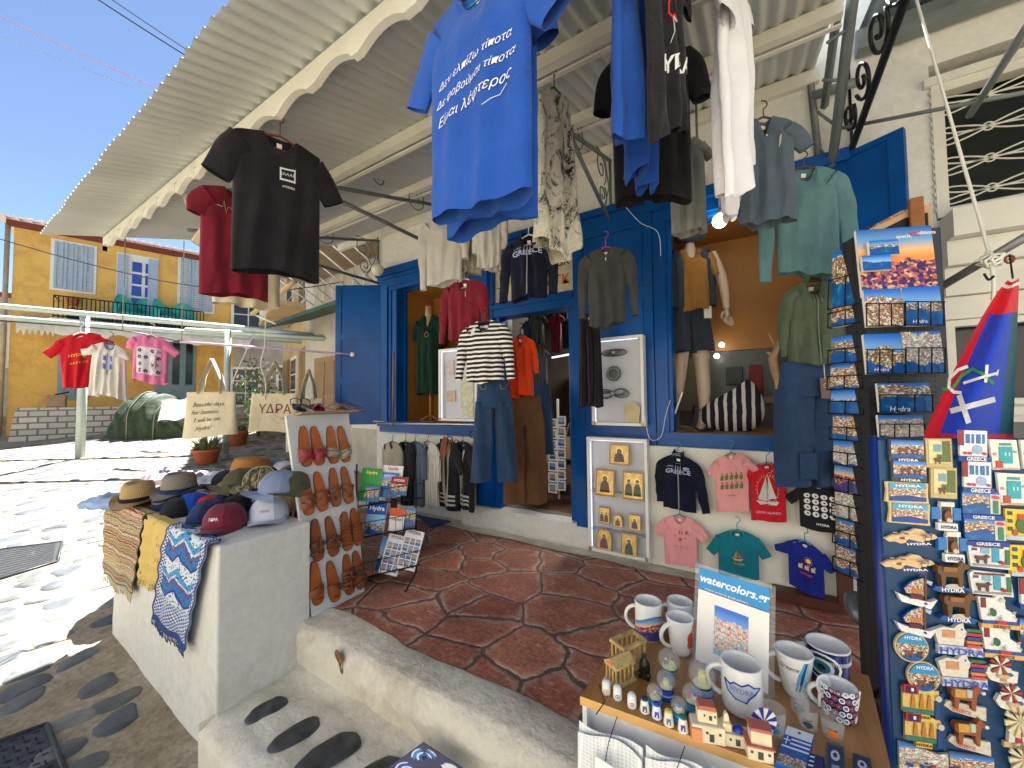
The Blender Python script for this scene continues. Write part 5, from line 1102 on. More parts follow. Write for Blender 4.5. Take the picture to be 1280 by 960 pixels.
def straw(c,sc=1):
 t=NT('woven_straw');w1=t.n('ShaderNodeTexWave');w1 .inputs['Scale'].default_value=60*sc;w1 .inputs['Distortion'].default_value=3;t.l(t.tex('Object'),w1 .inputs[0]);t.l(t.ramp(w1 .outputs[0],[(0,tuple(v*.7 for v in lin(c)[:3])),(1,lin(c))]),t.b.inputs['Base Color']);t.setp(Roughness=.8);t.l(t.bump(w1 .outputs[0],.4,.003),t.b.inputs['Normal']);return t.m
St=straw((196,164,112));Gs=straw((142,134,120));Bb=fab((164,112,60),.12,name='brown_cotton_twill')
bandk=fab((28,24,26));bandn=fab((24,40,84))
hat(onblock(171,628,ZB,yaw=.5,s=1.0),St,None,'bottom straw hat of the stack of three at the far end of the block')
hat(onblock(172,626,ZB+.03,yaw=.4,s=1.0),St,None,'middle straw hat of the stack of three at the far end of the block')
hat(onblock(173,624,ZB+.062,yaw=.6,s=1.04,tilt=.05),St,bandk,'top straw hat of the stack, with a black band')
hat(onblock(224,620,ZB+.07,yaw=.2,s=1.0),St,None,'pale hat under the grey fedora')
hat(onblock(224,614,ZB+.115,yaw=.4,s=1.08,tilt=.0),Gs,bandn,'grey woven fedora with a navy band')
hat(onblock(314,594,TZ+.17,yaw=.3,s=1.35,tilt=-.1),Bb,None,'light brown cotton bucket hat above the caps',bucket=True)
def heap(name,c,rx,ry,h,mm,label,cat,seed=0,yaw=0):
 m=MB();M=FR(c,yaw)
 def f(u,v):
  a=2*PI*u;k=math.cos(v*PI/2)**.6;n_=1+.25*mnoise.noise(V((math.cos(a)*2+seed,math.sin(a)*2,v*2)));z=h*math.sin(v*PI/2)*(1+.5*mnoise.noise(V((math.cos(a)*k*3,math.sin(a)*k*3,seed))))+.012*mnoise.noise(V((math.cos(a)*k*9,math.sin(a)*k*9,seed)))
  return V((math.cos(a)*k*rx*n_,math.sin(a)*k*ry*n_,z))
 m.grid(f,48,14,mm,M=M,wrap=True);return solo(name,m,label,cat,c)
CL=[(262,600,.26,.2,.06,(214,216,226),'folded white cloth heaped behind the caps'),(203,596,.25,.15,.10,(196,176,190),'faded pink and mauve cloth heaped behind the straw hats'),(236,594,.22,.16,.08,(150,150,170),'grey lilac cloth heap behind the grey fedora'),(285,592,.2,.15,.07,(206,206,212),'pale cloth heap left of the bucket hat'),(150,622,.22,.2,.06,(160,186,216),'pale blue cloth hanging over the far end of the block')]
for i,(x,y,rx,ry,h,c,lb)in enumerate(CL):heap('folded_cloth',at(x,y+6,Z=TZ if i!=4 else ZB),rx,ry,h,fab(c,.15,1.5),lb,'cloth',i*3)
def rug(TL,TR,BR,BL_,mm,label,fr_c,seed=0,thick=.006,fringe=(1,),tuck=.05,pl=.845,folds=.012):
 A,B,C_,D_=[at(x,y,Y=pl)for x,y in(TL,TR,BR,BL_)];zt=ZB+.012;A.z=zt;B.z=zt
 root=thing('rug',label,'rug',(A+B)/2,'rugs draped over the front of the white block');rnd=random.Random(seed);ph=rnd.uniform(0,6)
 def f(u,v,o=0):
  if v<.12:k=1-v/.12;p=A.lerp(B,u)+V((0,k*tuck,.004));return p+V((0,0,o))
  k=(v-.12)/.88;p=A.lerp(B,u).lerp(D_.lerp(C_,u),k);e=min(1,k*6)
  return p+V((0,-.004-o-folds*(1+math.sin(u*11+ph+k*2))*e*.6-.004*math.sin(k*30+ph),.004*math.sin(u*20)*k-.0))
 m=MB();m.grid(lambda u,v:f(u,v,thick),40,60,mm);m.grid(lambda u,v:f(1-u,v,0),20,30,mm);m.grid(lambda u,v:f(u,1,thick*v),40,1,mm);m.grid(lambda u,v:f(0,u,thick*v),40,1,mm);m.grid(lambda u,v:f(1,u,thick*v),40,1,mm);part(root,'pile',m)
 m=MB();N=34
 for i in range(N):
  u=(i+.5)/N;p=f(u,1,.004);L=.035*rnd.uniform(.6,1.2)*fr_c[1];m.tube([p,p+V((rnd.uniform(-.006,.006),-.002,-L*.5)),p+V((rnd.uniform(-.01,.01),0,-L))],.0026,ink(fr_c[0]),4)
 part(root,'fringe',m);return root
def ragmat():
 t=NT('rag_stripes');tc=t.n('ShaderNodeTexCoord');sp=t.n('ShaderNodeSeparateXYZ');t.l(tc.outputs['UV'],sp.inputs[0]);nz=t.noise(t.tex('UV',(3,3,1)),3,3);v=t.math('ADD',sp.outputs[1],t.math('MULTIPLY',nz.outputs[0],.05))
 w_=t.n('ShaderNodeTexNoise');w_.noise_dimensions='1D';w_.inputs['Scale'].default_value=14;w_.inputs['Detail'].default_value=4;w_.inputs['Roughness'].default_value=.8;t.l(v,w_.inputs['W'])
 cols=[(60,60,66),(206,196,150),(70,120,90),(190,60,60),(214,206,180),(200,160,60),(110,150,110),(160,70,70),(190,190,190),(80,84,100)]
 t.l(t.ramp(w_.outputs[0],[(.26+i*.052,lin(c))for i,c in enumerate(cols)],'CONSTANT'),t.b.inputs['Base Color']);t.setp(Roughness=.95)
 wv=t.n('ShaderNodeTexWave',bands_direction='Y');wv.inputs['Scale'].default_value=14;wv.inputs['Distortion'].default_value=2;t.l(t.tex('UV'),wv.inputs[0]);t.l(t.bump(wv.outputs[0],.8,.01),t.b.inputs['Normal']);return t.m
rug((136,640),(181,661),(170,742),(133,716),ragmat(),'rag rug with many coloured stripes at the far end of the block',((206,190,150),1.6),1)
t=NT('yellow_rug');vec=t.tex('UV');nz=t.noise(vec,16,2,.6,1);g=t.noise(vec,3,2);mk=t.math('MULTIPLY',t.ramp(nz.outputs[0],[(.60,(0,0,0)),(.63,(1,1,1))]),t.ramp(g.outputs[0],[(.5,(0,0,0)),(.55,(1,1,1))]));t.l(t.mix(mk,lin((206,178,102)),lin((120,74,54))),t.b.inputs['Base Color']);t.setp(Roughness=.95)
rug((184,655),(213,664),(202,733),(178,722),t.m,'yellow rug with small brown flowers, between the rag rug and the blue one',((214,186,90),1.1),2)
def bluerug():
 t=NT('blue_woven_rug');tc=t.n('ShaderNodeTexCoord');sp=t.n('ShaderNodeSeparateXYZ');t.l(tc.outputs['UV'],sp.inputs[0]);U_,V_=sp.outputs[0],sp.outputs[1]
 bd=t.math('GREATER_THAN',t.math('ABSOLUTE',t.math('SUBTRACT',U_,.5)),.40);bd2=t.math('GREATER_THAN',t.math('ABSOLUTE',t.math('SUBTRACT',U_,.5)),.47)
 zz=t.math('ABSOLUTE',t.math('SUBTRACT',t.math('FRACT',t.math('MULTIPLY',U_,2.0)),.5));s1=t.math('ADD',V_,t.math('MULTIPLY',zz,.22));band=t.math('FRACT',t.math('MULTIPLY',s1,3.2))
 c=t.ramp(band,[(0,lin((44,110,176))),(.22,lin((30,60,130))),(.3,lin((206,216,226))),(.62,lin((70,150,200))),(.8,lin((196,206,220))),(.88,lin((96,84,130)))],'CONSTANT')
 ch=t.n('ShaderNodeTexChecker');ch.inputs['Scale'].default_value=26;ch.inputs['Color1'].default_value=lin((40,60,120));ch.inputs['Color2'].default_value=lin((206,212,224));t.l(t.tex('UV',(1,2.4,1)),ch.inputs[0])
 low=t.math('GREATER_THAN',V_,.72);nz=t.noise(t.tex('UV',(9,16,1)),3,2,.5);fl=t.math('MULTIPLY',t.ramp(nz.outputs[0],[(.57,(0,0,0)),(.59,(1,1,1))]),1.0)
 c=t.mix(fl,c,lin((60,58,120)));c=t.mix(t.math('MULTIPLY',low,.8),c,ch.outputs[0]);c=t.mix(bd,c,ch.outputs[0]);c=t.mix(bd2,c,lin((24,44,110)));c=t.mix(t.math('GREATER_THAN',V_,.95),c,lin((30,60,120)))
 t.l(c,t.b.inputs['Base Color']);t.setp(Roughness=.95);w=t.noise(t.tex('UV',(90,90,1)),3,1);t.l(t.bump(w.outputs[0],.5,.004),t.b.inputs['Normal']);return t.m
rug((212,668),(262,686),(237,812),(193,772),bluerug(),'long blue and white patterned rug nearest the corner of the block',((30,54,110),1.0),3)
B0=at(392,773,Z=.004);B1=at(456,739,Z=.004);e1=(B1-B0);BW=e1 .length;e1 .normalize()
lean=V((-.155,0,1)).normalized();bn=e1 .cross(lean).normalized();bn=bn if bn.dot(EYE-B0)>0 else-bn
BMt=frame(B0,e1,lean,bn);topp=at(358,520,P=(B0,bn));BH=(BMt.inverted()@topp).y;tl_=(BMt.inverted()@topp).x;tr_=(BMt.inverted()@at(430,520,P=(B0,bn))).x
sbd=thing('sandal_board','tall white leaning board hung with leather sandals, with a narrow shelf on top','display board',B0)
m=MB();m.prism([(0,0),(BW,0),(max(BW,tr_),BH),(min(0,tl_),BH)],.02,mat((206,208,208),.5,var=.04,name='white_board2'),BMt,z0=-.022);part(sbd,'panel',m)
m=MB();m.box(BMt@Matrix.Translation((BW/2,BH+.001,-.05))@Matrix.Rotation(-PI/2,4,'X'),.42,.24,.012,mat((150,130,110),.6,name='shelf_wood'));m.box(BMt@Matrix.Translation((BW/2,.02,-.05))@Matrix.Rotation(-PI/2,4,'X'),.03,.03,BH-.03,M_wood)
shf=part(sbd,'shelf',m)
Lt=lambda c:mat(c,.45,var=.2,scale=14,name='leather')
def sandal_parts(style,c,sc=1):
 """sole in x,y (toe at -y), thickness z"""
 sole=MB();n=28;poly=[]
 for i in range(n):
  a=2*PI*i/n;y=.130*math.cos(a);wd=.040+.010*(-math.cos(a));x=wd*math.copysign(abs(math.sin(a))**.62,math.sin(a))*(1-.10*math.exp(-((y-.02)/.04)**2));poly.append((x+(.006 if y<-.05 else 0),y))
 poly=poly[::-1];sole.prism(poly,.009,Lt(c),None,Lt((96,58,34)))
 ins=MB();ins.prism([(x*.86,y*.93)for x,y in poly],.002,Lt(tuple(min(255,int(v*1.12))for v in c)),None,z0=.0092)
 st=MB();
 def band(y0,y1,w0,h,cc,skew=0,nn=10,wd_=.046):
  st.grid(lambda u,v:V(((-1+2*u)*(wd_+.002),y0+(y1-y0)*v+skew*(u-.5),.006+h*math.sin(PI*u)**.6+.002*math.sin(v*PI))),nn,4,Lt(cc))
 cc=tuple(int(v*.80)for v in c)
 if style=='cross':band(-.075,-.035,0,.034,(130,26,40),.05);band(-.075,-.035,0,.038,(150,34,46),-.05)
 elif style=='woven':
  for k in range(3):band(-.085+k*.02,-.068+k*.02,0,.034+.002*k,(134,136,112),.03*(1 if k%2 else-1))
  band(-.07,-.05,0,.04,(150,150,124),-.03)
 elif style=='hstrap':band(-.085,-.05,0,.032,cc);band(-.035,.0,0,.036,cc);band(-.06,-.02,0,.038,cc,0,4,.018)
 elif style=='thong':
  st.tube([V((-.042,-.01,.012)),V((-.02,-.05,.03)),V((0,-.085,.012))],.004,Lt(cc),6);st.tube([V((.045,-.01,.012)),V((.02,-.05,.03)),V((0,-.085,.012))],.004,Lt(cc),6);band(-.02,.0,0,.036,cc,.02)
 elif style=='knot':
  band(-.04,-.01,0,.034,cc);band(-.085,-.07,0,.026,cc)
  for k in range(5):a=k*1.2;st.tube([V((0,-.03,.036)),V((.03*math.cos(a),-.03+.03*math.sin(a),.044)),V((.04*math.cos(a+.3),-.03+.04*math.sin(a+.3),.030))],[.007,.008,.003],Lt(cc),6)
 elif style=='lace':
  for k in range(7):y=-.09+k*.024;st.tube([V((-.044,y,.008)),V((-.02,y+.012,.032)),V((.02,y-.006,.034)),V((.044,y+.012,.008))],.003,Lt(cc),5)
  st.tube([V((-.03,.06,.01)),V((-.05,.09,.02)),V((-.04,.12,.03))],.003,Lt(cc),5)
 elif style=='band':band(-.06,-.02,0,.036,cc,.025);st.tube([V((.012+.014*math.cos(a*.6),-.095,.012+.014*abs(math.sin(a*.6))))for a in range(6)],.004,Lt(cc),5)
 elif style=='multi':
  for k in range(4):band(-.09+k*.034,-.072+k*.034,0,.030+.002*k,cc,.012*(1 if k%2 else-1))
  for k in range(4):a=k*1.5;st.tube([V((0,-.02,.034)),V((.035*math.cos(a),-.02+.035*math.sin(a),.046)),V((.05*math.cos(a),-.02+.05*math.sin(a),.03))],[.006,.008,.002],Lt(cc),5)
 elif style=='dark':band(-.09,-.02,0,.036,c);st.tube([V((-.04,.06,.01)),V((-.045,.09,.05)),V((0,.12,.06)),V((.045,.09,.05)),V((.04,.06,.01))],.004,Lt(c),5)
 return sole,ins,st
SPR={}
def sandal(M,style,c,label,group):
 k=(style,c)
 if k not in SPR:
  r=thing('sandal',label,'sandal',M,group);a,b,s_=sandal_parts(style,c);so_=part(r,'sole',a,True);part(so_,'insole',b,True);part(r,'strap',s_,True);SPR[k]=r;return r
 return dup(SPR[k],M,label,group)
rowsS=[[(380,558),(396,557),(414,556),(429,555)],[(382.5,618),(400,614),(417,609),(433,606)],[(394.5,675),(414,670),(431.6,664),(445,658)],[(394,729),(415.7,726),(434,718),(447.6,712)]]
sty=[('cross',(158,86,44)),('woven',(162,92,50)),('hstrap',(168,90,40)),('thong',(146,90,52)),('knot',(128,74,38)),('lace',(150,84,40)),('band',(152,82,34)),('multi',(138,74,35))]
snm=['with red cross straps','with grey green woven straps','with wide orange tan straps','with a thong strap','with a knotted strap','laced with thin thongs','with one plain wide band','with several tied straps']
rn=['top','second','third','bottom']
for i,row in enumerate(rowsS):
 for j,(x,y)in enumerate(row):
  k=i*2+j//2;st_,c_=sty[k];p=BMt.inverted()@at(x,y,P=(B0+bn*.002,bn));M=BMt@Matrix.Translation((p.x,p.y,.002))@Matrix.Rotation((-.10,.03)[j%2]+.12,4,'Z')@(Matrix.Scale(-1,4,V((1,0,0)))if j%2 else Matrix.Identity(4))@Matrix.Scale(1.0,4)
  sandal(M,st_,c_,'%s tan sandal %s, of the %s row on the leaning board'%(('left','right')[j%2],snm[k],rn[i]),'leather sandals on the leaning board')
sz=BMt@V((0,BH+.014,-.09))
for x,st_,c_,yw,lb in((372,'dark',(24,24,30),1.3,'black strappy sandal at the left on the board\'s top shelf'),(388,'dark',(30,28,30),1.7,'second black sandal on the board\'s top shelf'),(398,'cross',(120,30,56),1.0,'wine red crossed sandal on the top shelf'),(410,'woven',(190,150,104),2.0,'beige woven sandal on the top shelf'),(424,'hstrap',(186,150,100),1.2,'light tan sandal on the top shelf'),(437,'lace',(150,130,120),1.9,'silvery laced sandal at the right end of the top shelf')):
 p=at(x,513,Z=sz.z);sandal(FR(p+V((0,0,.02)),yw,.25,.1,1.2),st_,c_,lb,'sandals on the top shelf')
rodL=at(-40,398,D=3.0);rodM=at(225,427,D=3.9);rodR=at(441,443,D=4.80)
rope('clothes_line',[rodL,at(150,413,D=3.45),rodM],.005,M_wire,'dark line carrying the three small shirts','line',n=12)
rope('hanging_rod',[rodM,rodR],.013,mat((206,190,226),.35,.2,name='lilac_metal'),'shiny lilac rod carrying the tote bags, ending at the blue shutter','rod',n=10)
m=MB();m.lathe([(0,0),(.03,.01),(.03,.05),(0,.06)],M_wht,FR(rodR-V((0,0,.03))),12);solo('rod_knob',m,'white knob at the end of the lilac rod on the blue shutter','knob',rodR)
for(x,y0,y1,D_,lb)in((153,250,414,3.45,'thin wire hanging from the left end of the awning to the clothes line'),(227,292,427,3.9,'thin wire hanging from the scroll bracket to the lilac rod')):
 pb_=at(x,y1,D=D_);pt_=V((pb_.x,pb_.y,at(x,y0,D=D_).z+.1));rope('hanging_wire',[pb_,pt_],.004,mat((150,146,130),.6),lb,'wire',n=3)
rope('loose_cord',[at(332,385,D=4.2),at(331,430,D=4.2),at(326,455,D=4.2),at(332,478,D=4.2),at(331,500,D=4.2)],.006,M_cream,'wavy white cord hanging between the tote bags','cord',n=6)
rope('loose_cord',[at(317,418,D=6),at(290,478,D=6)],.008,M_cream,'slanting white cord above the first tote bag','cord',n=3)
M_tote=fab((208,198,170),.06,1.2,name='natural_canvas')
def tote(cx,hy,ty,by,half,D,label,txts,tc,tilt=0,seed=0):
 top=at(cx,hy,D=D);W=2*half/FPX*D;zt=at(cx,ty,D=D).z;zb=at(cx,by,D=D).z;H_=zt-zb;u=(V((rt.x,rt.y,0))).normalized();n=u.cross(V((0,0,1)));n=n if n.dot(EYE-top)>0 else-n;O=V((top.x,top.y,zt))
 r=thing('tote_bag',label,'tote bag',O,'canvas tote bags on the lilac rod');m=MB()
 def f(a,v):
  k=a*2;s_=-1+2*k if k<=1 else 1-2*(k-1);sd=1 if k<=1 else-1;w_=W/2*(.92+.10*v);t_=(.02+.05*v)*math.sqrt(max(0,1-s_**4));fo=.008*math.sin(s_*7+seed)*math.sin(v*3)
  return O+u*(s_*w_)+V((0,0,-H_*v+.02*math.sin(s_*2+seed)*v))+n*(sd*t_+fo)
 m.grid(f,60,22,M_tote,wrap=True);m.grid(lambda a,v:f(a*.5,1).lerp(f(1-a*.5,1),v),30,2,M_tote);body=part(r,'body',m)
 for sd in(1,-1):
  m=MB();pts=[]
  for i in range(15):
   q=i/14;x=-.22+.44*q;hump=math.sin(PI*q)**.5;pts.append(O.lerp(top,0)+u*(W*x*(1-.86*hump**3))+V((0,0,(top.z-zt)*hump-.02))+n*(sd*.022*(1-hump*.8)))
  m.tube(pts,.028,M_tote,6,flat=.16);part(r,'handle',m)
 if txts:
  m=MB()
  for(tx,x,y,s_,sh)in txts:
   m.text(tx,W*s_,ink(tc),lambda a,b,d:f(min(.49,max(.01,((x+a/W*1.0)/1.0+.5)*.5)),min(1,max(0,y-b/H_)))+n*.004,shear=sh)
  part(r,'print',m)
 return r
tote(265,446,490,545,33,3.95,'large canvas tote bag with four lines of thin dark handwriting',[('Beautiful days',0,.28,.11,.3),('for heavens',-.05,.45,.11,.3),('I will be on',0,.62,.11,.3),('Hydra!',-.05,.8,.11,.3)],(70,66,60))
tote(344,450,492,540,31,4.25,'canvas tote bag with dark red Greek capitals, partly behind the sandal board',[('ΥΔΡΑ',.05,.42,.26,0)],(120,40,40),seed=2)
tote(386,460,498,545,20,4.5,'third canvas tote bag, mostly hidden behind the sandal board',None,M_tote,seed=4)
pe=at(366,545,D=3.3);m=MB();m.grid(lambda u,v:pe+rt*(-.06+.12*u)+up*(.13-.27*v)+fw*(.01*math.sin(u*5)),6,8,fab((220,216,200),.05));tw=thing('printed_cloth','white cloth printed with a blue eye hanging left of the sandal board','cloth',pe);part(tw,'cloth',m)
m=MB()
for k,(r_,c_)in enumerate(((.045,(40,80,160)),(.03,(230,230,230)),(.018,(40,80,160)),(.008,(20,20,30)))):m.add([pe+rt*(r_*math.cos(a*.4))+up*(.05+r_*math.sin(a*.4))-fw*(.008+.003*k)for a in range(16)],[tuple(range(16))],ink(c_))
part(tw,'eye_print',m)
m=MB();q=[at(*c,Z=.0)for c in((512,640),(547,628),(583,648),(540,660))];n0=V((0,0,.012));m.add(q+[p+n0 for p in q],[(4,5,6,7),(0,1,5,4),(1,2,6,5),(2,3,7,6),(3,0,4,7)],fab((24,52,116),.15,name='blue_mat'));solo('door_mat',m,'plain dark blue mat on the terrace below the clothes rail','mat',q[0])
RY_=2.98;ra=at(471,529,Y=RY_);rb=at(603,531,Y=RY_)
rl=thing('clothes_rail','shiny metal rail fixed under the left display window','rail',ra);m=MB();m.tube([ra,rb],.012,mat((196,200,206),.25,.8,name='chrome'),10);part(rl,'tube',m);m=MB();m.tube([ra-V((.06,0,-.02)),V((ra.x-.02,FY,ra.z))],.009,M_wht,6);m.tube([rb,V((rb.x,FY,rb.z))],.009,M_wht,6);part(rl,'bracket',m)
m=MB();m.tube([at(492,440,Y=3.0),at(491,532,Y=3.02)],.012,mat((150,96,74),.6),8);solo('wooden_stick',m,'thin brownish broomstick standing at the left window','stick',at(491,532,Y=3.02))
GR='garments on the chrome rail'
F_wst=stripes((226,222,210),(90,92,96),.022,.8,'X','thin_stripes');F_bst=fab((92,108,128),.2,heather=.1,name='slub_linen');
def rg(xa,xb,dy,yb,mm,label,hl,seed,sl_='long',**k2):
 D0=(at(xa,548,Y=RY_+.0)-EYE).dot(fw)
 garment(k2 .pop('name','shirt'),label,k2 .pop('cat','shirt'),(xa,550,D0+dy),(xb,552,D0-.12-dy),yb,mm,sleeve=sl_,hang=M_wire,hl=hl,seed=seed,group=GR,hook=.07,amp=.012,**k2)
rg(482,500,.1,626,fab((170,164,150),.1,name='linen'),'pale linen shirt, first on the rail from the left','the pale linen shirt',40,sl=[(.1,1,0,.3)],sr=[(.1,1,0,.3)])
rg(498,516,.1,628,F_black,'black shirt, second on the chrome rail','the black shirt on the rail',41,sl=[(.1,1,0,.3)],sr=[(.1,1,0,.3)])
rg(510,529,.1,630,F_bst,'blue grey slub shirt, third on the chrome rail','the blue grey slub shirt',42,sl=[(.1,1,0,.4)],sr=[(.1,1,0,.3)])
rg(524,546,.1,626,F_wst,'white tunic with thin grey stripes, fourth on the chrome rail','the white striped tunic',43,hem=1.2,sl=[(.15,1,0,.5)],sr=[(.1,1,0,.3)],name='tunic',cat='tunic')
tun={'woven_stripes':both(*[RC(x,.1,x+.07,.95,(170,168,160),2,12,.004)for x in(-.22,.02,.2)],*[RC(-.42,z,.46,z+.03,(200,198,190),10,1,.006)for z in(.78,.84,.9)])}
rg(546,572,.12,632,F_black,'black open tunic with pale woven stripes, fifth on the chrome rail','the black striped tunic',44,'short',hem=1.15,prints=tun,name='tunic',cat='tunic')
rg(568,590,.12,634,F_black,'second black tunic with pale woven stripes, last on the chrome rail','the last black striped tunic',45,'short',hem=1.15,prints=tun,name='tunic',cat='tunic')
for i,(x,y,c,c2,lb)in enumerate(((556,562,(150,90,60),(60,60,70),'brown soled slipper, first beside the rail garments'),(564,566,(130,96,62),(50,70,90),'dark brown slipper, second in the row'),(574,590,(196,164,110),(30,110,150),'light soled slipper with a blue edge, lowest of the row'),(583,588,(120,108,96),(30,90,140),'grey soled slipper beside the light one'),(592,570,(206,110,120),(240,240,240),'pink slipper with white trim near the jeans'))):
 p=at(x,y,Y=2.95);r=thing('slipper',lb,'slipper',FR(p,.5,PI/2,.1,1.0),'slippers hanging by the left window');m=MB()
 poly=[(.045*math.sin(a)*(1+.15*math.cos(a)),-.135*math.cos(a))for a in[2*PI*k/24 for k in range(24)]];m.prism(poly,.012,mat(c,.7),None,ink(c2));part(r,'sole',m,True)
 m=MB();m.grid(lambda u,v:V(((-1+2*u)*.048,.02+.09*v*(1-.1*u),-.0+(-.04*math.sin(PI*u)**.6)*(1-.3*v))),10,6,mat(c2,.7));part(r,'upper',m,True)
for i,(x,y,n,lb)in enumerate(((562,550,5,'chain of black rings hanging at the left window, left one'),(590,543,4,'chain of black rings hanging at the left window, right one'))):
 r=thing('ring_chain',lb,'ring hanger',at(x,y,Y=2.92),'chains of black rings')
 for k in range(n):
  c=at(x+k*9*(1 if i==0 else .7),y+k*(4 if i==0 else 8),Y=2.92-.01*k);m=MB();m.tube([c+V((.034*math.cos(a*.524),.006*(-1)**k,.034*math.sin(a*.524)))for a in range(12)],.005,M_black,6,closed=True);part(r,'ring',m)
def picmat(name,kind='coast',seed=0,hz=.62,sea=.35):
 rs=random.Random(seed*7+3)
 if kind in('coast','town','pale')and seed>20 and(hz,sea)==(.62,.35):hz=rs.uniform(.55,.95)if kind=='coast' else rs.uniform(.75,1.0);sea=rs.uniform(.15,.55)if kind=='coast' else rs.uniform(-.1,.25)
 key=('pic',kind,seed)
 if key in MC:return MC[key]
 t=NT(name);tc=t.n('ShaderNodeTexCoord');sp=t.n('ShaderNodeSeparateXYZ');t.l(tc.outputs['UV'],sp.inputs[0]);X,Y_=sp.outputs[0],sp.outputs[1]
 mp=t.n('ShaderNodeMapping');t.l(tc.outputs['UV'],mp.inputs[0]);mp.inputs['Location'].default_value=(seed*3.17,seed*1.3,0);vec=mp.outputs[0]
 n1=t.noise(vec,2.6,5,.6);hill=t.math('ADD',Y_,t.math('MULTIPLY',t.math('SUBTRACT',n1 .outputs[0],.5),.5))
 if kind=='sunset':skyc=t.ramp(Y_,[(.55,lin((244,150,70))),(.66,lin((250,190,120))),(.8,lin((120,170,214))),(1,lin((40,90,170)))])
 else:skyc=t.ramp(Y_,[(.5,lin((150,200,240))),(.95,lin((20,110,210)))])
 vo=t.n('ShaderNodeTexVoronoi');vo.inputs['Scale'].default_value=22;m2=t.n('ShaderNodeMapping');m2 .inputs['Scale'].default_value=(1,1.3,1);t.l(vec,m2 .inputs[0]);t.l(m2 .outputs[0],vo.inputs[0])
 s2=t.n('ShaderNodeSeparateColor');t.l(vo.outputs['Color'],s2 .inputs[0])
 pal={'coast':[(150,130,96),(226,214,196),(110,112,70),(190,110,70),(240,236,228),(90,84,60)],'town':[(236,228,214),(190,100,60),(210,180,140),(120,90,60),(246,240,230),(150,120,80)],'sunset':[(90,60,120),(230,110,80),(60,50,100),(240,190,120),(200,90,110),(60,40,70)],'pale':[(236,232,224),(200,196,186),(150,150,140),(180,120,90),(244,244,240),(210,200,180)],'water':[(240,150,110),(120,180,210),(236,200,170),(210,90,70),(150,200,220),(244,230,214)]}[kind]
 land=t.ramp(s2 .outputs[0],[(i/6,lin(c))for i,c in enumerate(pal)],'CONSTANT');rough=t.ramp(t.noise(vec,9,4,.7).outputs[0],[(.45,(0,0,0)),(.6,(1,1,1))])
 hillc={'sunset':(52,44,90),'pale':(150,150,130),'water':(226,214,190)}.get(kind,(104,100,66));land=t.mix(t.math('MULTIPLY',rough,.6),land,lin(hillc))
 seac={'sunset':(60,60,130),'water':(150,196,220)}.get(kind,(14,92,168));n3=t.noise(vec,4,3);sc_=t.ramp(n3 .outputs[0],[(.35,tuple(v*.7 for v in lin(seac)[:3])),(.6,lin(seac)),(.75,lin((40,160,196)if kind!='sunset' else(150,110,160)))])
 n4=t.noise(vec,1.7,4,.6);sh=t.math('ADD',Y_,t.math('MULTIPLY',t.math('SUBTRACT',n4 .outputs[0],.5),.7))
 c=t.mix(t.math('GREATER_THAN',hill,hz),land,skyc);c=t.mix(t.math('LESS_THAN',sh,sea),c,sc_)
 t.l(c,t.b.inputs['Base Color']);t.setp(Roughness=.3);MC[key]=t.m;return t.m
M_card_w=mat((236,234,228),.6,var=.02,name='card_white')
def flatcard(M,w,h,mm,th=.0025,back=None):
 m=MB();m.box(M@Matrix.Translation((0,h/2,-th)),w,h,th-.0004,back or M_card_w);m.add([(-w/2,0,0),(w/2,0,0),(w/2,h,0),(-w/2,h,0)],[(0,1,2,3)],mm,False,M,[(0,0),(1,0),(1,1),(0,1)]);return m
br=thing('book_rack','black wire rack of guide books on the terrace beside the sandal board','book rack',at(470,735,Z=0))
RD=2.78;RR=V((rt.x,rt.y,0)).normalized();RN=-V((fw.x,fw.y,0)).normalized()
tiers=[(484,628,.95,0),(487,668,.62,.02),(492,712,.28,.06)]
m=MB()
P_=lambda x,y,d=0:at(x,y,D=RD+d)
for x0,x1,y0,y1 in((448,528,633,622),(452,520,672,660),(446,525,724,706)):
 for dd in(0,.10):
  m.tube([P_(x0,y0,dd),P_(x1,y1,dd)],.005,M_wire,6);m.tube([P_(x0,y0-18,dd),P_(x1,y1-18,dd)],.003,M_wire,6)
 for k in range(9):xk=x0+(x1-x0)*k/8;yk=y0+(y1-y0)*k/8;m.tube([P_(xk,yk-18,0),P_(xk,yk,0),P_(xk,yk,.1)],.002,M_wire,4)
 m.quad(P_(x0,y0+1,0),P_(x1,y1+1,0),P_(x1,y1+1,.1),P_(x0,y0+1,.1),M_black)
part(br,'tray',m)
for x in(446,520):
 a=P_(x,580,.14);m=MB();m.tube([V((a.x,a.y,a.z)),V((a.x,a.y,0.004))],.006,M_wire,6);b=V((a.x,a.y,0))+RN*.28+V((0,0,.01));m.tube([V((a.x,a.y,.012)),b],.006,M_wire,6);part(br,'leg',m)
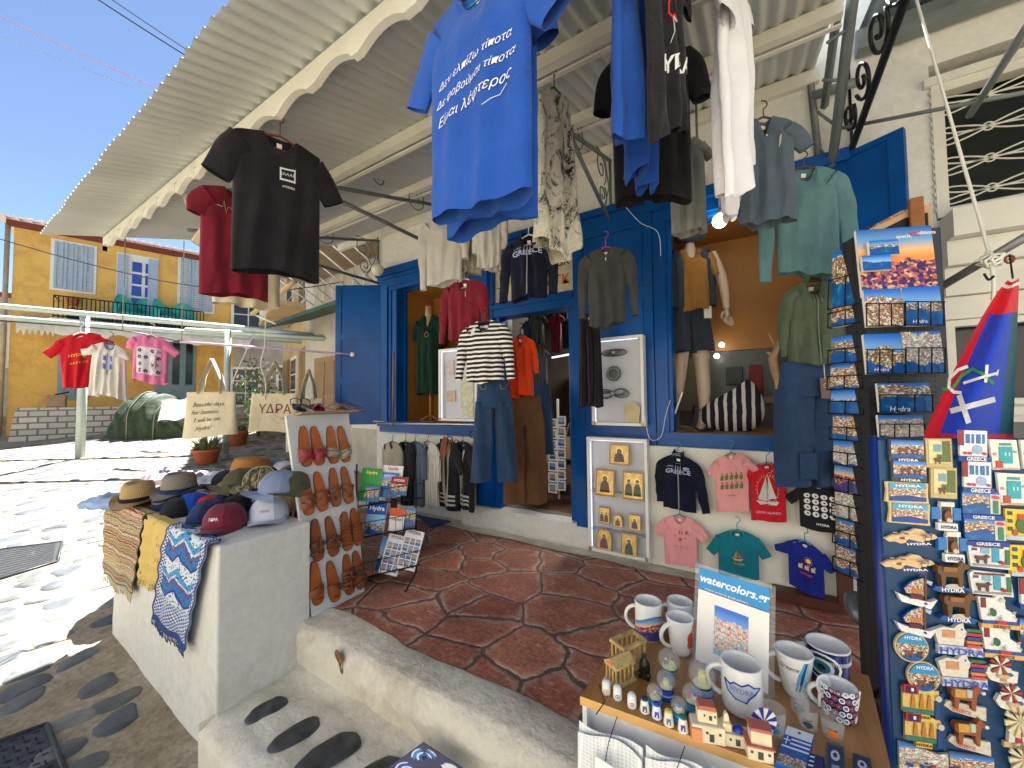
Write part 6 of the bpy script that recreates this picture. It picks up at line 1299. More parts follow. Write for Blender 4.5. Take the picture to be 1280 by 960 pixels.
def book(x,y,w,h,mm,label,title=None,tcol=(255,255,255),d=.03,tilt=.18,roll=-.08,tsz=.3,th=.012,cat='book',edge=None,ty=.72,band=None):
 o=at(x,y,D=RD+d);z=(RN*math.cos(tilt)+V((0,0,math.sin(tilt)))).normalized();x_=(Matrix.Rotation(roll,3,z)@RR);y_=z.cross(x_).normalized();x_=y_.cross(z);M=frame(o,x_,y_,z)
 r=thing('book' if cat=='book' else 'brochure',label,cat,o,'guide books in the wire rack');m=flatcard(M,w,h,mm,th,edge);part(r,'cover',m)
 if band:m=MB();m.add([(-w/2,h*(1-band[1]),.0008),(w/2,h*(1-band[1]),.0008),(w/2,h,.0008),(-w/2,h,.0008)],[(0,1,2,3)],ink(band[0]),False,M);part(r,'title_band',m)
 if title:m=MB();m.text(title,w*tsz,ink(tcol),lambda a,b,dd:M@V((a,h*ty+b,.0015)),bold=.02);part(r,'title',m)
 return r
book(460,627,.15,.24,mat((40,150,60),.4,name='green_cover'),'bright green guide book at the left of the top tier','Hydra',(250,240,90),tsz=.22,ty=.86)
m_=picmat('picture','coast',31);book(463,626,.10,.10,m_,'small blue landscape booklet in front of the green guide book',None,d=-.005)
book(487,620,.15,.22,M_card_w,'white topped guide book at the right of the top tier','Guide',(160,50,50),tsz=.22,ty=.9,d=.07)
book(484,622,.13,.18,picmat('picture','coast',32),'guide book with a blue harbour cover, middle of the top tier','HYDRA',tsz=.2,ty=.85,d=.05)
book(497,619,.12,.13,picmat('picture','town',33),'small guide book with a red title band on the top tier','HYDRA',tsz=.2,band=((160,30,40),.4),ty=.8,d=.02)
book(467,668,.14,.24,picmat('picture','coast',34,.3,.2),'blue guide book titled Hydra at the left of the middle tier','Hydra',tsz=.32,band=((20,80,180),.42),ty=.76)
book(494,664,.11,.16,M_card_w,'small white guide book with an orange band on the middle tier','HYDRA',(60,60,60),tsz=.2,band=((226,96,50),.35),ty=.5)
book(506,662,.13,.15,picmat('picture','coast',35),'blue picture booklet at the right of the middle tier',None,d=.05)
book(482,716,.17,.24,picmat('picture','coast',36),'blue calendar at the left of the bottom tier',None,d=.06,roll=-.2,cat='brochure')
def cal(x,y,lb,sd,rl):
 r=book(x,y,.14,.27,M_card_w,lb,'HYDRA',(60,90,120),d=.0,roll=rl,tsz=.2,ty=.93,cat='brochure',tilt=.3)
 return r
for i,(x,y,lb)in enumerate(((484,718,'white calendar with small sea pictures, left one on the bottom tier'),(506,712,'white calendar with small sea pictures, right one on the bottom tier'))):
 r=cal(x,y,lb,i,-.22);o=r.matrix_world.translation;o=V(WM[r].translation);z=(RN*math.cos(.3)+V((0,0,math.sin(.3)))).normalized();x_=Matrix.Rotation(-.22,3,z)@RR;y_=z.cross(x_).normalized();M=frame(o,x_,y_,z);m=MB()
 for a in range(3):
  for b in range(4):m.add([(-.06+.042*a,.02+.05*b,.001),(-.024+.042*a,.02+.05*b,.001),(-.024+.042*a,.062+.05*b,.001),(-.06+.042*a,.062+.05*b,.001)],[(0,1,2,3)],picmat('picture','coast',40+(a+b)%3),False,M,[(0,0),(1,0),(1,1),(0,1)])
 part(r,'picture',m)
M_skin=mat((206,184,160),.45,var=.04,name='mannequin_plastic')
mn=thing('mannequin','headless cream male mannequin standing in the right display window','mannequin',at(865,525,Y=FY+.34))
MYp=FY+.34;q=lambda x,y,d=0:at(x,y,Y=MYp+d)
m=MB()
def limb(m,pts,rs,flat=1.0,n=14):
 P0=[V(p)for p in pts];out=[];ro=[]
 for i in range(len(P0)-1):
  for k in range(6):
   t=k/6;a=P0[max(0,i-1)];b=P0[i];c=P0[i+1];d=P0[min(len(P0)-1,i+2)]
   out.append(.5*((2*b)+(c-a)*t+(2*a-5*b+4*c-d)*t*t+(3*b-3*c+d-a)*t**3));ro.append(rs[i]*(1-t)+rs[i+1]*t)
 out.append(P0[-1]);ro.append(rs[-1]);m.tube(out,ro,M_skin,n,flat=flat)
limb(m,[q(862,292),q(862,305),q(862,330),q(863,365),q(863,395),q(863,412)],[.05,.055,.14,.12,.13,.10],.6)
limb(m,[q(852,400),q(851,440),q(850,462),q(846,490),q(840,515)],[.085,.062,.055,.052,.032])
limb(m,[q(874,400),q(876,440),q(878,462),q(880,490),q(879,512)],[.085,.062,.055,.052,.032])
for x,y in((840,516),(879,513)):f_=q(x,y);limb(m,[f_,V((f_.x-.01,f_.y-.03,1.075)),V((f_.x-.02,f_.y-.10,1.055)),V((f_.x-.03,f_.y-.17,1.045))],[.034,.036,.036,.02],.6)
limb(m,[q(836,318),q(832,350),q(830,380),q(829,395)],[.05,.04,.032,.024]);limb(m,[q(888,318),q(901,345),q(906,368),q(908,386)],[.05,.042,.034,.024])
def hand(w,dr,side,s=1.0):
 dr=V(dr).normalized();x=V((rt.x,rt.y,0)).normalized();n=x.cross(dr).normalized()
 m.tube([w-dr*.01,w+dr*.035*s,w+dr*.075*s],[.024*s,.034*s,.036*s],M_skin,12,flat=.55)
 for i,(o,L)in enumerate(((-.026,.062),(-.009,.074),(.009,.078),(.026,.066))):
  b=w+dr*.07*s+x*o*s;m.tube([b,b+dr*L*.45*s+x*o*.15,b+dr*L*.8*s-n*.012*s,b+dr*L*s-n*.022*s],[.0095*s,.009*s,.008*s,.005*s],M_skin,8)
 b=w+dr*.022*s+x*(side*.026*s);m.tube([b,b+dr*.03*s+x*(side*.022*s),b+dr*.062*s+x*(side*.026*s)],[.012*s,.010*s,.007*s],M_skin,8)
hand(q(829,395),(0,0,-1),1);hand(q(908,386),(.12,0,-1),-1)
part(mn,'body',m)
m=MB();b=at(870,527,Y=FY+.36);b.z=1.032;m.lathe([(0,0),(.13,0),(.13,.006),(.02,.012),(0,.012)],M_tr,Matrix.Translation(b),24);part(mn,'base',m)
DW=(q(862,330)-EYE).dot(fw)
garment('t_shirt','mustard t-shirt worn by the mannequin in the window','t-shirt',(840,312,DW-.06),(886,309,DW-.10),392,F_must,th=.13,seed=50,sl=[(.05,1,0,.14)],sr=[(.25,1,0,.22)],tag_=False,hem=1.0,amp=.008,arm=.42)
garment('jacket','slate short sleeved open jacket worn over the mannequin\'s t-shirt','jacket',(834,312,DW-.02),(850,308,DW-.2),384,F_shorts,th=.05,seed=51,neckband=False,tag_=False,sl=[(.15,1,0,.8)],sr=[],amp=.008,arm=1.0,cuff=.7)
garment('jacket','right front panel of the slate jacket on the mannequin','jacket',(877,308,DW-.2),(888,309,DW-.04),384,F_shorts,th=.045,seed=52,neckband=False,tag_=False,sl=[],sr=[],amp=.008)
m=MB();c=q(862,300,-.02);U2=V((1,0,0));m.tube([c+U2*(.085*math.sin(a))-V((0,.07,0))*math.cos(a)+V((0,0,-.025*math.cos(a)+.02))for a in[k*PI/8 for k in range(16)]],.038,F_shorts,10,closed=True);m.tube([c+V((0,.0,.03)),c+V((0,0,.06))],[.07,.055],F_shorts,14);solo('neck_wrap',m,'slate blue cloth wound round the mannequin\'s neck','scarf',c)
trousers('slate shorts with a price tag on the mannequin',862,23,DW-.12,373,440,F_shorts,9,gap=.18,flare=.62,name='shorts',extra=lambda root,on:part(root,'price_tag',(lambda m:m.add([on(.22,.2,.02),on(.42,.2,.02),on(.42,.42,.02),on(.22,.42,.02)],[(3,2,1,0)],M_cream))(MB())))
bp0=at(543,520,Y=FY+.35);bs=thing('dress_form','cream dress form on a wooden stand in the left display window','dress form',V((bp0 .x,bp0 .y,1.045)))
qb=lambda x,y,d=0:at(x,y,Y=FY+.35+d);m=MB();m.tube([qb(536,384),qb(536,396),qb(536,412),qb(536,440),qb(536,470)],[.05,.055,.13,.11,.13],mat((216,196,160),.8,name='linen_form'),16,flat=.7);part(bs,'torso',m)
m=MB();m.lathe([(0,0),(.045,0),(.05,.015),(.02,.03),(.012,.05),(0,.055)],mat((176,124,70),.5,name='pine'),Matrix.Translation(qb(536,384)-V((0,0,.01))),14);a=qb(538,480);m.tube([V((a.x,a.y,1.05)),a],.018,mat((176,124,70),.5,name='pine'),8)
for k in range(3):m.tube([V((a.x,a.y,1.12)),V((a.x+.13*math.cos(k*2.1),a.y+.13*math.sin(k*2.1),1.05))],.012,mat((176,124,70),.5,name='pine'),6)
part(bs,'stand',m)
DG=(qb(536,420)-EYE).dot(fw)
garment('dress','dark green v-neck dress on the dress form in the left window','dress',(523,396,DG),(551,392,DG-.1),492,F_dg,th=.12,seed=55,vneck=True,nd=.16,neck=.14,hem=1.12,amp=.012,sl=[(.15,1,0,.28)],sr=[(.15,1,0,.28)],tag_=False,neckband=False,arm=.45)
m=MB();c=at(533,418,D=DG-.2);m.tube([c+V((.03*math.cos(a*.5),0,.03*math.sin(a*.5)))for a in range(13)],.005,mat((150,130,90),.4,.3),6,closed=True);m.tube([c+V((0,0,.03)),at(529,394,D=DG-.12)],.002,M_wire,4);m.tube([c+V((0,0,.03)),at(540,393,D=DG-.12)],.002,M_wire,4);solo('necklace',m,'ring pendant necklace on the green dress','necklace',c)
bc=at(912,520,Y=FY+.33);bc.z=1.035;bgr=thing('beach_bag','black and white striped beach bag lying in the right window','bag',bc)
M_bag=stripes((24,22,34),(206,202,196),.062,.62,'X','bag_stripes');m=MB()
def bag(u,v):
 a=2*PI*u;k=math.sin(PI*(.06+.88*v))**.35;w_=.25*k*(1-.2*v);h=.33*v;return bc+V((math.cos(a)*w_+.03*v,math.sin(a)*.12*k,h*(1+.22*math.cos(a)*v)+.01*mnoise.noise(V((u*6,v*6,0)))))
m.grid(bag,48,16,M_bag,wrap=True);part(bgr,'body',m)
m=MB();m.tube([bc+V((-.24,-.13,.2)),bc+V((-.27,-.15,.05)),bc+V((-.2,-.17,.0)),bc+V((-.1,-.16,.02))],.012,M_black,6);part(bgr,'handle',m)
dw=at(985,505,Z=1.035);dw.y=FY+.4;M_dw=mat((176,148,116),.8,var=.25,scale=12,bump=.5,name='driftwood');r=thing('driftwood','pale forked driftwood branch standing in the right window','driftwood',dw)
qd=lambda x,y,d=0:at(x,y,Y=FY+.3+d)
m=MB();m.tube([qd(978,520),qd(974,495),qd(972,478),qd(968,462),qd(966,448),qd(973,432),qd(977,424)],[.028,.026,.022,.03,.03,.022,.016],M_dw,9);part(r,'trunk',m)
m=MB();m.tube([qd(974,432),qd(984,415),qd(991,395)],[.016,.012,.006],M_dw,7);m.tube([qd(970,436),qd(965,425),qd(961,417)],[.014,.01,.006],M_dw,7);m.tube([qd(966,446),qd(962,442),qd(959,440)],[.016,.012,.01],M_dw,7);part(r,'branch',m)
m=MB();a=at(842,520,Y=FY+.1);m.box(frame(a,V((1,.2,0)).normalized(),V((-.2,1,0)).normalized(),V((.35,.0,1)).normalized()),.012,.14,.2,M_card_w);solo('white_booklet',m,'white booklet leaning against the mannequin\'s leg','booklet',a)
def globe(x,y,D,r_,label,lit=0,stem=.08,name='globe_lamp'):
 c=at(x,y,D=D);t_=thing(name,label,'lamp',c,'round lamps along the shop front');m=MB()
 if lit:
  t=NT('lit_glass');t.b.inputs['Emission Color'].default_value=(1,.93,.8,1);t.b.inputs['Emission Strength'].default_value=lit;mm=t.m
 else:mm=mat((226,222,208),.25,var=.05,name='opal_glass')
 m.lathe([(r_*math.sin(a*PI/14),-r_*math.cos(a*PI/14))for a in range(15)],mm,Matrix.Identity(4),24);part(t_,'globe',m,True)
 m=MB();m.lathe([(r_*.32,r_*.88),(r_*.36,r_*1.5),(0,r_*1.55)],mat((180,174,160),.5,name='lamp_cap'),Matrix.Identity(4),14);m.tube([V((0,0,r_*1.5)),V((0,0,r_*1.5+stem))],.008,M_grey,6);part(t_,'fitting',m,True)
globe(472,337,4.6,.075,'white globe lamp on the wall corner beside the open blue shutter',stem=.28);globe(625,298,2.9,.048,'white globe lamp beside the navy hoodie',stem=.5);globe(873,227,2.4,.05,'unlit globe lamp between the grey t-shirt and the white ones',stem=.5)
globe(900,276,2.8,.05,'glowing bulb in front of the ochre window panel',lit=5,stem=.4);globe(245,251,2.9,.075,'white globe lamp under the awning, left of the maroon t-shirt',stem=.12)
for i,(x,y,lb)in enumerate(((902,431,'upper'),(896,445,'left'),(948,448,'right'))):globe(x,y,3.38,.022,'small glowing ball imitating a bulb reflection low in the right window, %s one of three'%lb,lit=4,stem=.01,name='bulb')  # glowing balls put in for bulb reflections in the dark rear panel
m=MB();Mx=mat((74,78,76),.35,name='back_panel');m.bx((-.62,FY+.76,1.035),(.46,FY+.775,1.715),Mx);part(shop,'rear_panel',m)
for i,(x,y,w_,h_,c,lb)in enumerate(((918,470,.13,.16,(60,66,70),'dark grey box behind the striped bag'),(945,478,.1,.3,(120,34,40),'dark red garment far behind the bag'),(948,505,.08,.2,(70,110,130),'teal bottle shaped item behind the bag'),(968,500,.16,.06,(150,130,110),'small shelf of goods behind the driftwood'),(860,480,.22,.5,(120,116,100),'pale curtain behind the mannequin legs'))):
 p=at(x,y,Y=FY+.70);m=MB();m.box(Matrix.Translation(p-V((0,0,h_/2))),w_,.04,h_,mat(c,.7),.008);solo('window_item',m,lb,'goods',p)
M_led=NT('led_strip');M_led.b.inputs['Emission Color'].default_value=(.72,.78,1,1);M_led.b.inputs['Emission Strength'].default_value=.32;M_led=M_led.m
def glassm():
 t=NT('clear_glass');t.setp(Roughness=.03);t.b.inputs['Alpha'].default_value=.10;t.b.inputs['Base Color'].default_value=(.85,.92,.95,1);return t.m
M_cg=glassm()
def showcase(TL,BR,Yp,label,shelves=(),dep=.09,back=(206,206,214)):
 a=at(*TL,Y=Yp);b=at(*BR,Y=Yp);x0,x1,z1,z0=a.x,b.x,a.z,b.z
 r=thing('showcase',label,'showcase',((x0+x1)/2,Yp,z0),'white showcases with light strips')
 m=MB();rectframe(m,x0,x1,z0,z1,.022,Yp,Yp+dep,M_wht);part(r,'frame',m)
 m=MB();m.bx((x0+.022,Yp+dep-.01,z0+.022),(x1-.022,Yp+dep-.001,z1-.022),mat(back,.5,var=.05,name='lining'));part(r,'back',m)
 m=MB();n=int((z1-z0-.06)/.016)
 for i in range(n):m.bx((x0+.0225,Yp+.02,z0+.03+i*.016),(x0+.029,Yp+.028,z0+.04+i*.016),M_led)
 for i in range(int((x1-x0-.06)/.016)):m.bx((x0+.03+i*.016,Yp+.02,z1-.029),(x0+.04+i*.016,Yp+.028,z1-.0225),M_led)
 part(r,'light_strip',m)
 if shelves:
  m=MB();[m.bx((x0+.023,Yp+.012,at(TL[0],z,Y=Yp).z),(x1-.023,Yp+dep-.012,at(TL[0],z,Y=Yp).z+.005),mat((150,160,176),.2,name='shelf_glass'))for z in shelves];part(r,'shelf',m)
 m=MB();m.quad(V((x0+.02,Yp-.001,z0+.02)),V((x1-.02,Yp-.001,z0+.02)),V((x1-.02,Yp-.001,z1-.02)),V((x0+.02,Yp-.001,z1-.02)),M_cg);part(r,'glass',m)
 m=MB();m.bx((x1-.03,Yp-.006,z0+.0),(x1-.008,Yp-.0005,z0+.03),mat((170,150,110),.4,.5));m.bx((x0+.004,Yp-.006,z0+.0),(x0+.03,Yp-.0005,z0+.03),mat((170,150,110),.4,.5));part(r,'latch',m);return r
showcase((548,437),(596,527),3.02,'white lit showcase at the left window, behind the striped sweater')
showcase((738,424),(806,533),3.04,'white lit showcase with cord bracelets, right of the door')
showcase((733,546),(812,703),3.02,'white lit showcase full of golden icons, lowest right of the door',shelves=(613,660))
for i,(x,y,w_,h_,c,lb)in enumerate(((562,460,.12,.16,(206,190,196),'pale photo card in the left showcase, upper'),(564,495,.12,.12,(200,170,150),'pale photo card in the left showcase, lower'),(584,495,.16,.42,(206,204,176),'cream lace panel hanging in the left showcase'))):
 p=at(x,y,Y=3.09);m=MB();m.box(Matrix.Translation(p-V((0,0,h_/2))),w_,.01,h_,mat(c,.7,var=.2,scale=20));solo('display_card',m,lb,'card',p)
M_cord=mat((30,32,46),.6,name='dark_cord')
for(x,y,kk,lb)in((768,441,0,'coiled dark cord bracelet, top of the showcase'),(767,492,1,'knotted dark cord bracelet, lower in the showcase')):
 c=at(x,y,Y=3.07);r=thing('bracelet',lb,'bracelet',c);m=MB()
 for k in range(4):m.tube([c+V(((.10-.012*k)*math.cos(a*.35)+(.03 if kk else 0)*math.cos(a*1.05),-.01-.004*k,(.028-.004*k)*math.sin(a*.35+k*.5)+(.02 if kk else 0)*math.sin(a*1.05)))for a in range(18)],.005,M_cord,6,closed=True)
 part(r,'cord',m);m=MB();m.lathe([(0,-.015),(.012,-.01),(.012,.01),(0,.015)],mat((190,190,196),.3,.8),FR(c-V((0,.03,0)),0,0,PI/2),10);part(r,'clasp',m)
c=at(767,467,Y=3.07);r=thing('medallion','round dark carved medallion between the two cord bracelets','medallion',c);m=MB();m.lathe([(0,0),(.05,.004),(.062,.0),(.06,-.01),(0,-.01)],mat((60,74,70),.5,var=.4,scale=30,bump=.8,name='dark_stone'),frame(c,V((1,0,0)),V((0,0,1)),V((0,-1,0))),12);part(r,'disc',m)
m=MB();m.tube([c+V((.045*math.cos(a),-.012,.045*math.sin(a)))for a in[k*.524 for k in range(12)]],.005,mat((150,156,150),.4,.5),5,closed=True);m.lathe([(0,.012),(.012,.006),(.012,0)],mat((90,120,90),.3),frame(c,V((1,0,0)),V((0,0,1)),V((0,-1,0))),10);part(r,'carving',m)
c=at(790,516,Y=3.07);m=MB();m.prism([(-.05,-.07),(.055,-.08),(.07,.04),(.03,.08),(-.05,.07)],.02,mat((196,180,120),.7,var=.2,name='straw_cloth'),frame(c,V((1,0,0)),V((0,0,1)),V((0,-1,0))));solo('yellow_pouch',m,'pale yellow pouch at the bottom right of the bracelet showcase','pouch',c)
M_gold=mat((206,168,84),.35,.6,var=.25,scale=30,bump=.3,name='gold_leaf');M_goldf=mat((150,112,50),.45,.4,var=.2,name='gilt_edge');M_robe=mat((84,34,30),.6,name='dark_red_robe');M_face=mat((150,104,66),.6,name='painted_skin');M_robe2=mat((60,66,60),.6,name='dark_green_robe')
def icon(x,y,w,h,label,arch=False,two=False,robe=None):
 c=at(x,y,Y=3.045);s=(c-EYE).dot(fw)/FPX*1.02;w*=s;h*=s;tilt=.12;z=V((0,-math.cos(tilt),math.sin(tilt)));M=frame(c,V((1,0,0)),z.cross(V((1,0,0))),z)
 r=thing('icon',label,'icon',M,'golden icons in the lowest showcase')
 def shp(k):
  W_,H_=w*k/2,h*k/2
  if not arch:return[(-W_,-H_),(W_,-H_),(W_,H_),(-W_,H_)]
  return[(-W_,-H_),(W_,-H_)]+[(W_*math.cos(a),H_-W_+W_*math.sin(a))for a in[PI*i/10 for i in range(11)]]
 m=MB();m.prism(shp(1),.014,M_goldf);part(r,'panel',m,True);m=MB();m.prism(shp(.86),.003,M_gold,z0=.0142);part(r,'gilding',m,True)
 m=MB()
 for ox,k in(((-.2,.7),(.2,.7))if two else((0,1),)):
  ox*=w;R=w*.14*k;hy=h*.16;disc_=lambda cx,cy,r_,mm,z_:m.prism([(cx+r_*math.cos(a),cy+r_*math.sin(a))for a in[2*PI*i/14 for i in range(14)]],.001,mm,z0=z_)
  disc_(ox,hy,R*1.35,mat((230,200,120),.3,.6,name='halo'),.0175);m.prism([(ox-w*.26*k,-h*.36),(ox+w*.26*k,-h*.36),(ox+w*.2*k,-h*.05),(ox+w*.09*k,h*.07),(ox-w*.09*k,h*.07),(ox-w*.22*k,-h*.06)],.001,robe or M_robe,z0=.0185);disc_(ox,hy-R*.1,R*.85,robe or M_robe,.0195);disc_(ox,hy-R*.15,R*.55,M_face,.021)
 part(r,'figure',m,True);return r
icon(775,568,25,25,'square gold icon on its own at the top of the showcase');icon(757,603,24,32,'gold icon of a red robed figure, left in the second row');icon(792,607,26,34,'gold icon with two robed figures, right in the second row',two=True,robe=M_robe2)
icon(756,644,14,20,'small gold icon at the left of the third row',two=True);icon(773,651,12,15,'tiny arched gold icon in the middle of the third row',arch=True);icon(794,653,15,19,'small gold icon at the right of the third row')
icon(756,674,20,27,'arched gold icon in the bottom row',arch=True);icon(787,681,20,29,'square gold icon of a dark green robed figure in the bottom row',robe=M_robe2)
def shelf_unit(x0,x1,y,z0,z1,n,label,seed):
 r=thing('shelf_unit',label,'shelves',((x0+x1)/2,y,z0));m=MB()
 for i in range(n+1):z=z0+(z1-z0)*i/n;m.bx((x0,y,z),(x1,y+.3,z+.02),mat((150,140,124),.6,name='shelf_board'))
 m.bx((x0-.02,y,z0),(x0,y+.3,z1+.02),mat((120,110,98),.6));m.bx((x1,y,z0),(x1+.02,y+.3,z1+.02),mat((120,110,98),.6));part(r,'board',m)
 rnd=random.Random(seed);pal=[(210,206,196),(60,90,140),(176,60,50),(200,170,110),(90,110,90),(220,220,224),(120,80,60)]
 for i in range(n):
  m=MB();z=z0+(z1-z0)*i/n+.021;x=x0+.02
  while x<x1-.08:
   w_=rnd.uniform(.03,.09);h_=rnd.uniform(.05,(z1-z0)/n-.06);m.lathe([(0,0),(w_*.42,0),(w_*.42,h_*.7),(w_*.28,h_*.9),(0,h_)],mat(pal[rnd.randrange(7)],.6),Matrix.Translation((x+w_/2,y+rnd.uniform(.03,.12),z)),6 if rnd.random()<.5 else 10,False);x+=w_+rnd.uniform(.005,.03)
  o=part(r,'row_of_goods',m);o['kind']='stuff'
 return r
shelf_unit(-2.55,-1.3,FY+2.6,.3,2.0,7,'tall shelves of small souvenirs at the back of the shop',1);shelf_unit(-1.9,-1.28,FY+1.15,1.05,1.55,3,'short shelves of souvenirs just inside the door',2)
il=bpy.data.lights.new('shop_lamp','AREA');il.energy=9;il.size=.5;il.color=(1,.94,.84);io=bpy.data.objects.new('shop_lamp_light',il);COL.objects.link(io);io.location=(-1.6,FY+1.7,2.75)
lf=thing('ceiling_light','flat lit ceiling lamp inside the shop','lamp',(-1.6,FY+1.7,2.8));m=MB();t=NT('lit_panel');t.b.inputs['Emission Color'].default_value=(1,.95,.85,1);t.b.inputs['Emission Strength'].default_value=3;m.box(Matrix.Translation((-1.6,FY+1.7,2.80)),.5,.5,.04,M_wht);m.box(Matrix.Translation((-1.6,FY+1.7,2.78)),.46,.46,.018,t.m);part(lf,'panel',m)
m=MB();a=at(690,447,Y=FY+1.1);b=at(712,443,Y=FY+1.1);m.tube([a,b],.012,M_led,8);solo('tube_light',m,'short bluish light tube over the shelves inside the door','lamp',a)
for i,(xa,xb,ya,yb,dy,mm,lb)in enumerate(((688,702,392,440,.9,F_mar,'dark red garment hanging inside the shop'),(702,722,390,436,1.2,F_black,'black garment hanging inside the shop, beside the dark red one'),(664,680,392,430,.5,F_char,'grey garment hanging just inside the door'),(672,684,436,500,.55,F_bg,'slate garment hanging behind the orange blouse'),(654,666,400,440,.5,F_den,'dark blue garment above the orange blouse'))):
 D_=(at(xa,ya,Y=FY+dy)-EYE).dot(fw);garment('shirt',lb,'shirt',(xa,ya,D_),(xb,ya-2,D_),yb,mm,seed=60+i,tag_=False)
ps=thing('postcard_spinner','white spinner of framed pictures inside the door','spinner',V((at(697,600,Y=FY+.55).x,FY+.55,.23)))
m=MB();cx=WM[ps].translation.x;m.tube([V((cx,FY+.58,.23)),V((cx,FY+.58,1.3))],.015,M_wht,8);part(ps,'post',m)
for i in range(7):
 for j,x in enumerate((691,702)):
  p=at(x,535+i*13.5-(3 if j else 0),Y=FY+.52);m=MB();m.box(Matrix.Translation(p),.10,.012,.10,M_card_w);m.add([p+V((-.035,-.008,.015)),p+V((.035,-.008,.015)),p+V((.035,-.008,.085)),p+V((-.035,-.008,.085))],[(0,1,2,3)],picmat('picture','coast',50+i),False,None,[(0,0),(1,0),(1,1),(0,1)]);part(ps,'picture_frame',m)
for i,(x,y,c,lb)in enumerate(((716,560,(190,160,110),'straw tote bag standing inside the door'),(682,565,(150,140,120),'beige cloth bag hanging low inside the door'))):
 p=at(x,y,Y=FY+.7);r=thing('shop_bag',lb,'bag',p);m=MB();m.grid(lambda u,v:p+V((math.cos(2*PI*u)*.11*(1-.1*v),math.sin(2*PI*u)*.05,-.12+.24*v)),24,5,fab(c,.1),wrap=True);part(r,'body',m);m=MB();m.tube([p+V((-.08,0,.11)),p+V((-.04,0,.26)),p+V((.04,0,.26)),p+V((.08,0,.11))],.008,fab(c,.1),6);part(r,'handle',m)
rope('electric_cable',[at(806,520,Y=3.0),at(812,548,Y=3.05),at(826,546,Y=3.1),at(832,520,Y=3.15),at(838,500,Y=3.15)],.0028,M_wht,'white electric cable looping under the right window sill','cable',n=5)
rope('electric_cable',[at(778,254,Y=3.1),at(800,278,Y=3.1),at(822,290,Y=3.12),at(826,320,Y=3.12)],.0028,M_wht,'white electric cable running to the right window','cable',n=5)
sgp=at(1108,300,D=1.75);U3=V((rt.x,rt.y,0)).normalized();z3=-V((fw.x,fw.y,0)).normalized();Ms=frame(sgp,(U3*.98+z3*.2).normalized(),V((0,0,1)),(z3*.98-U3*.2).normalized());r=thing('menu_sign','chalk lettered black board in an arched pale wooden frame above the postcards','sign',Ms)
arc=[(-.13,-.17),(.16,-.17),(.16,.14),(.05,.12),(-.05,.07),(-.13,-.0)];m=MB();m.prism(arc,.02,mat((196,156,120),.6,var=.15,name='pale_wood'));part(r,'frame',m,True);m=MB();m.prism([(-.115,-.16),(.145,-.16),(.145,.10),(.06,.085),(-.03,.04),(-.115,-.03)],.004,M_black,z0=.0202);b_=part(r,'board',m,True)
m=MB();m.text('MOSQUIS',.06,M_wht,lambda x,y,d:V((x*math.cos(.45)-y*math.sin(.45)+.01,x*math.sin(.45)+y*math.cos(.45)-.03,.026)));m.text('Teak bottle nature',.022,ink((60,40,30)),lambda x,y,d:V((x*math.cos(.42)-y*math.sin(.42)-.01,x*math.sin(.42)+y*math.cos(.42)+.085,.0225)));part(r,'lettering',m,True)
m=MB();a=at(1146,290,D=1.7);m.box(Matrix.Translation(a-V((0,0,.25))),.045,.04,.40,mat((150,96,50),.7,var=.3,scale=8,name='rough_wood'),.004);solo('wooden_post',m,'short brown wooden post end beside the black lettered board','post',a)
ang9=R_(9);UX=(V((rt.x,rt.y,0)).normalized()*math.cos(ang9)-V((fw.x,fw.y,0)).normalized()*math.sin(ang9));UZ=UX.cross(V((0,0,1))).normalized();UZ=UZ if UZ.dot(-fw)>0 else-UZ
RO=at(1080,500,D=1.18);rk=thing('postcard_rack','tall black perforated postcard stand at the right','postcard rack',V((RO.x,RO.y,.002)))
pl=lambda x,y,off=0:at(x,y,P=(RO+UZ*off,UZ))
MR=frame(RO,UX,V((0,0,1)),UZ)
ri=MR.inverted();pr=lambda x,y:(lambda p:(p.x,p.y))(ri@pl(x,y))
x0,zt_=pr(1078,290);x1,_=pr(1184,400);zb_=-(RO.z-.22)
t=NT('perforated_metal');vec=t.tex('Object',(1,1,1));vo=t.n('ShaderNodeTexVoronoi');vo.inputs['Scale'].default_value=62;vo.inputs['Randomness'].default_value=0;vo.voronoi_dimensions='3D';t.l(vec,vo.inputs[0]);t.l(t.ramp(vo.outputs[0],[(.22,lin((8,8,9))),(.3,lin((46,48,50)))]),t.b.inputs['Base Color']);t.setp(Roughness=.45);M_perf=t.m
m=MB();m.box(MR@Matrix.Translation(((x0+x1)/2,-.03,zb_))@Matrix.Identity(4)if False else frame(RO+UX*((x0+x1)/2)+V((0,0,zb_))-UZ*.05,UX,UZ,V((0,0,1))),x1-x0,.09,zt_-zb_,M_perf);part(rk,'column',m)
m=MB();b0=RO+UX*((x0+x1)/2);b0 .z=.03
for k in range(4):a=.5+k*PI/2;e_=b0+V((math.cos(a)*.34,math.sin(a)*.34,-.02));m.tube([b0+V((0,0,.2)),e_],.018,M_black,6)
m.tube([b0,b0+V((0,0,.3))],.03,M_black,8);part(rk,'foot',m)
PCG='postcards in the black rack'
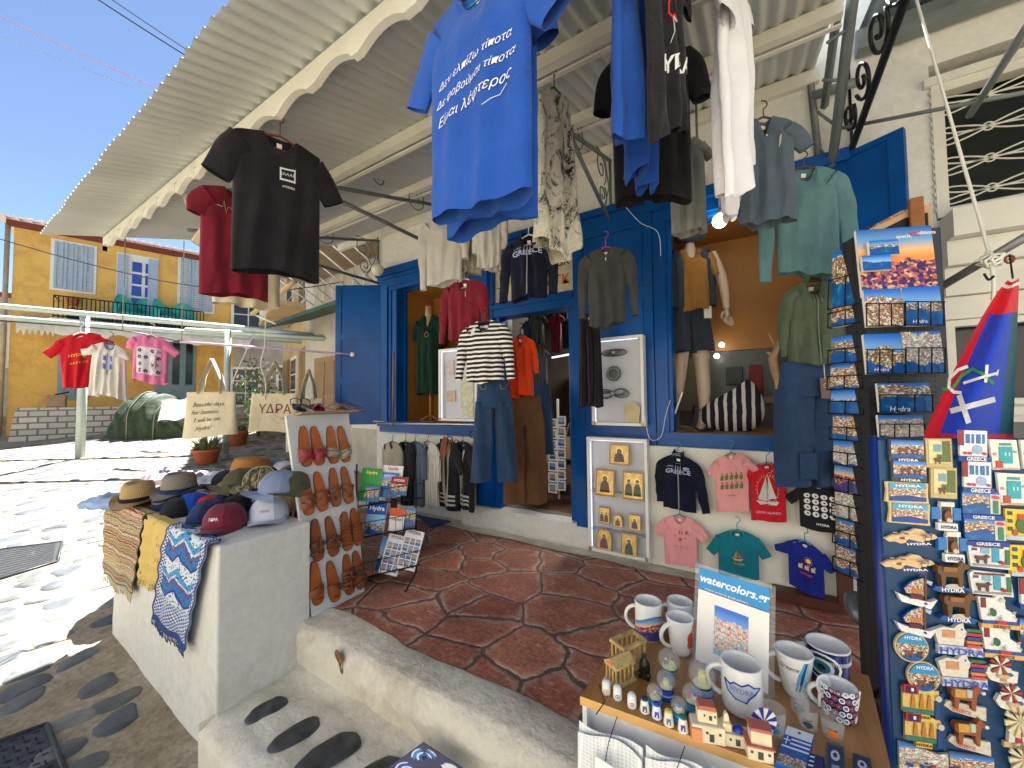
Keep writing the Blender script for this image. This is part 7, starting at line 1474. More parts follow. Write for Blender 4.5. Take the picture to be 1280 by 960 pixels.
def postcard(x,y,w,h,mm,label,off=.03,title=None,leftside=False,tc=(255,255,255),ty=.1):
 c0=pl(x-w/2,y+h/2,off);c1=pl(x+w/2,y+h/2,off);c2=pl(x-w/2,y-h/2,off);W=(c1-c0).length;H=(c2-c0).length;tl=.07
 M=frame((c0+c1)/2,UX,(V((0,0,1))*math.cos(tl)-UZ*math.sin(tl)).normalized(),(UZ*math.cos(tl)+V((0,0,1))*math.sin(tl)).normalized());r=thing('postcard',label,'postcard',M,PCG);m=MB();n=6
 for k in range(n):m.box(Matrix.Translation((.0006*k,H/2,-.0022*(k+1))),W,H,.0016,M_card_w)
 part(r,'stack',m,True);m=MB();m.add([(-W/2,0,.0004),(W/2,0,.0004),(W/2,H,.0004),(-W/2,H,.0004)],[(0,1,2,3)],mm,False,None,[(0,0),(1,0),(1,1),(0,1)]);part(r,'picture',m,True)
 if title:m=MB();m.text(title,W*.16,ink(tc),lambda a,b,d:V((a-.12*W,H*ty+b,.001)),shear=.2);part(r,'lettering',m,True)
 return r
def pocket(xa,xb,yb,h,off=.034):
 m=MB();w_=.0018
 for yy in(yb,yb-h):m.tube([pl(xa-1,yy,0),pl(xa-1,yy,off+.006),pl(xb+1,yy,off+.006),pl(xb+1,yy,0)],w_,M_wire,5)
 for k in(0,.33,.66,1):x=xa+(xb-xa)*k;m.tube([pl(x,yb,off+.007),pl(x,yb-h,off+.007)],w_,M_wire,5)
 part(rk,'wire_pocket',m)
hd=postcard(1126,326,96,86,picmat('picture','sunset',61,.50,.05),'large header poster of a town at sunset on top of the rack',.012)
W_=.236;m=MB();Mh=WM[hd];inv=Mh.inverted()
def hp(x,y,d=.0015):p=inv@pl(x,y,.013);return V((p.x,p.y,0))
m.text('special',.016,M_wht,lambda a,b,d:hp(1134,293)+V((a,b,.002)),bold=.02);m.text('FX',.022,ink((196,60,90)),lambda a,b,d:hp(1148,290)+V((a,b,.002)),bold=.04);m.text('editions',.016,M_wht,lambda a,b,d:hp(1162,288)+V((a,b,.002)),bold=.02);part(hd,'lettering',m,True)
postcard(1106,309,37,19,picmat('picture','coast',62,.75,.5),'small white bordered sea picture, upper one stuck on the header poster',.026)
postcard(1097,328,36,19,picmat('picture','coast',63,.6,.55),'small white bordered beach picture, lower one stuck on the header poster',.03)
cards=[(1107,384,47,47,'town',64,None,'postcard of tiled houses under blue sky, top left pocket'),(1156,382,48,49,'coast',65,'Hydra','postcard of a bay and hills, top right pocket'),(1108,442,48,50,'coast',66,'Hydra','postcard of a harbour from above, second row left'),(1157,440,49,52,'pale',67,None,'postcard of a dense white town over the sea, second row right'),(1133,497,66,36,'coast',68,'Hydra','wide postcard of a green cape in the third row'),(1128,533,56,28,'pale',69,None,'wide postcard of a pale hillside town above the magnets')]
for(x,y,w_,h_,k,sd,tt_,lb)in cards:postcard(x,y,w_,h_,picmat('picture',k,sd),lb,title=tt_);pocket(x-w_/2,x+w_/2,y+h_/2,h_*.6)
SX=(UX*.35-UZ*-.94).normalized()if False else(UX*.42+UZ*.90).normalized()
SZ=SX.cross(V((0,0,1))).normalized();SZ=SZ if SZ.dot(-UX)>0 else-SZ
side=[(1060,345,75,'coast',70,'tall poster with two white bordered pictures on the left side of the rack'),(1060,388,36,'town',71,''),(1060,436,34,'coast',72,''),(1059,470,32,'town',73,''),(1060,502,30,'coast',74,''),(1062,535,30,'town',75,''),(1063,567,30,'pale',76,''),(1064,600,32,'sunset',77,''),(1065,634,32,'pale',78,''),(1066,668,32,'coast',79,''),(1066,703,34,'town',80,'')]
od=['topmost','second','third','fourth','fifth','sixth','seventh','eighth','ninth','tenth','lowest']
for i,(x,y,h_,k,sd,lb)in enumerate(side):
 D_=1.26;c=at(x,y+h_/2,D=D_);H=h_/FPX*D_;W=.105
 M=frame(c,SX,(V((0,0,1))*.995-SZ*.1).normalized(),(SZ*.995+V((0,0,1))*.1).normalized())
 r=thing('postcard',lb or 'postcard seen edge on, %s from the top in the side pockets of the rack'%od[i],'postcard',M,'postcards in the side pockets of the rack');m=MB()
 for q_ in range(5):m.box(Matrix.Translation((0,H/2,-.0022*(q_+1))),W,H,.0016,M_card_w)
 part(r,'stack',m,True);m=MB();m.grid(lambda u,v:V(((-.5+u)*W,v*H,.0005+.006*math.sin(u*2.6))),6,1,picmat('picture',k,sd));part(r,'picture',m,True)
 m=MB();m.tube([M@V((-W/2,-.002,-.01)),M@V((-W/2,-.002,.014)),M@V((W/2,-.002,.014)),M@V((W/2,-.002,-.01))],.002,M_wire,5);m.tube([M@V((-W/2,H*.5,-.01)),M@V((-W/2,H*.5,.014)),M@V((W/2,H*.5,.014)),M@V((W/2,H*.5,-.01))],.002,M_wire,5)
 for k_ in(-.5,0,.5):m.tube([M@V((W*k_,-.002,.014)),M@V((W*k_,H*.5,.014))],.002,M_wire,5)
 part(rk,'wire_pocket',m)
m=MB();a=at(1068,745,D=1.35);b=at(1076,768,D=1.3);c=at(1104,782,D=1.25);m.tube([a,a.lerp(b,.5),b,c],[.03,.038,.04,.03],mat((120,126,130),.4,.5,var=.3,scale=30,bump=.6,name='foil'),12);solo('wrapped_foot',m,'silver grey wrapped foot of a stand beside the wooden post','stand foot',b)
MO=at(1098,548,D=.77);pm=lambda x,y,off=0:at(x,y,P=(MO+UZ*off,UZ));MM=frame(MO,UX,V((0,0,1)),UZ);mi=MM.inverted()
mbd=thing('magnet_board','tall dark blue metal board covered with souvenir magnets at the right edge','display board',MO)
bx1=(mi@pm(1400,700)).x;m=MB();M_bb=mat((10,62,104),.4,.1,var=.15,scale=3,name='dark_blue_board')
m.box(frame(MO+UX*(bx1/2)-V((0,0,.98))-UZ*.012,UX,UZ,V((0,0,1))),bx1,.02,.98,M_bb,.004);part(mbd,'panel',m)
m=MB();m.tube([MO-V((0,0,1.0))-UZ*.012,MO+V((0,0,.002))-UZ*.012],.009,mat((10,40,110),.3),8);part(mbd,'edge_tube',m)
m=MB();f0=MO-V((0,0,1.1));
for k in(0,bx1):m.tube([f0+UX*k+V((0,0,.3)),V((f0 .x,f0 .y,-.0))+UX*k+V((0,0,.02 if MO.y>1.26 else-.2))],.012,M_black,6)
part(mbd,'leg',m)
m=MB();m.tube([at(1062,846,Z=.70),at(1110,900,Z=.45)],.012,M_black,6);m.tube([at(1058,878,Z=.55),at(1114,878,Z=.55)],.014,M_black,4);m.tube([at(1090,870,Z=.6),at(1112,850,Z=.6)],.006,M_black,5);solo('folding_stand',m,'black metal folding stand behind the table','stand',at(1062,850,Z=.6))
C_=lambda*c:ink(c)
PROTO={}
def sq(x0,y0,x1,y1):return[(x0,y0),(x1,y0),(x1,y1),(x0,y1)]
def ell(cx,cy,rx,ry,n=14):return[(cx+rx*math.cos(2*PI*i/n),cy+ry*math.sin(2*PI*i/n))for i in range(n)]
DONK=[(-.42,.22),(-.36,.3),(.1,.27),(.2,.4),(.26,.5),(.3,.42),(.42,.3),(.4,.2),(.3,.22),(.24,.05),(.22,-.45),(.14,-.45),(.1,-.1),(-.2,-.08),(-.24,-.45),(-.32,-.45),(-.34,-.05),(-.42,.05)]
def sc(poly,cx,cy,sx,sy):return[(cx+x*sx,cy+y*sy)for x,y in poly]
def rect_houses(z,rnd,x0,x1,y0,y1,n,pal):
 out=[]
 for i in range(n):
  x=rnd.uniform(x0,x1);y=rnd.uniform(y0,y1);w_=rnd.uniform(.05,.11);h_=rnd.uniform(.05,.12);out.append((sq(x,y,min(x1,x+w_),min(y1,y+h_)),pal[rnd.randrange(len(pal))],z+.0004*i,.0008))
 return out
def shapes(kind):
 rnd=random.Random(hash(kind)%1000 if False else sum(map(ord,kind)));hp_=[(236,226,206),(206,120,80),(240,236,230),(190,150,110),(226,190,150)]
 L=[];T=[]
 if kind=='donkeyscene':
  L=[(sq(-.5,-.5,.5,.5),(70,60,60),0,.004),(sq(-.46,-.32,.46,.46),'town',.0042,.001),(sc(DONK,-.1,.0,.42,.42),(130,66,44),.0054,.0015),(sc(DONK,.22,-.02,.28,.28),(110,60,44),.0054,.0015)];T=[('HYDRA',0,-.42,.16,(240,236,226))]
 elif kind=='alley':
  L=[(sq(-.45,-.5,.45,.5),(196,176,120),0,.004),(sq(-.36,-.34,.36,.44),(226,214,160),.0042,.0008),(sq(.1,-.3,.36,.42),(96,110,60),.0052,.0008),(sq(-.2,.05,.05,.3),(120,160,180),.0052,.0008),(sq(-.1,-.3,.16,-.05),(90,120,60),.0062,.0008),(sc(DONK,-.1,-.24,.3,.26),(110,70,50),.0066,.001)]
 elif kind=='house':
  L=[(sq(-.42,-.35,.42,.5),(236,236,238),0,.004),(sq(-.5,-.5,.5,-.34),(30,70,150),0,.006),(sq(-.48,.0,-.32,.5),(150,40,50),.0042,.0012)]
  for x in(-.25,.08):L.append((sq(x,.08,x+.25,.38),(60,120,180),.0042,.001));L.append((sq(x+.11,.08,x+.14,.38),(236,236,238),.0055,.0006))
  L.append((ell(.1,-.12,.16,.15),(150,180,210),.0042,.001));L+=[(ell(x,-.24,.06,.05,8),(190,60,70),.0055,.001)for x in(-.3,-.15,.3)];T=[('GREECE',0,-.42,.17,(240,240,244))]
 elif kind=='view':
  L=[(sq(-.48,-.32,.48,.5),'coast',0,.004),(sq(-.5,-.5,.5,-.33),(24,60,150),0,.006),(sq(.2,-.28,.44,.42),(206,214,206),.0042,.001),(sq(.26,-.26,.38,.2),(60,130,90),.0054,.0008),(ell(.32,.32,.1,.07,8),(210,70,80),.0054,.0008)];T=[('GREECE',0,-.42,.15,(230,236,250))]
 elif kind=='scroll':
  L=[([(-.5,-.46),(.5,-.5),(.48,-.2),(.5,.46),(-.48,.5),(-.46,.1)],(222,196,130),0,.004),(sq(-.42,-.40,.42,.44),'town',.0042,.001),([(-.42,-.40),(.42,-.40),(.42,-.22),(.0,-.12),(-.42,-.2)],(20,70,160),.0054,.0006),(sq(-.42,.2,.42,.44),(60,170,214),.0054,.0006)];T=[('HYDRA',0,.33,.17,(240,244,246))]
 elif kind=='island':
  L=[([(-.5,-.1),(-.42,-.22),(-.3,-.2),(-.2,-.28),(-.05,-.2),(.05,-.3),(.12,-.14),(.22,-.2),(.26,-.05),(.42,-.02),(.5,.06),(.44,.2),(.3,.22),(.22,.38),(.08,.42),(0,.3),(-.12,.26),(-.2,.12),(-.34,.1)],(222,190,140),0,.005),([(-.1,-.22),(.34,-.42),(.30,-.22),(-.06,-.06)],(60,60,120),.0052,.001)]
  L+=rect_houses(.0052,rnd,-.4,.35,-.12,.22,14,[(240,232,220),(200,110,70),(60,130,180),(150,60,50),(236,210,150),(120,90,130)]);T=[('HYDRA',.12,-.24,.14,(240,240,246),.35)]
 elif kind=='shutters':
  L=[(sq(-.2,-.22,.24,.38),(236,234,226),0,.004),(sq(-.14,-.2,.18,.34),(60,40,36),.0042,.001),(sq(-.5,-.12,-.2,.3),(40,120,190),0,.006),(sq(.24,-.12,.5,.3),(40,120,190),0,.006),(sq(-.2,.34,.26,.5),(230,224,210),.001,.006),(sq(-.3,-.5,.36,-.24),(240,238,232),.001,.006),(ell(.02,.0,.12,.2),(126,72,48),.0054,.003),(ell(.02,-.12,.08,.08),(206,190,170),.0085,.001)];T=[('HYDRA',.03,-.38,.16,(40,60,130))]
 elif kind=='horse':
  L=[([(-.5,-.42),(-.3,-.5),(.4,-.5),(.5,-.36),(.3,-.3),(-.4,-.3)],(24,84,150),0,.008),(ell(.05,-.28,.24,.08),(200,196,180),.0082,.001),(sc(DONK,0,.12,.98,.86),(104,70,38),.002,.010),(sq(-.28,.22,.06,.36),(150,100,50),.0122,.002)];T=[('HYDRA',0,-.41,.17,(240,240,240))]
 elif kind=='signs':
  L=[([(-.5,.22),(-.3,.34),(-.1,.3),(0,.44),(.1,.5),(.12,.32),(.2,.2),(.12,.05),(.1,-.2),(-.42,-.2),(-.46,.0)],(226,220,206),0,.006),(sq(-.34,.02,-.08,.24),(206,150,110),.0062,.001),(sq(-.42,-.5,.5,-.24),(220,226,240),0,.005)]
  for i,c in enumerate(((60,120,80),(190,50,70),(40,80,160),(220,130,60),(200,90,100))):L.append(([(.16,.34-.12*i),(.42,.34-.12*i),(.5,.29-.12*i),(.42,.25-.12*i),(.16,.25-.12*i)],c,.003,.004))
  L.append((ell(.06,.3,.02,.02,6),(30,30,30),.0062,.001));T=[('HYDRA',.03,-.37,.27,(60,90,180))]
 elif kind=='donkey':
  L=[([(-.5,-.2),(-.3,-.34),(.5,-.5),(.5,-.12),(.1,-.1),(-.4,-.05)],(214,206,186),0,.004),(sc(DONK,-.02,.16,.9,.78),(150,84,48),.002,.008),(sq(-.34,.18,-.08,.4),(206,160,70),.0102,.002),(sq(-.06,.2,.06,.42),(190,196,190),.0102,.002),(ell(.34,.36,.05,.05,8),(230,220,206),.0102,.001)];T=[('GREECE',-.15,-.26,.13,(190,60,50),-.15)]
 elif kind=='ship':
  L=[(sq(-.5,-.34,.36,.4),(222,196,110),0,.004),(sq(-.5,-.34,.36,-.2),(60,120,110),.0042,.0008),(sq(-.5,.24,-.14,.5),(180,40,70),.001,.005),(sq(-.44,.28,-.2,.46),(40,40,90),.0062,.0008),(sq(-.26,-.5,.12,-.34),(236,190,60),0,.006),(sq(.24,-.44,.36,.1),(30,70,130),.0042,.002),(ell(.32,.2,.07,.09),(210,200,190),.0042,.003),(sq(.38,-.5,.46,.36),(20,60,110),0,.005)]
  for x in(-.26,-.06,.12):L.append(([(x-.07,-.16),(x+.05,-.16),(x+.02,.26),(x-.03,.26)],(190,130,50),.0052,.001))
  L.append((sq(-.34,.34,-.28,.44),(240,240,240),.0072,.0006));T=[('HYDRA',-.07,-.42,.11,(60,40,30))]
 elif kind=='oval':
  L=[(ell(0,0,.5,.5,26),(230,200,140),0,.004),(ell(0,0,.46,.46,26),'town',.0042,.0008),([(.46*math.cos(a),.46*math.sin(a))for a in[PI*.08+PI*.84*i/14 for i in range(15)]],(40,150,206),.0052,.0008),(sc(DONK,-.08,-.2,.36,.34),(130,80,50),.0052,.001),(sc(DONK,.22,-.2,.22,.24),(90,60,50),.0052,.001)];T=[('HYDRA',0,.32,.15,(240,240,246))]
 elif kind=='boat':
  L=[([(-.5,-.06),(-.38,-.34),(.34,-.5),(.5,-.18),(.3,-.28),(-.3,-.16)],(236,234,232),0,.007),([(-.26,-.06),(-.3,.1),(-.1,.34),(.18,.48),(.2,-.16)],'town',.002,.004),(sq(.18,-.24,.22,.5),(110,60,50),.002,.006),([(.22,.42),(.44,.34),(.40,.22),(.22,.34)],(180,200,216),0,.003),(sq(-.2,-.2,.12,-.06),(90,40,60),.0072,.002),(ell(.2,-.33,.04,.035,8),(40,60,130),.0072,.001),(sq(-.12,.0,.1,.1),(210,120,60),.0062,.001)]
 elif kind=='bluedoor':
  L=[([(-.5,.36),(-.4,.5),(.44,.42),(.5,-.5),(-.44,-.46)],(228,226,222),0,.004),(sq(-.42,.2,-.3,.3),(70,90,130),.0042,.0008),(sq(-.22,.1,-.02,.32),(130,180,196),.0042,.0008),(sq(.04,-.24,.2,.36),(60,160,190),.0042,.0012),(sq(.34,-.3,.44,.3),(60,120,80),.0042,.0012),(sc(DONK,-.2,-.12,.4,.4),(96,66,56),.0054,.002),(ell(.24,-.22,.06,.08,8),(180,50,40),.0054,.002),(sq(-.4,-.42,.44,-.34),(150,150,150),.0042,.001),(sq(-.4,.34,.3,.42),(120,50,50),.0042,.001)]
 elif kind=='church':
  L=[([(-.5,.42),(-.1,.4),(.0,.5),(.14,.46),(.18,.1),(.4,-.05),(.44,-.3),(-.42,-.28)],(236,234,230),0,.004),(sq(-.44,-.36,.46,-.28),(40,80,160),.001,.005),(sq(-.46,-.5,.5,-.37),(226,180,90),0,.006),(ell(-.16,-.02,.08,.12),(50,110,70),.0042,.002),(ell(.07,.36,.06,.07),(206,206,200),.0042,.003),(sq(-.44,.1,-.32,.4),(140,40,50),.0042,.001),(sq(-.1,-.36,.14,-.26),(190,60,60),.0062,.001)]
  L+=rect_houses(.0042,rnd,-.3,.4,-.25,.05,7,[(206,200,190),(150,170,190),(220,220,216)]);T=[('GREECE',.02,-.44,.12,(120,60,40))]
 elif kind=='millsmall' or kind=='mill':
  big=kind=='mill';cy=.22;R_m=.32 if not big else .42
  L=[([(-.26,-.36),(.26,-.36),(.2,.2),(-.2,.2)]if big else[(-.5,-.12),(-.36,-.34),(.1,-.46),(.42,-.36),(.46,.0),(.2,.06),(.0,.1),(-.4,.1)],(230,226,212),0,.005),(sq(-.4,-.5,.42,-.36)if big else sq(-.2,-.2,.1,-.08),(206,180,140),.001 if big else .0052,.004),(sq(-.08,-.34,.1,-.08),(170,50,80)if big else(200,150,80),.0052,.001)]
  for k in range(10):
   a=2*PI*k/10;b=a+.36;L.append(([(0+(-.1 if not big else 0),cy),(R_m*math.cos(a)+(-.1 if not big else 0),cy+R_m*math.sin(a)),(R_m*math.cos(b)+(-.1 if not big else 0),cy+R_m*math.sin(b))],(222,208,166)if big else((226,220,206)if k%2 else(170,60,50)),.0062,.002))
  if not big:L+=[(ell(.2,-.1,.1,.06,8),(70,100,140),.0052,.001),(ell(-.3,-.02,.06,.06,8),(60,80,120),.0052,.001)]
  T=[('GREECE',.02,-.43,.12,(110,80,60))]
 elif kind=='tealdoor':
  L=[([(-.46,.5),(.42,.48),(.5,-.46),(-.38,-.5)],(236,232,220),0,.004),(sq(-.18,-.28,.24,.26),(40,170,180),.0042,.0015),(sq(-.16,.3,.22,.38),(60,150,160),.0042,.001),(sq(-.02,-.02,.02,.08),(220,240,240),.0058,.0006),(sq(.1,-.02,.14,.08),(220,240,240),.0058,.0006),(sq(-.3,-.42,-.1,-.2),(190,70,60),.0042,.002),(ell(.34,.1,.06,.04,8),(170,150,200),.0042,.001),(ell(-.32,.02,.06,.05,8),(220,130,150),.0042,.001),(sq(-.36,-.48,.46,-.42),(190,170,150),.0042,.001)]
 elif kind=='yellow':
  L=[(sq(-.46,-.5,.5,.5),(230,200,60),0,.004),(sq(-.46,-.5,.5,-.36),(190,196,200),.0042,.001),(ell(.06,-.02,.22,.26),(70,110,60),.0042,.0015),(sq(-.1,.18,.5,.34),(190,70,40),.0052,.001),(ell(-.2,-.26,.08,.1,8),(180,80,60),.0052,.001)]
  for y in(.3,.05,-.2):L.append((sq(-.4,y,-.26,y+.12),(60,90,70),.0042,.001))
 elif kind=='townrow':
  L=[([(-.5,.5),(-.2,.42),(.1,.3),(.3,.22),(.5,.3),(.5,-.5),(-.5,-.5)],'pale',0,.004)];L+=rect_houses(.0042,rnd,-.46,.4,-.45,-.1,16,[(190,50,60),(236,230,224),(40,70,140),(210,150,120)])
 elif kind=='photo':L=[(sq(-.5,-.5,.5,.4),'town',0,.004),(sq(-.5,-.5,.5,-.15),(30,60,170),.0042,.001)]
 return L,T
MS={'tealdoor':'white door magnet with a teal double door','donkeyscene':'magnet of donkeys before a harbour, lettered HYDRA','alley':'yellowish alley magnet with a small donkey','house':'white house magnet on a blue strip lettered GREECE','view':'harbour view magnet on a blue strip lettered GREECE','scroll':'scroll shaped island view magnet lettered HYDRA','island':'island shaped magnet lettered HYDRA','shutters':'donkey looking out between blue shutters magnet','horse':'bronze horse magnet on a blue base','signs':'white donkey magnet with coloured arrow signs','donkey':'brown laden donkey magnet','ship':'yellow sailing ship magnet with a red flag','oval':'round magnet of donkeys under a blue sky','boat':'white fishing boat magnet','bluedoor':'white wall magnet with donkey and blue door','church':'white church magnet on an ochre strip','millsmall':'small round windmill magnet','mill':'large cream windmill magnet','yellow':'yellow house front magnet','townrow':'long town magnet with red boats','photo':'photo magnet of a shore and blue sea'}
def magnet(kind,x,y,w,h,which=''):
 p=pm(x,y,.0005);s=(p-EYE).dot(fw)/FPX;a=pm(x-w/2,y,.0005);b=pm(x+w/2,y,.0005);W=(b-a).length;H=h*s
 M=frame(p,UX,V((0,0,1)),UZ)@Matrix.Rotation(random.uniform(-.03,.02)-.015,4,'Z')@Matrix.Diagonal((W,H,1.15,1)).to_4x4()
 lb=MS[kind]+(', '+which if which else '')
 if kind in PROTO:return dup(PROTO[kind],M,lb)
 r=thing('fridge_magnet',lb,'magnet',M,'souvenir magnets on the blue board');L,T=shapes(kind);base=MB();det=MB()
 for i,(poly,c,z,d)in enumerate(L):
  mm=picmat('picture',c,len(PROTO)+90)if isinstance(c,str)else mat(c,.35,var=.12,scale=9,name='painted_resin');(base if i==0 else det).prism(poly,d,mm,z0=z)
 part(r,'plaque',base,True);part(r,'relief',det,True)
 if T:
  m=MB()
  for tt_ in T:
   ro=tt_[5]if len(tt_)>5 else 0;k=H/W
   m.text(tt_[0],1,ink(tt_[4]),lambda a,b,d:V((tt_[1]+(a*math.cos(ro)-b*math.sin(ro)*k*.9)*tt_[3]*1.02,tt_[2]+(b*math.cos(ro)+a*math.sin(ro)*k)*tt_[3],.0085 if kind not in('donkeyscene','view','scroll','oval','ship','church','island')else .0068)),bold=.03)
  part(r,'lettering',m,True)
 PROTO[kind]=r;return r
ML=[('donkeyscene',1131,563,44,27),('donkeyscene',1134,588,44,27),('scroll',1131,615,54,26),('scroll',1134,641,52,27),('island',1136,671,66,28),('island',1132,703,66,28),('boat',1142,738,50,38),('boat',1141,774,50,38),('oval',1137,807,42,37),('oval',1152,844,41,37),('ship',1152,876,52,40),('ship',1155,911,52,40),('townrow',1152,946,60,34),('alley',1171,566,36,36),('alley',1177,603,36,38),('shutters',1179,644,36,35),('shutters',1187,682,36,37),('horse',1184,719,48,38),('horse',1192,756,48,38),('signs',1194,796,60,40),('signs',1199,835,60,42),('donkey',1203,874,52,42),('donkey',1208,917,52,44),('photo',1212,954,54,30),('house',1214,557,40,38),('house',1219,596,40,38),('view',1224,631,50,34),('view',1229,664,54,34),('bluedoor',1234,694,54,30),('bluedoor',1236,728,54,30),('church',1245,763,50,40),('church',1250,800,52,40),('millsmall',1249,836,42,36),('millsmall',1262,871,42,36),('mill',1268,908,44,48),('mill',1274,954,46,46),('tealdoor',1252,568,38,38),('tealdoor',1262,611,40,40),('yellow',1272,655,40,38),('yellow',1279,700,42,38),('house',1290,742,40,36),('tealdoor',1290,568,38,36),('donkeyscene',1291,787,44,30),('alley',1302,845,40,34)]
cnt={}
for k,*_r in ML:cnt[k]=cnt.get(k,0)+1
sn={}
for k,*a in ML:
 sn[k]=sn.get(k,0)+1;w_=''
 if cnt[k]==2:w_=('upper','lower')[sn[k]-1]+' of its pair'
 elif cnt[k]>2:w_=('upper of the left pair','lower of the left pair','at the right edge of the board')[sn[k]-1]
 magnet(k,*a,w_)
fl=thing('flag','hanging island flag, red edged blue with a white cross and anchor','flag',at(1268,345,D=.98));FD=.96
F_fb=fab((30,66,190),.05,.6,.6,name='flag_blue');F_fr=fab((206,24,44),.05,.6,.6,name='flag_red');F_fg=fab((26,80,96),.05,.6,.6,name='flag_teal');t=NT('flag_cloth')  # third cloth is the dark teal strip down the flag's right edge
def flg(u,v,off=0):
 L=V((1260-(1260-1152)*v**.82,350+200*v+6*math.sin(u*3),0));Rr=V((1274-8*v,348+208*v,0));x=L.x+(Rr.x-L.x)*u;y=L.y+(Rr.y-L.y)*u
 return at(x,y,D=FD+.028*math.sin(u*7+v*2)*(.3+v)-off)
m=MB();n1,n2=40,50
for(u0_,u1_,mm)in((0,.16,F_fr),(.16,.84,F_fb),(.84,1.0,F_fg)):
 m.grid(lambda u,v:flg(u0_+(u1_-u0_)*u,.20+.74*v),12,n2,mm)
m.grid(lambda u,v:flg(u,v*.20),30,10,F_fr);m.grid(lambda u,v:flg(u,.94+.06*v),30,3,F_fr);m.grid(lambda u,v:flg(u,.02+.02*v,.0006),20,2,M_wht);part(fl,'cloth',m)
def fpt(px_,py_,off=.004):
 v=(py_-350)/203;
 for _ in range(3):
  Lx=1260-108*v**.82;Rx=1274-8*v;u=(px_-Lx)/(Rx-Lx);v=(py_-6*math.sin(u*3)*(1-u)-(350+(-2)*u))/(200+8*u)
 return flg(u,v,off)
m=MB()
def fline(pts,wd,mm,n=6):
 P0=[]
 for a,b in zip(pts[:-1],pts[1:]):
  for k in range(n):P0 .append((a[0]+(b[0]-a[0])*k/n,a[1]+(b[1]-a[1])*k/n))
 P0 .append(pts[-1]);vs=[];fs=[]
 for i,p in enumerate(P0):
  a=P0[max(0,i-1)];b=P0[min(len(P0)-1,i+1)];dx,dy=b[0]-a[0],b[1]-a[1];l=math.hypot(dx,dy)or 1;nx,ny=-dy/l*wd/2,dx/l*wd/2
  vs+=[fpt(p[0]+nx,p[1]+ny),fpt(p[0]-nx,p[1]-ny)]
 for i in range(len(P0)-1):fs.append((2*i,2*i+1,2*i+3,2*i+2))
 m.add(vs,fs,mm)
Mg=mat((40,140,70),.6)
fline([(1204,479),(1226,472),(1248,466)],3.4,M_wht);fline([(1234,456),(1232,478)],4,M_wht,3);fline([(1210,458),(1198,462),(1187,473),(1186,484),(1192,490),(1202,491)],4,M_wht,3);fline([(1178,487),(1192,484),(1202,470),(1216,461),(1230,468),(1242,480)],4,Mg,4);fline([(1248,462),(1246,470)],2,M_wht,2)
fline([(1188,514),(1244,499)],7,M_wht);fline([(1199,494),(1211,529)],7,M_wht)
part(fl,'emblem',m)
pa=at(1160,368,D=1.3);pb2=at(1340,262,D=1.0);m=MB();m.tube([pa,pb2],.012,mat((120,122,126),.4,.5),10);solo('diagonal_pole',m,'grey metal pole slanting up to the right above the flag','pole',pa)
kn=at(1238,325,D=1.14);rope('rope',[at(1140,-20,D=1.6),at(1200,190,D=1.3),kn,kn-V((0,0,.12))],.005,M_cream,'pale rope coming down from the roof to the knot on the pole','rope',n=8)
m=MB();rnd=random.Random(3)
for k in range(7):
 ax=V((rnd.gauss(0,1),rnd.gauss(0,1),rnd.gauss(0,1))).normalized();b=ax.cross(V((0,0,1))).normalized();c=ax.cross(b);m.tube([kn+V((rnd.uniform(-.012,.012),0,rnd.uniform(-.006,.006)))+(b*math.cos(a*.6)+c*math.sin(a*.6))*.021 for a in range(11)],.004,M_cream,5,closed=True)
solo('rope_knot',m,'bundle of pale knotted rope on the slanting pole','knot',kn)
p2=at(1266,348,D=.97);m=MB();m.tube([at(1262,318,D=1.02),p2],.002,M_wire,4);m.tube([at(1262,324,D=1.02)+V((.008*math.cos(a*.6),0,.010*math.sin(a*.6)))for a in range(11)],.003,mat((120,40,40),.4),5,closed=True);solo('flag_hook',m,'small dark red hook holding the flag on the pole','hook',p2)
rope('rope',[at(1230,342,D=1.05),at(1236,350,D=1.05),at(1242,345,D=1.05)],.003,M_wire,'dark loop hanging from the rope knot','cord',n=3)
TH=.80;ta=thing('souvenir_table','small table with a light plywood top and a white cloth, crowded with souvenirs','table',(-.06,.8,-.2))
cA=at(725,870,Z=TH);cB=at(806,757,Z=TH);cD=at(1086,845,Z=TH);cE=at(1116,985,Z=TH);cC=V((cE.x,cA.y+.035,TH));quadp=[V((cA.x,cA.y,TH)),V((cE.x+.0,cE.y*0+cA.y+.03,TH)),V((cD.x,cD.y,TH)),V((cB.x,cB.y,TH))]
t=NT('plywood_top');vec=t.tex('Object',(14,1.2,1),(0,0,.1));nz=t.noise(vec,3,5,.7,.6);t.l(t.ramp(nz.outputs[0],[(.3,lin((142,96,52))),(.55,lin((170,120,68))),(.75,lin((184,136,84)))]),t.b.inputs['Base Color']);t.setp(Roughness=.4);M_ply=t.m
m=MB();m.prism([(p.x,p.y)for p in quadp],.014,M_ply,Matrix.Translation((0,0,TH-.014)),mat((206,160,96),.6));part(ta,'tabletop',m)
m=MB();q0,q1,q2,q3=quadp;ins=.012
def clo(a,b,z0,seed):
 a=V(a);b=V(b);d=(b-a).normalized();n=V((d.y,-d.x,0))
 m.grid(lambda u,v:a.lerp(b,u)+n*(-ins+.012*math.sin(u*14+seed)*v+.01*v)+V((0,0,-.015-(TH-.015-z0)*v)),50,16,fab((224,226,228),.04,1.2,name='white_tablecloth'))
clo(q0,q1,-.22,0);clo(q3,q0,.0,2);part(ta,'cloth',m)
m=MB()
for p in quadp:m.bx((p.x*.9-.015,p.y+(.03 if p.y<.8 else-.03)-.015,-.24 if p.y<.8 else-.235),(p.x*.9+.015,p.y+(.03 if p.y<.8 else-.03)+.015,TH-.016),M_wood)
part(ta,'leg',m)
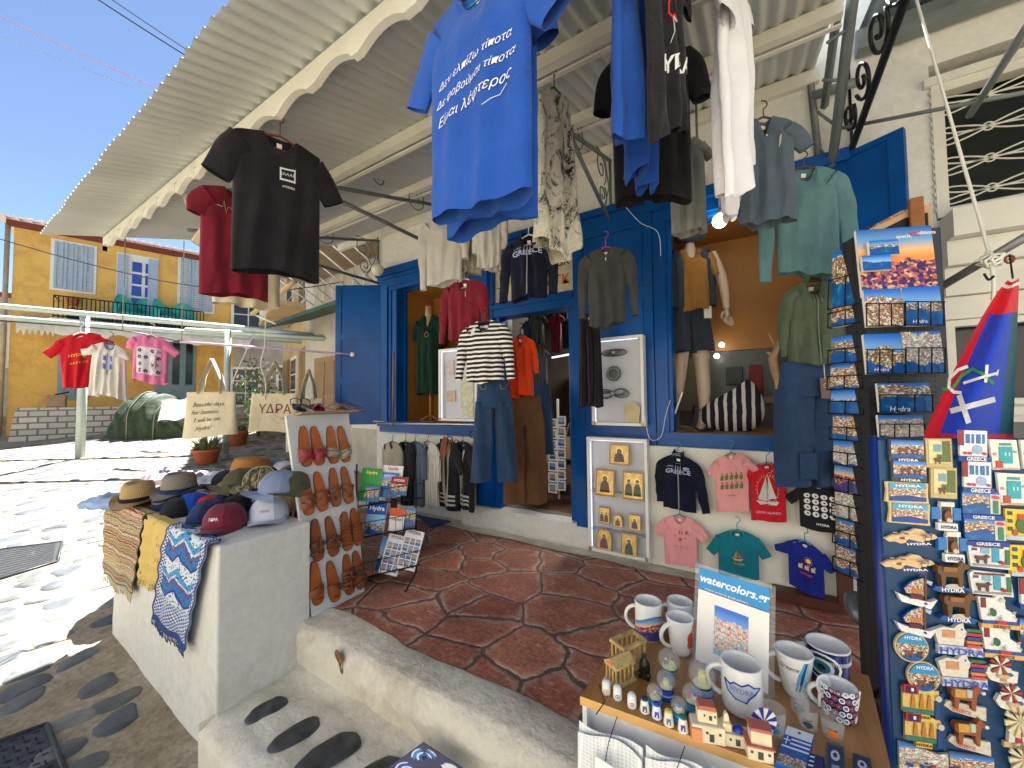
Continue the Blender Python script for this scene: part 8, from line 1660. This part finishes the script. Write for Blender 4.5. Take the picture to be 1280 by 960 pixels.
M_waf=NT('waffle_cotton');ch=M_waf.n('ShaderNodeTexVoronoi',distance='CHEBYCHEV');ch.inputs['Scale'].default_value=170;ch.inputs['Randomness'].default_value=0;M_waf.l(M_waf.tex('Object'),ch.inputs[0]);M_waf.l(M_waf.ramp(ch.outputs[0],[(.25,lin((196,202,208))),(.5,lin((228,230,232)))]),M_waf.b.inputs['Base Color']);M_waf.l(M_waf.bump(ch.outputs[0],.6,.002),M_waf.b.inputs['Normal']);M_waf.setp(Roughness=.95);M_waf=M_waf.m
for i,(x0_,x1_,y,lb)in enumerate(((722,801,903,'white waffle towel with a paper tag, leftmost on the table front'),(806,884,934,'white waffle towel with a paper tag, middle one on the table front'),(890,960,962,'white waffle towel, right one on the table front'))):
 a=at(x0_,y,Y=q0 .y-.022);b=at(x1_,y,Y=q0 .y-.022);W=b.x-a.x;r=thing('towel',lb,'towel',a,'waffle towels hung on the table front');zt=a.z
 m=MB();m.grid(lambda u,v:V((a.x+W*u,a.y+.0-.006*math.sin(u*6+v*2),zt-.34*v-(.014*(abs(u-.5)*2)**1.5)*(1-v))),30,20,M_waf);m.grid(lambda u,v:V((a.x+W*(1-u),a.y+.006-.006*math.sin((1-u)*6+v*2),zt-.34*v)),20,10,M_waf);part(r,'cloth',m)
 m=MB();tx_=a.x+W*(.5);Mt=frame(V((tx_,a.y-.016,zt-.055)),V((1,0,-.12)).normalized(),V((.12,0,1)).normalized(),V((0,-1,0)));m.prism([(-.018,-.10),(.018,-.10),(.018,.03),(-.018,.03)],.0012,M_card_w,Mt);p=part(r,'paper_tag',m)
 m=MB();m.text('WEAVING',.0075,ink((40,90,110)),lambda x,y,d:Mt@V((x,.005+y,.0018)),bold=.03);m.text('100% COTTON',.0042,ink((90,100,110)),lambda x,y,d:Mt@V((x,-.008+y,.0018)));part(p,'lettering',m)
 m=MB();m.tube([V((tx_,a.y-.014,zt-.026)),V((tx_+.004,a.y-.01,zt+.0)),V((tx_+.012,a.y+.01,TH+.003))],.0008,M_wire,4);part(r,'loop',m)
def tp(x,y,z=TH+.0005):return at(x,y,Z=z)
def fyaw(p):return math.atan2(-p.y,-p.x)+PI/2
M_por=mat((226,226,222),.15,var=.02,name='glazed_white',coat=.5)
def mug(x,y,r_,h,label,deco=None,hx=-1,hyaw=0,taper=1.0,outer=None,name='mug',bulge=0):
 p=tp(x,y);h*=.80;r_*=.72;M=FR(p,fyaw(p)+hyaw);t_=thing(name,label,'mug',M,'mugs on the souvenir table');om=outer or M_por
 R_f=lambda z:r_*(taper+(1-taper)*(z/h)**(1.0)+bulge*math.sin(PI*z/h))
 m=MB();m.lathe([(0,0),(R_f(0)*.86,0),(R_f(0)*.97,.003)]+[(R_f(h*k/10),h*k/10)for k in range(1,10)]+[(R_f(h),h-.002)],om,None,36);m.lathe([(R_f(h),h-.002),(R_f(h)-.0012,h+.0005),(R_f(h)-.003,h-.001)]+[(R_f(h*k/8)-.0035,h*k/8)for k in range(7,0,-1)]+[(0,.005)],M_por,None,36);part(t_,'body',m,True)
 m=MB();hp_=[];
 for k in range(13):a=-PI*.5+PI*k/12;hp_.append(V((hx*(R_f(h*.5)-.003+r_*.8*math.cos(a)),0,h*.5+h*.31*math.sin(a))))
 m.tube(hp_,[.0048]*13,M_por,10,flat=.75);part(t_,'handle',m,True)
 if deco:m=MB();deco(m,R_f,h);part(t_,'decoration',m,True)
 return t_
def wrap(R_f,x,z,off=.0004,a0=-PI/2):z*=.84;x*=.78;r_=R_f(z)+off;a=a0+x/r_;return V((r_*math.cos(a),r_*math.sin(a),z))
def patch(m,R_f,poly,mm,off=.0004,a0=-PI/2):
 cx=sum(p[0]for p in poly)/len(poly);cz=sum(p[1]for p in poly)/len(poly);N=6;n=len(poly);vs=[]
 dense=[]
 for i in range(n):
  for k in range(4):a,b=poly[i],poly[(i+1)%n];dense.append((a[0]+(b[0]-a[0])*k/4,a[1]+(b[1]-a[1])*k/4))
 n=len(dense)
 for j in range(N+1):
  for p in dense:f=j/N;vs.append(wrap(R_f,cx+(p[0]-cx)*f,cz+(p[1]-cz)*f,off,a0))
 m.add(vs,[(j*n+i,j*n+(i+1)%n,(j+1)*n+(i+1)%n,(j+1)*n+i)for j in range(N)for i in range(n)],mm,True)
def pline(m,R_f,pts,wd,mm,off=.0005,a0=-PI/2):m.tube([wrap(R_f,x,z,off,a0)for x,z in pts],wd,mm,5,flat=1)
def d_sunset(m,R_f,h):
 pm_=picmat('picture','sunset',7);m.grid(lambda u,v:wrap(R_f,-.055+.12*u,.006+(h*.62-.012*math.cos(u*5))*v,.0004),24,8,pm_)
def d_squid(m,R_f,h):
 patch(m,R_f,[(.012+.010*math.cos(a),.045+.014*math.sin(a))for a in[k*.628 for k in range(10)]],ink((206,62,20)))
 for k in range(4):pline(m,R_f,[(.006+.004*k,.036),(.004+.005*k,.028),(.008+.004*k,.022)],.0012,ink((206,62,20)))
 pline(m,R_f,[(.014,.058),(.02,.07),(.028,.076)],.001,ink((206,62,20)))
def d_island(m,R_f,h):
 pts=[(-.034,.062),(-.03,.052),(-.026,.044),(-.012,.036),(.008,.034),(.012,.042),(.024,.050),(.036,.060),(.022,.062),(.012,.068),(.0,.062),(-.014,.064),(-.022,.058)]
 patch(m,R_f,pts,ink((176,186,206)));pline(m,R_f,pts+[pts[0]],.0014,ink((30,60,150)));m.text('HYDRA',.013,ink((120,130,160)),lambda x,y,d:wrap(R_f,x,.052+y,.0009),bold=.02)
def d_swoosh(m,R_f,h):
 for k,c in enumerate(((90,160,190),(30,60,140),(120,190,210))):patch(m,R_f,[(.0+.006*k,.018),(.004+.006*k,.018),(.012+.006*k,.05),(.022+.004*k,.078),(.018+.004*k,.078),(.006+.006*k,.05)],ink(c),.0004+.0002*k)
 m.text('Greece',.013,ink((60,60,70)),lambda x,y,d:wrap(R_f,-.012+x,.062+y,.0008),shear=.4)
def d_eye(m,R_f,h):
 for k,(r_,c)in enumerate(((.034,(226,226,214)),(.029,(20,26,60)),(.021,(190,210,214)),(.015,(30,110,130)),(.007,(14,18,30)))):patch(m,R_f,[(-.012+r_*1.1*math.cos(a),.045+r_*.8*math.sin(a))for a in[q_*.449 for q_ in range(14)]],ink(c),.0004+.0003*k)
 for k in range(46):x=-.07+.003*k;pline(m,R_f,[(x,h-.014),(x+.0015,h-.006)],.0006,ink((200,206,220)))
def d_rings(m,R_f,h):
 rnd=random.Random(8)
 for i in range(9):
  for j in range(5):
   x=-.045+.011*i+(j%2)*.005;z=.010+.0125*j;c=[(230,230,236),(150,60,90),(230,230,236)][rnd.randrange(3)];pline(m,R_f,[(x+.0042*math.cos(a),z+.0042*math.sin(a))for a in[k*.7 for k in range(10)]],.0009,ink(c));patch(m,R_f,[(x+.0016*math.cos(a),z+.0016*math.sin(a))for a in[k*1.05 for k in range(6)]],ink((90,180,196)))
mug(811,795,.038,.092,'white mug printed with a purple sunset, leftmost mug on the table',d_sunset,bulge=-.02)
mug(851,793,.036,.088,'plain white mug behind the red squid mug',None)
mug(851,815,.036,.086,'white mug with a red squid, tapering to its foot',d_squid,taper=.70,hyaw=.5)
mug(928,885,.041,.092,'white mug with a blue outlined island map in front of the watercolour stand',d_island)
mug(994,866,.039,.088,'conical white mug with blue swooshes right of the watercolour',d_swoosh,taper=.62)
mug(1036,852,.044,.082,'large navy mug with a big evil eye at the back right',d_eye,outer=mat((18,34,104),.2,name='navy_glaze'),taper=.86)
cp=mug(1050,897,.034,.062,'small cup covered in eye rings with a spoon in its handle',d_rings,outer=mat((34,26,60),.25,name='dark_glaze'),taper=.74)
m=MB();a=tp(1024,893)+V((0,0,.012));b=at(1026,853,D=(a-EYE).dot(fw)+.01);m.tube([a,a.lerp(b,.6),b],[.002,.0025,.003],M_por,7);m.lathe([(0,0),(.010,.002),(.012,.006),(.0105,.0065),(0,.003)],M_por,frame(b,V((rt.x,rt.y,0)).normalized(),V((0,0,1)),-V((fw.x,fw.y,0)).normalized()),16,sy=1.4);part(cp,'spoon',m)
w0=tp(868,826);w1=tp(962,872);wx=(w1-w0);WW=wx.length;wx.normalize();wz=wx.cross(V((0,0,1))).normalized();wz=wz if wz.dot(-fw)>0 else-wz;wy=(V((0,0,1))-wz*.18).normalized();wn=wx.cross(wy).normalized();wn=wn if wn.dot(-fw)>0 else-wn
MWt=frame(w0,wx,wy,wn);wi=MWt.inverted();wl=lambda x,y:(lambda p:(p.x,p.y))(wi@at(x,y,P=(w0,wn)))
st=thing('picture_stand','clear stand holding a watercolour print under a blue header with white script','picture stand',MWt);H1=wl(880,738)[1];H2=wl(884,712)[1]
m=MB();m.prism(sq(-.006,0,WW+.006,H2+.006),.002,M_cg,z0=-.003);m.prism(sq(-.004,.0,WW+.004,.004),.03,M_cg,z0=-.002);part(st,'acrylic',m,True)
m=MB();m.prism(sq(.002,.004,WW-.002,H1),.001,M_card_w,z0=.0);part(st,'paper',m,True)
xa,ya=wl(893,822);xb,yb_=wl(937,770);m=MB();m.prism(sq(WW*.27,H1*.22,WW*.73,H1*.86),.0008,picmat('picture','water',95,.74,.12),z0=.0012);part(st,'watercolour',m,True)
m=MB();m.prism(sq(.002,H1+.002,WW-.002,H2),.001,mat((20,140,206),.4,name='header_blue'),z0=.0);hd_=part(st,'header',m,True)
m=MB();m.text('watercolors.gr',.0195,M_wht,lambda x,y,d:V((WW/2+x,(H1+H2)/2+y+.002,.0016)),shear=.25,bold=.03);m.text('original prints by greek painters',.0058,M_wht,lambda x,y,d:V((WW/2+x-.01,H1+.0045+y,.0016)));part(hd_,'lettering',m,True)
M_tmp=mat((196,164,104),.8,var=.25,scale=60,bump=.5,bscale=200,name='cast_stone')
def temple(x,y,s,yaw,label,roofed,cols=(5,3)):
 M=FR(tp(x,y),yaw,s=s);r=thing('temple_model',label,'miniature temple',M);m=MB();m.box(Matrix.Identity(4),.040,.062,.006,M_tmp,.001);m.box(Matrix.Translation((0,0,.0062)),.036,.058,.004,M_tmp);part(r,'base',m,True)
 m=MB()
 for i in range(cols[0]):
  for sx in(-1,1):m.lathe([(.0028,0),(.0024,.002),(.0022,.026),(.003,.028)],M_tmp,Matrix.Translation((sx*.0145,-.0245+.049*i/(cols[0]-1),.0102)),8)
 for i in range(1,cols[1]):
  for sy in(-1,1):m.lathe([(.0028,0),(.0024,.002),(.0022,.026),(.003,.028)],M_tmp,Matrix.Translation((-.0145+.029*i/cols[1],sy*.0245,.0102)),8)
 part(r,'column',m,True);m=MB();
 for(a0,b0_,sx,sy)in((-.0155,0,.005,.056),(.0155,0,.005,.056),(0,-.0255,.026,.005),(0,.0255,.026,.005)):m.box(Matrix.Translation((a0,b0_,.0384)),sx,sy,.006,M_tmp)
 part(r,'entablature',m,True)
 if roofed:m=MB();m.prism([(-.019,0),(.019,0),(0,.012)],.058,M_tmp,Matrix(((1,0,0,0),(0,0,1,-.029),(0,1,0,.0446),(0,0,0,1))));m.prism([(-.010,0),(.010,0),(0,.007)],.001,mat((206,110,50),.6),Matrix(((1,0,0,0),(0,0,-1,-.0295),(0,1,0,.0462),(0,0,0,1))));part(r,'roof',m,True)
 return r
temple(786,830,1.05,-.5,'roofless sandy temple model at the back left corner of the table',False);temple(775,851,.80,-.5,'roofed sandy temple model in front of the roofless one',True)
M_dg=mat((40,46,30),.25,.3,var=.3,scale=40,name='dark_glass_green');p=tp(806,846);m=MB();m.lathe([(0,0),(.010,0),(.011,.004),(.009,.010),(.010,.018),(.0085,.026),(.004,.033),(.003,.038),(.0035,.040),(0,.042)],M_dg,Matrix.Translation(p),12,sy=.8);m.tube([p+V((-.007,-.006,0)),p+V((-.008,-.007,.012))],.003,M_dg,6);m.tube([p+V((.007,-.006,0)),p+V((.008,-.007,.012))],.003,M_dg,6);solo('green_figurine',m,'small dark green glassy figurine between the temples and the snow globes','figurine',p)
t=NT('globe_glass');t.setp(Roughness=.02);t.b.inputs['Alpha'].default_value=.16;t.b.inputs['Base Color'].default_value=(.8,.84,.82,1);t.b.inputs['Specular IOR Level'].default_value=1;M_gl=t.m
def globe_s(x,y,r_,hb,c1,c2,inner,label,stem=False):
 r_*=.72;hb*=.8;p=tp(x,y);M=FR(p,fyaw(p));r=thing('snow_globe',label,'snow globe',M,'snow globes on the souvenir table');m=MB()
 if stem:prof=[(0,0),(r_*.55,0),(r_*.5,.003),(r_*.2,hb*.4),(r_*.25,hb*.6),(r_*.75,hb)]
 else:prof=[(0,0),(r_*.86,0),(r_*.9,.003),(r_*.8,hb*.7),(r_*.74,hb)]
 m.lathe(prof,ink(c1),None,24);m.lathe([(r_*.83+.0004,hb*.25),(r_*.80+.0006,hb*.6)]if not stem else[(r_*.77,hb*.9),(r_*.78,hb)],ink(c2),None,24);part(r,'base',m,True)
 zc=hb+r_*.72;m=MB();m.lathe([(r_*math.sin(PI*k/14),zc-r_*1.0*math.cos(PI*k/14))for k in range(15)],M_gl,None,28);part(r,'glass',m,True)
 m=MB();m.lathe([(0,hb*1.0),(r_*.7,hb+r_*.12),(r_*.6,hb+r_*.25),(0,hb+r_*.4)],ink((206,214,170)),None,16)
 for i,(dx,w_,h_,c,dome)in enumerate(inner):
  m.box(Matrix.Translation((dx*r_,0,hb+r_*.3)),w_*r_,w_*r_,h_*r_,ink(c));m.lathe([(w_*r_*.45*math.cos(a),w_*r_*.45*math.sin(a))for a in[k*PI/8 for k in range(5)]],ink(dome),Matrix.Translation((dx*r_,0,hb+r_*.3+h_*r_)),10)
 part(r,'scene',m,True)
W1=(230,228,216)
globe_s(837,848,.026,.024,(20,100,180),(40,160,210),[(-.3,.35,.4,(90,90,110),(200,200,180)),(.25,.4,.45,(200,190,120),(100,100,120))],'snow globe on a blue stem at the back of the group',True)
globe_s(878,872,.029,.026,(130,150,180),(30,60,150),[(0,.5,.7,(220,206,130),(200,190,110))],'largest snow globe, with a yellow church, nearest the watercolour')
globe_s(833,871,.021,.020,(24,70,170),(200,210,226),[(0,.5,.5,(220,206,140),(190,180,120))],'snow globe on a royal blue base left of centre')
globe_s(819,883,.0175,.016,(60,180,206),(30,80,170),[(0,.4,.5,(170,90,70),(200,190,170))],'small snow globe on a turquoise base above the thimbles')
globe_s(866,889,.021,.019,(30,150,190),(190,120,80),[(-.3,.3,.5,(206,60,60),(206,60,60)),(.25,.45,.4,W1,(40,90,200))],'snow globe with a red and a blue dome on a turquoise base')
globe_s(849,899,.0165,.015,(40,150,190),(30,60,120),[(0,.7,.35,W1,(30,90,190))],'smallest snow globe with a blue dome, nearest the ceramic houses')
def thimble(x,y,r_,h,c,top,label,deco,bell=True,cat='thimble'):
 p=tp(x,y);M=FR(p,fyaw(p));r=thing('thimble' if bell else 'eye_salt_shaker',label,cat,M);m=MB()
 prof=[(0,0),(r_,0),(r_*.98,.002),(r_*.72,h*.75),(r_*.66,h*.85)]if bell else[(0,0),(r_,0),(r_,.003),(r_*.95,h*.75),(r_*.7,h*.94),(0,h)]
 m.lathe(prof,ink(c),None,18);part(r,'body',m,True)
 if top:m=MB();m.lathe([(r_*.68,h*.84),(r_*.66,h*.95),(r_*.4,h),(0,h*1.02)],ink(top),None,16);part(r,'top',m,True)
 m=MB();Rf=(lambda z:r_*(1-.32*z/h))if bell else(lambda z:r_*.98);deco(m,Rf,h);part(r,'decoration',m,True)
def eye(c):
 def f(m,R_f,h):
  for k,(q_,cc)in enumerate(((.62,c),(.42,(236,236,236)),(.26,c if c[0]>150 and c[1]>120 else(60,130,150)),(.13,(20,24,30)))):patch(m,R_f,[(q_*R_f(0)*1.1*math.cos(a),h*.38+q_*R_f(0)*math.sin(a))for a in[i*.628 for i in range(10)]],ink(cc),.0002+.0002*k)
 return f
def band_(c):
 def f(m,R_f,h):patch(m,R_f,[(-R_f(0)*.6,h*.2),(R_f(0)*.6,h*.2),(R_f(0)*.5,h*.65),(-R_f(0)*.5,h*.65)],ink(c));patch(m,R_f,[(-R_f(0)*.2,h*.25),(R_f(0)*.25,h*.25),(R_f(0)*.1,h*.5)],ink((230,226,214)),.0006)
 return f
for(x,y,c,lb)in((758,866,(214,176,60),'yellow'),(772,873,(40,110,110),'green'),(790,883,(170,36,66),'red')):thimble(x,y,.0072,.022,(222,224,218),None,'small white rounded shaker with a %s eye at the table\'s front edge'%lb,eye(c),False,'shaker')
for(x,y,c,tp_,d,lb)in((806,889,(226,224,214),(40,60,50),(90,80,120),'white bell thimble with a dark green top, first of four'),(821,896,(220,224,240),(60,60,170),(30,70,180),'white and blue bell thimble, second of four'),(836,905,(222,218,200),(206,190,70),(90,110,130),'bell thimble with a yellow top, third of four'),(854,913,(226,226,220),(20,110,110),(60,70,150),'bell thimble with a teal top, last of four beside the houses')):thimble(x,y,.0078,.022,c,tp_,lb,band_(d))
def chouse(x,y,s,yaw,kind,label):
 M=FR(tp(x,y),math.atan2(rt.y,rt.x)+yaw,s=s);r=thing('ceramic_house',label,'ceramic house',M,'ceramic houses on the souvenir table');cr=mat((224,212,180),.5,var=.1,scale=40,name='cream_ceramic');rd=mat((190,104,84),.6,name='terracotta_glaze');m=MB()
 if kind==0:m.box(Matrix.Identity(4),.044,.022,.024,cr,.001);m.box(Matrix.Translation((.0,.002,.0242)),.026,.016,.018,cr,.001);m.box(Matrix.Translation((-.016,-.0005,.0)),.014,.026,.02,mat((214,140,96),.6,name='orange_ceramic'),.001)
 elif kind==1:m.box(Matrix.Identity(4),.042,.022,.018,cr,.001);m.box(Matrix.Translation((-.013,0,.0182)),.012,.014,.012,cr,.001);m.prism([(-.004,0),(.004,0),(.003,.01),(0,.014),(-.003,.01)],.006,cr,Matrix(((1,0,0,-.013),(0,0,1,-.003),(0,1,0,.030),(0,0,0,1))))
 else:m.box(Matrix.Identity(4),.03,.022,.018,cr,.001);m.box(Matrix.Translation((.002,.0,.0182)),.024,.018,.018,cr,.001)
 part(r,'wall',m,True);m=MB()
 if kind==0:m.prism([(-.013,0),(.013,0),(.011,.006),(-.011,.006)],.016,rd,Matrix(((1,0,0,0),(0,0,1,-.006),(0,1,0,.0424),(0,0,0,1))))
 elif kind==1:m.lathe([(.008*math.cos(a),.008*math.sin(a))for a in[k*PI/12 for k in range(7)]],mat((30,50,160),.3,name='cobalt'),Matrix.Translation((.004,0,.0182)),16)
 else:m.box(Matrix.Translation((.002,.0,.0364)),.027,.02,.004,rd,.001);m.box(Matrix.Translation((0,-.001,.0183)),.033,.025,.002,rd)
 part(r,'roof',m,True);m=MB();dk=ink((60,64,70));yf={0:-.0115,1:-.0113,2:-.0113}[kind]
 for(a,b,w_,h_)in(((.004,.004,.006,.01),(.015,.014,.003,.003),(-.002,.014,.003,.003),(.004,.03,.004,.006),(.010,.034,.002,.003),(-.004,.034,.002,.003))if kind==0 else((.0,.004,.006,.009),(.01,.010,.003,.003),(-.010,.010,.003,.003))):m.box(Matrix.Translation((a,yf+(.0052 if(kind==0 and b>.026)else 0),b)),w_,.001,h_,dk)
 part(r,'opening',m,True)
chouse(884,922,1.0,-.25,0,'cream and orange ceramic house, left of the three');chouse(920,928,.95,-.25,1,'white ceramic church with a cobalt blue dome');chouse(948,944,1.05,-.3,2,'cream ceramic house with terracotta ledges, in front of the windmill')
p=tp(948,922);r=thing('ceramic_windmill','ceramic windmill with a blue and white striped sail wheel','ceramic windmill',p);m=MB();m.lathe([(0,0),(.013,0),(.010,.026),(0,.032)],mat((224,212,180),.5),Matrix.Translation(p),16);part(r,'tower',m)
m=MB();c=p+V((0,0,.032))-V((fw.x,fw.y,-.2)).normalized()*.013;fx=frame(c,V((rt.x,rt.y,0)).normalized(),V((0,0,1)),-V((fw.x,fw.y,0)).normalized());N=16
for k in range(N):a=2*PI*k/N;b=2*PI*(k+1)/N;m.prism([(0,0),(.0185*math.cos(a),.0185*math.sin(a)),(.0185*math.cos(b),.0185*math.sin(b))],.002,M_por if k%2 else mat((30,50,150),.3),fx)
part(r,'sail_wheel',m)
t=NT('drinking_glass');t.setp(Roughness=.02);t.b.inputs['Alpha'].default_value=.12;t.b.inputs['Base Color'].default_value=(.8,.86,.86,1);M_dg2=t.m
def shot(x,y,r_,h,label,c):
 r_*=.85;p=tp(x,y);M=FR(p,fyaw(p));r=thing('shot_glass',label,'glass',M,'shot glasses on the souvenir table');m=MB();m.lathe([(0,0),(r_*.8,0),(r_*.82,.002),(r_,h),(r_*.93,h),(r_*.76,.006),(0,.006)],M_dg2,None,24);part(r,'body',m,True)
 m=MB();R_f=lambda z:r_*(.82+.18*z/h);patch(m,R_f,[(r_*.6*math.cos(a),h*.36+r_*.5*math.sin(a))for a in[k*.5 for k in range(7)]]+[(0,h*.2)],ink(c),.0004);pline(m,R_f,[(-r_*.5,h*.7),(0,h*.66),(r_*.5,h*.7)],.0006,ink((60,60,70)));part(r,'print',m,True)
shot(968,915,.019,.036,'shot glass with a blue arc print beside the windmill',(50,120,160));shot(1000,889,.017,.032,'shot glass with a small eye print in front of the conical mug',(60,110,110));shot(1010,908,.017,.030,'shot glass with a dark green print behind the flag packet',(30,70,60));shot(1041,919,.018,.028,'shot glass with an orange fish print below the ringed cup',(220,110,30))
def packet(cs,label,cat,bodyc,deco=None,name='packet'):
 Q=[tp(*c)for c in cs];o=sum(Q,V())/4;r=thing(name,label,cat,o);up_=V((0,0,.004));m=MB();m.add(Q+[q_+up_ for q_ in Q],[(7,6,5,4),(4,5,6,7),(0,1,5,4),(1,2,6,5),(2,3,7,6),(3,0,4,7)][1:],ink(bodyc));part(r,'card',m)
 f=lambda u,v,z=.0048:Q[0].lerp(Q[1],u).lerp(Q[3].lerp(Q[2],u),v)+V((0,0,z))
 m=MB();deco(m,f);part(r,'print',m);return r
def gq(m,f,u0,v0,u1,v1,c,z=.0048):m.add([f(u0,v0,z),f(u0,v1,z),f(u1,v1,z),f(u1,v0,z)],[(0,1,2,3)],ink(c)if isinstance(c,tuple)else c,False,None,[(0,0),(0,1),(1,1),(1,0)])
def dflag(m,f):
 gq(m,f,.02,.02,.98,.24,(226,230,234));gq(m,f,.02,.26,.98,.62,(30,90,180),.005)
 for k in range(3):gq(m,f,.3 if k<2 else .02,.30+.10*k,.98,.34+.10*k,(232,236,240),.0056)
 gq(m,f,.13,.27,.17,.46,(232,236,240),.0056);gq(m,f,.03,.35,.28,.38,(232,236,240),.0058);gq(m,f,.02,.62,.98,1.0,picmat('picture','coast',97),.0052);gq(m,f,.45,.08,.55,.13,(60,60,64),.0052)
packet([(984,910),(1018,922),(1006,975),(968,962)],'souvenir packet with a Greek flag and a sea picture','packet',(40,110,180),dflag)
def dkey(c2):
 def f_(m,f):
  gq(m,f,.1,.08,.9,.92,(40,54,84));m.add([f(.5+.25*math.cos(a),.35+.14*math.sin(a),.0055)for a in[k*.5 for k in range(12)]],[tuple(range(12))],ink((200,206,214)));m.add([f(.5+.12*math.cos(a),.35+.07*math.sin(a),.006)for a in[k*.5 for k in range(12)]],[tuple(range(12))],ink((30,40,90)));gq(m,f,.3,.6,.7,.8,c2,.0055)
 return f_
packet([(1033,930),(1055,937),(1058,985),(1032,980)],'transparent case with a dark blue eye key ring','key ring case',(70,84,100),dkey((140,150,170)))
packet([(1066,944),(1088,952),(1094,990),(1066,985)],'dark lettered case at the right corner of the table','key ring case',(50,64,70),dkey((220,224,226)))
packet([(1012,945),(1030,950),(1028,985),(1004,980)],'small striped blue and white case beside the flag packet','key ring case',(30,40,100),lambda m,f:[gq(m,f,.08,.1+.16*k,.4,.16+.16*k,(226,228,236))for k in range(5)])
m=MB();a=tp(757,872)+V((0,0,.0));m.tube([at(749,855,Z=TH+.004),tp(756,880)+V((0,0,.003)),at(745,893,Y=q0 .y-.03)],.0009,M_wire,5);solo('dark_thread',m,'dark thread lying over the front edge of the table','thread',a)
tq=[at(528,928,Z=ZT+.16),at(588,968,Z=ZT+.13),at(545,1010,Z=ZT+.03),at(482,962,Z=ZT+.05)];o=sum(tq,V())/4;r=thing('ceramic_tile','dark blue ceramic tile with painted eye circles propped on the step','tile',o);n_=(tq[1]-tq[0]).cross(tq[3]-tq[0]).normalized();n_=n_ if n_.z>0 else-n_
m=MB();m.add(tq+[q_-n_*.01 for q_ in tq],[(0,1,2,3),(7,6,5,4),(0,4,5,1),(1,5,6,2),(2,6,7,3),(3,7,4,0)],mat((20,28,90),.2,name='navy_tile'));m.tube([o-n_*.012,V((o.x,o.y,ZT))],.02,M_wood,6);part(r,'slab',m)
f=lambda u,v,z=.001:tq[0].lerp(tq[1],u).lerp(tq[3].lerp(tq[2],u),v)+n_*z
for(cu,cv,cc)in((.25,.26,(60,140,210)),(.72,.25,(236,236,240)),(.27,.73,(40,90,170)),(.73,.72,(120,180,220))):
 m=MB()
 for k,(r_,c)in enumerate(((.22,(232,232,238)),(.19,cc),(.13,(230,236,244)),(.09,(40,110,190)),(.045,(14,18,60)))):m.add([f(cu+r_*math.cos(a),cv+r_*math.sin(a),.001+.0006*k)for a in[q_*PI/10 for q_ in range(20)]],[tuple(range(20))],ink(c))
 part(r,'eye_circle',m)
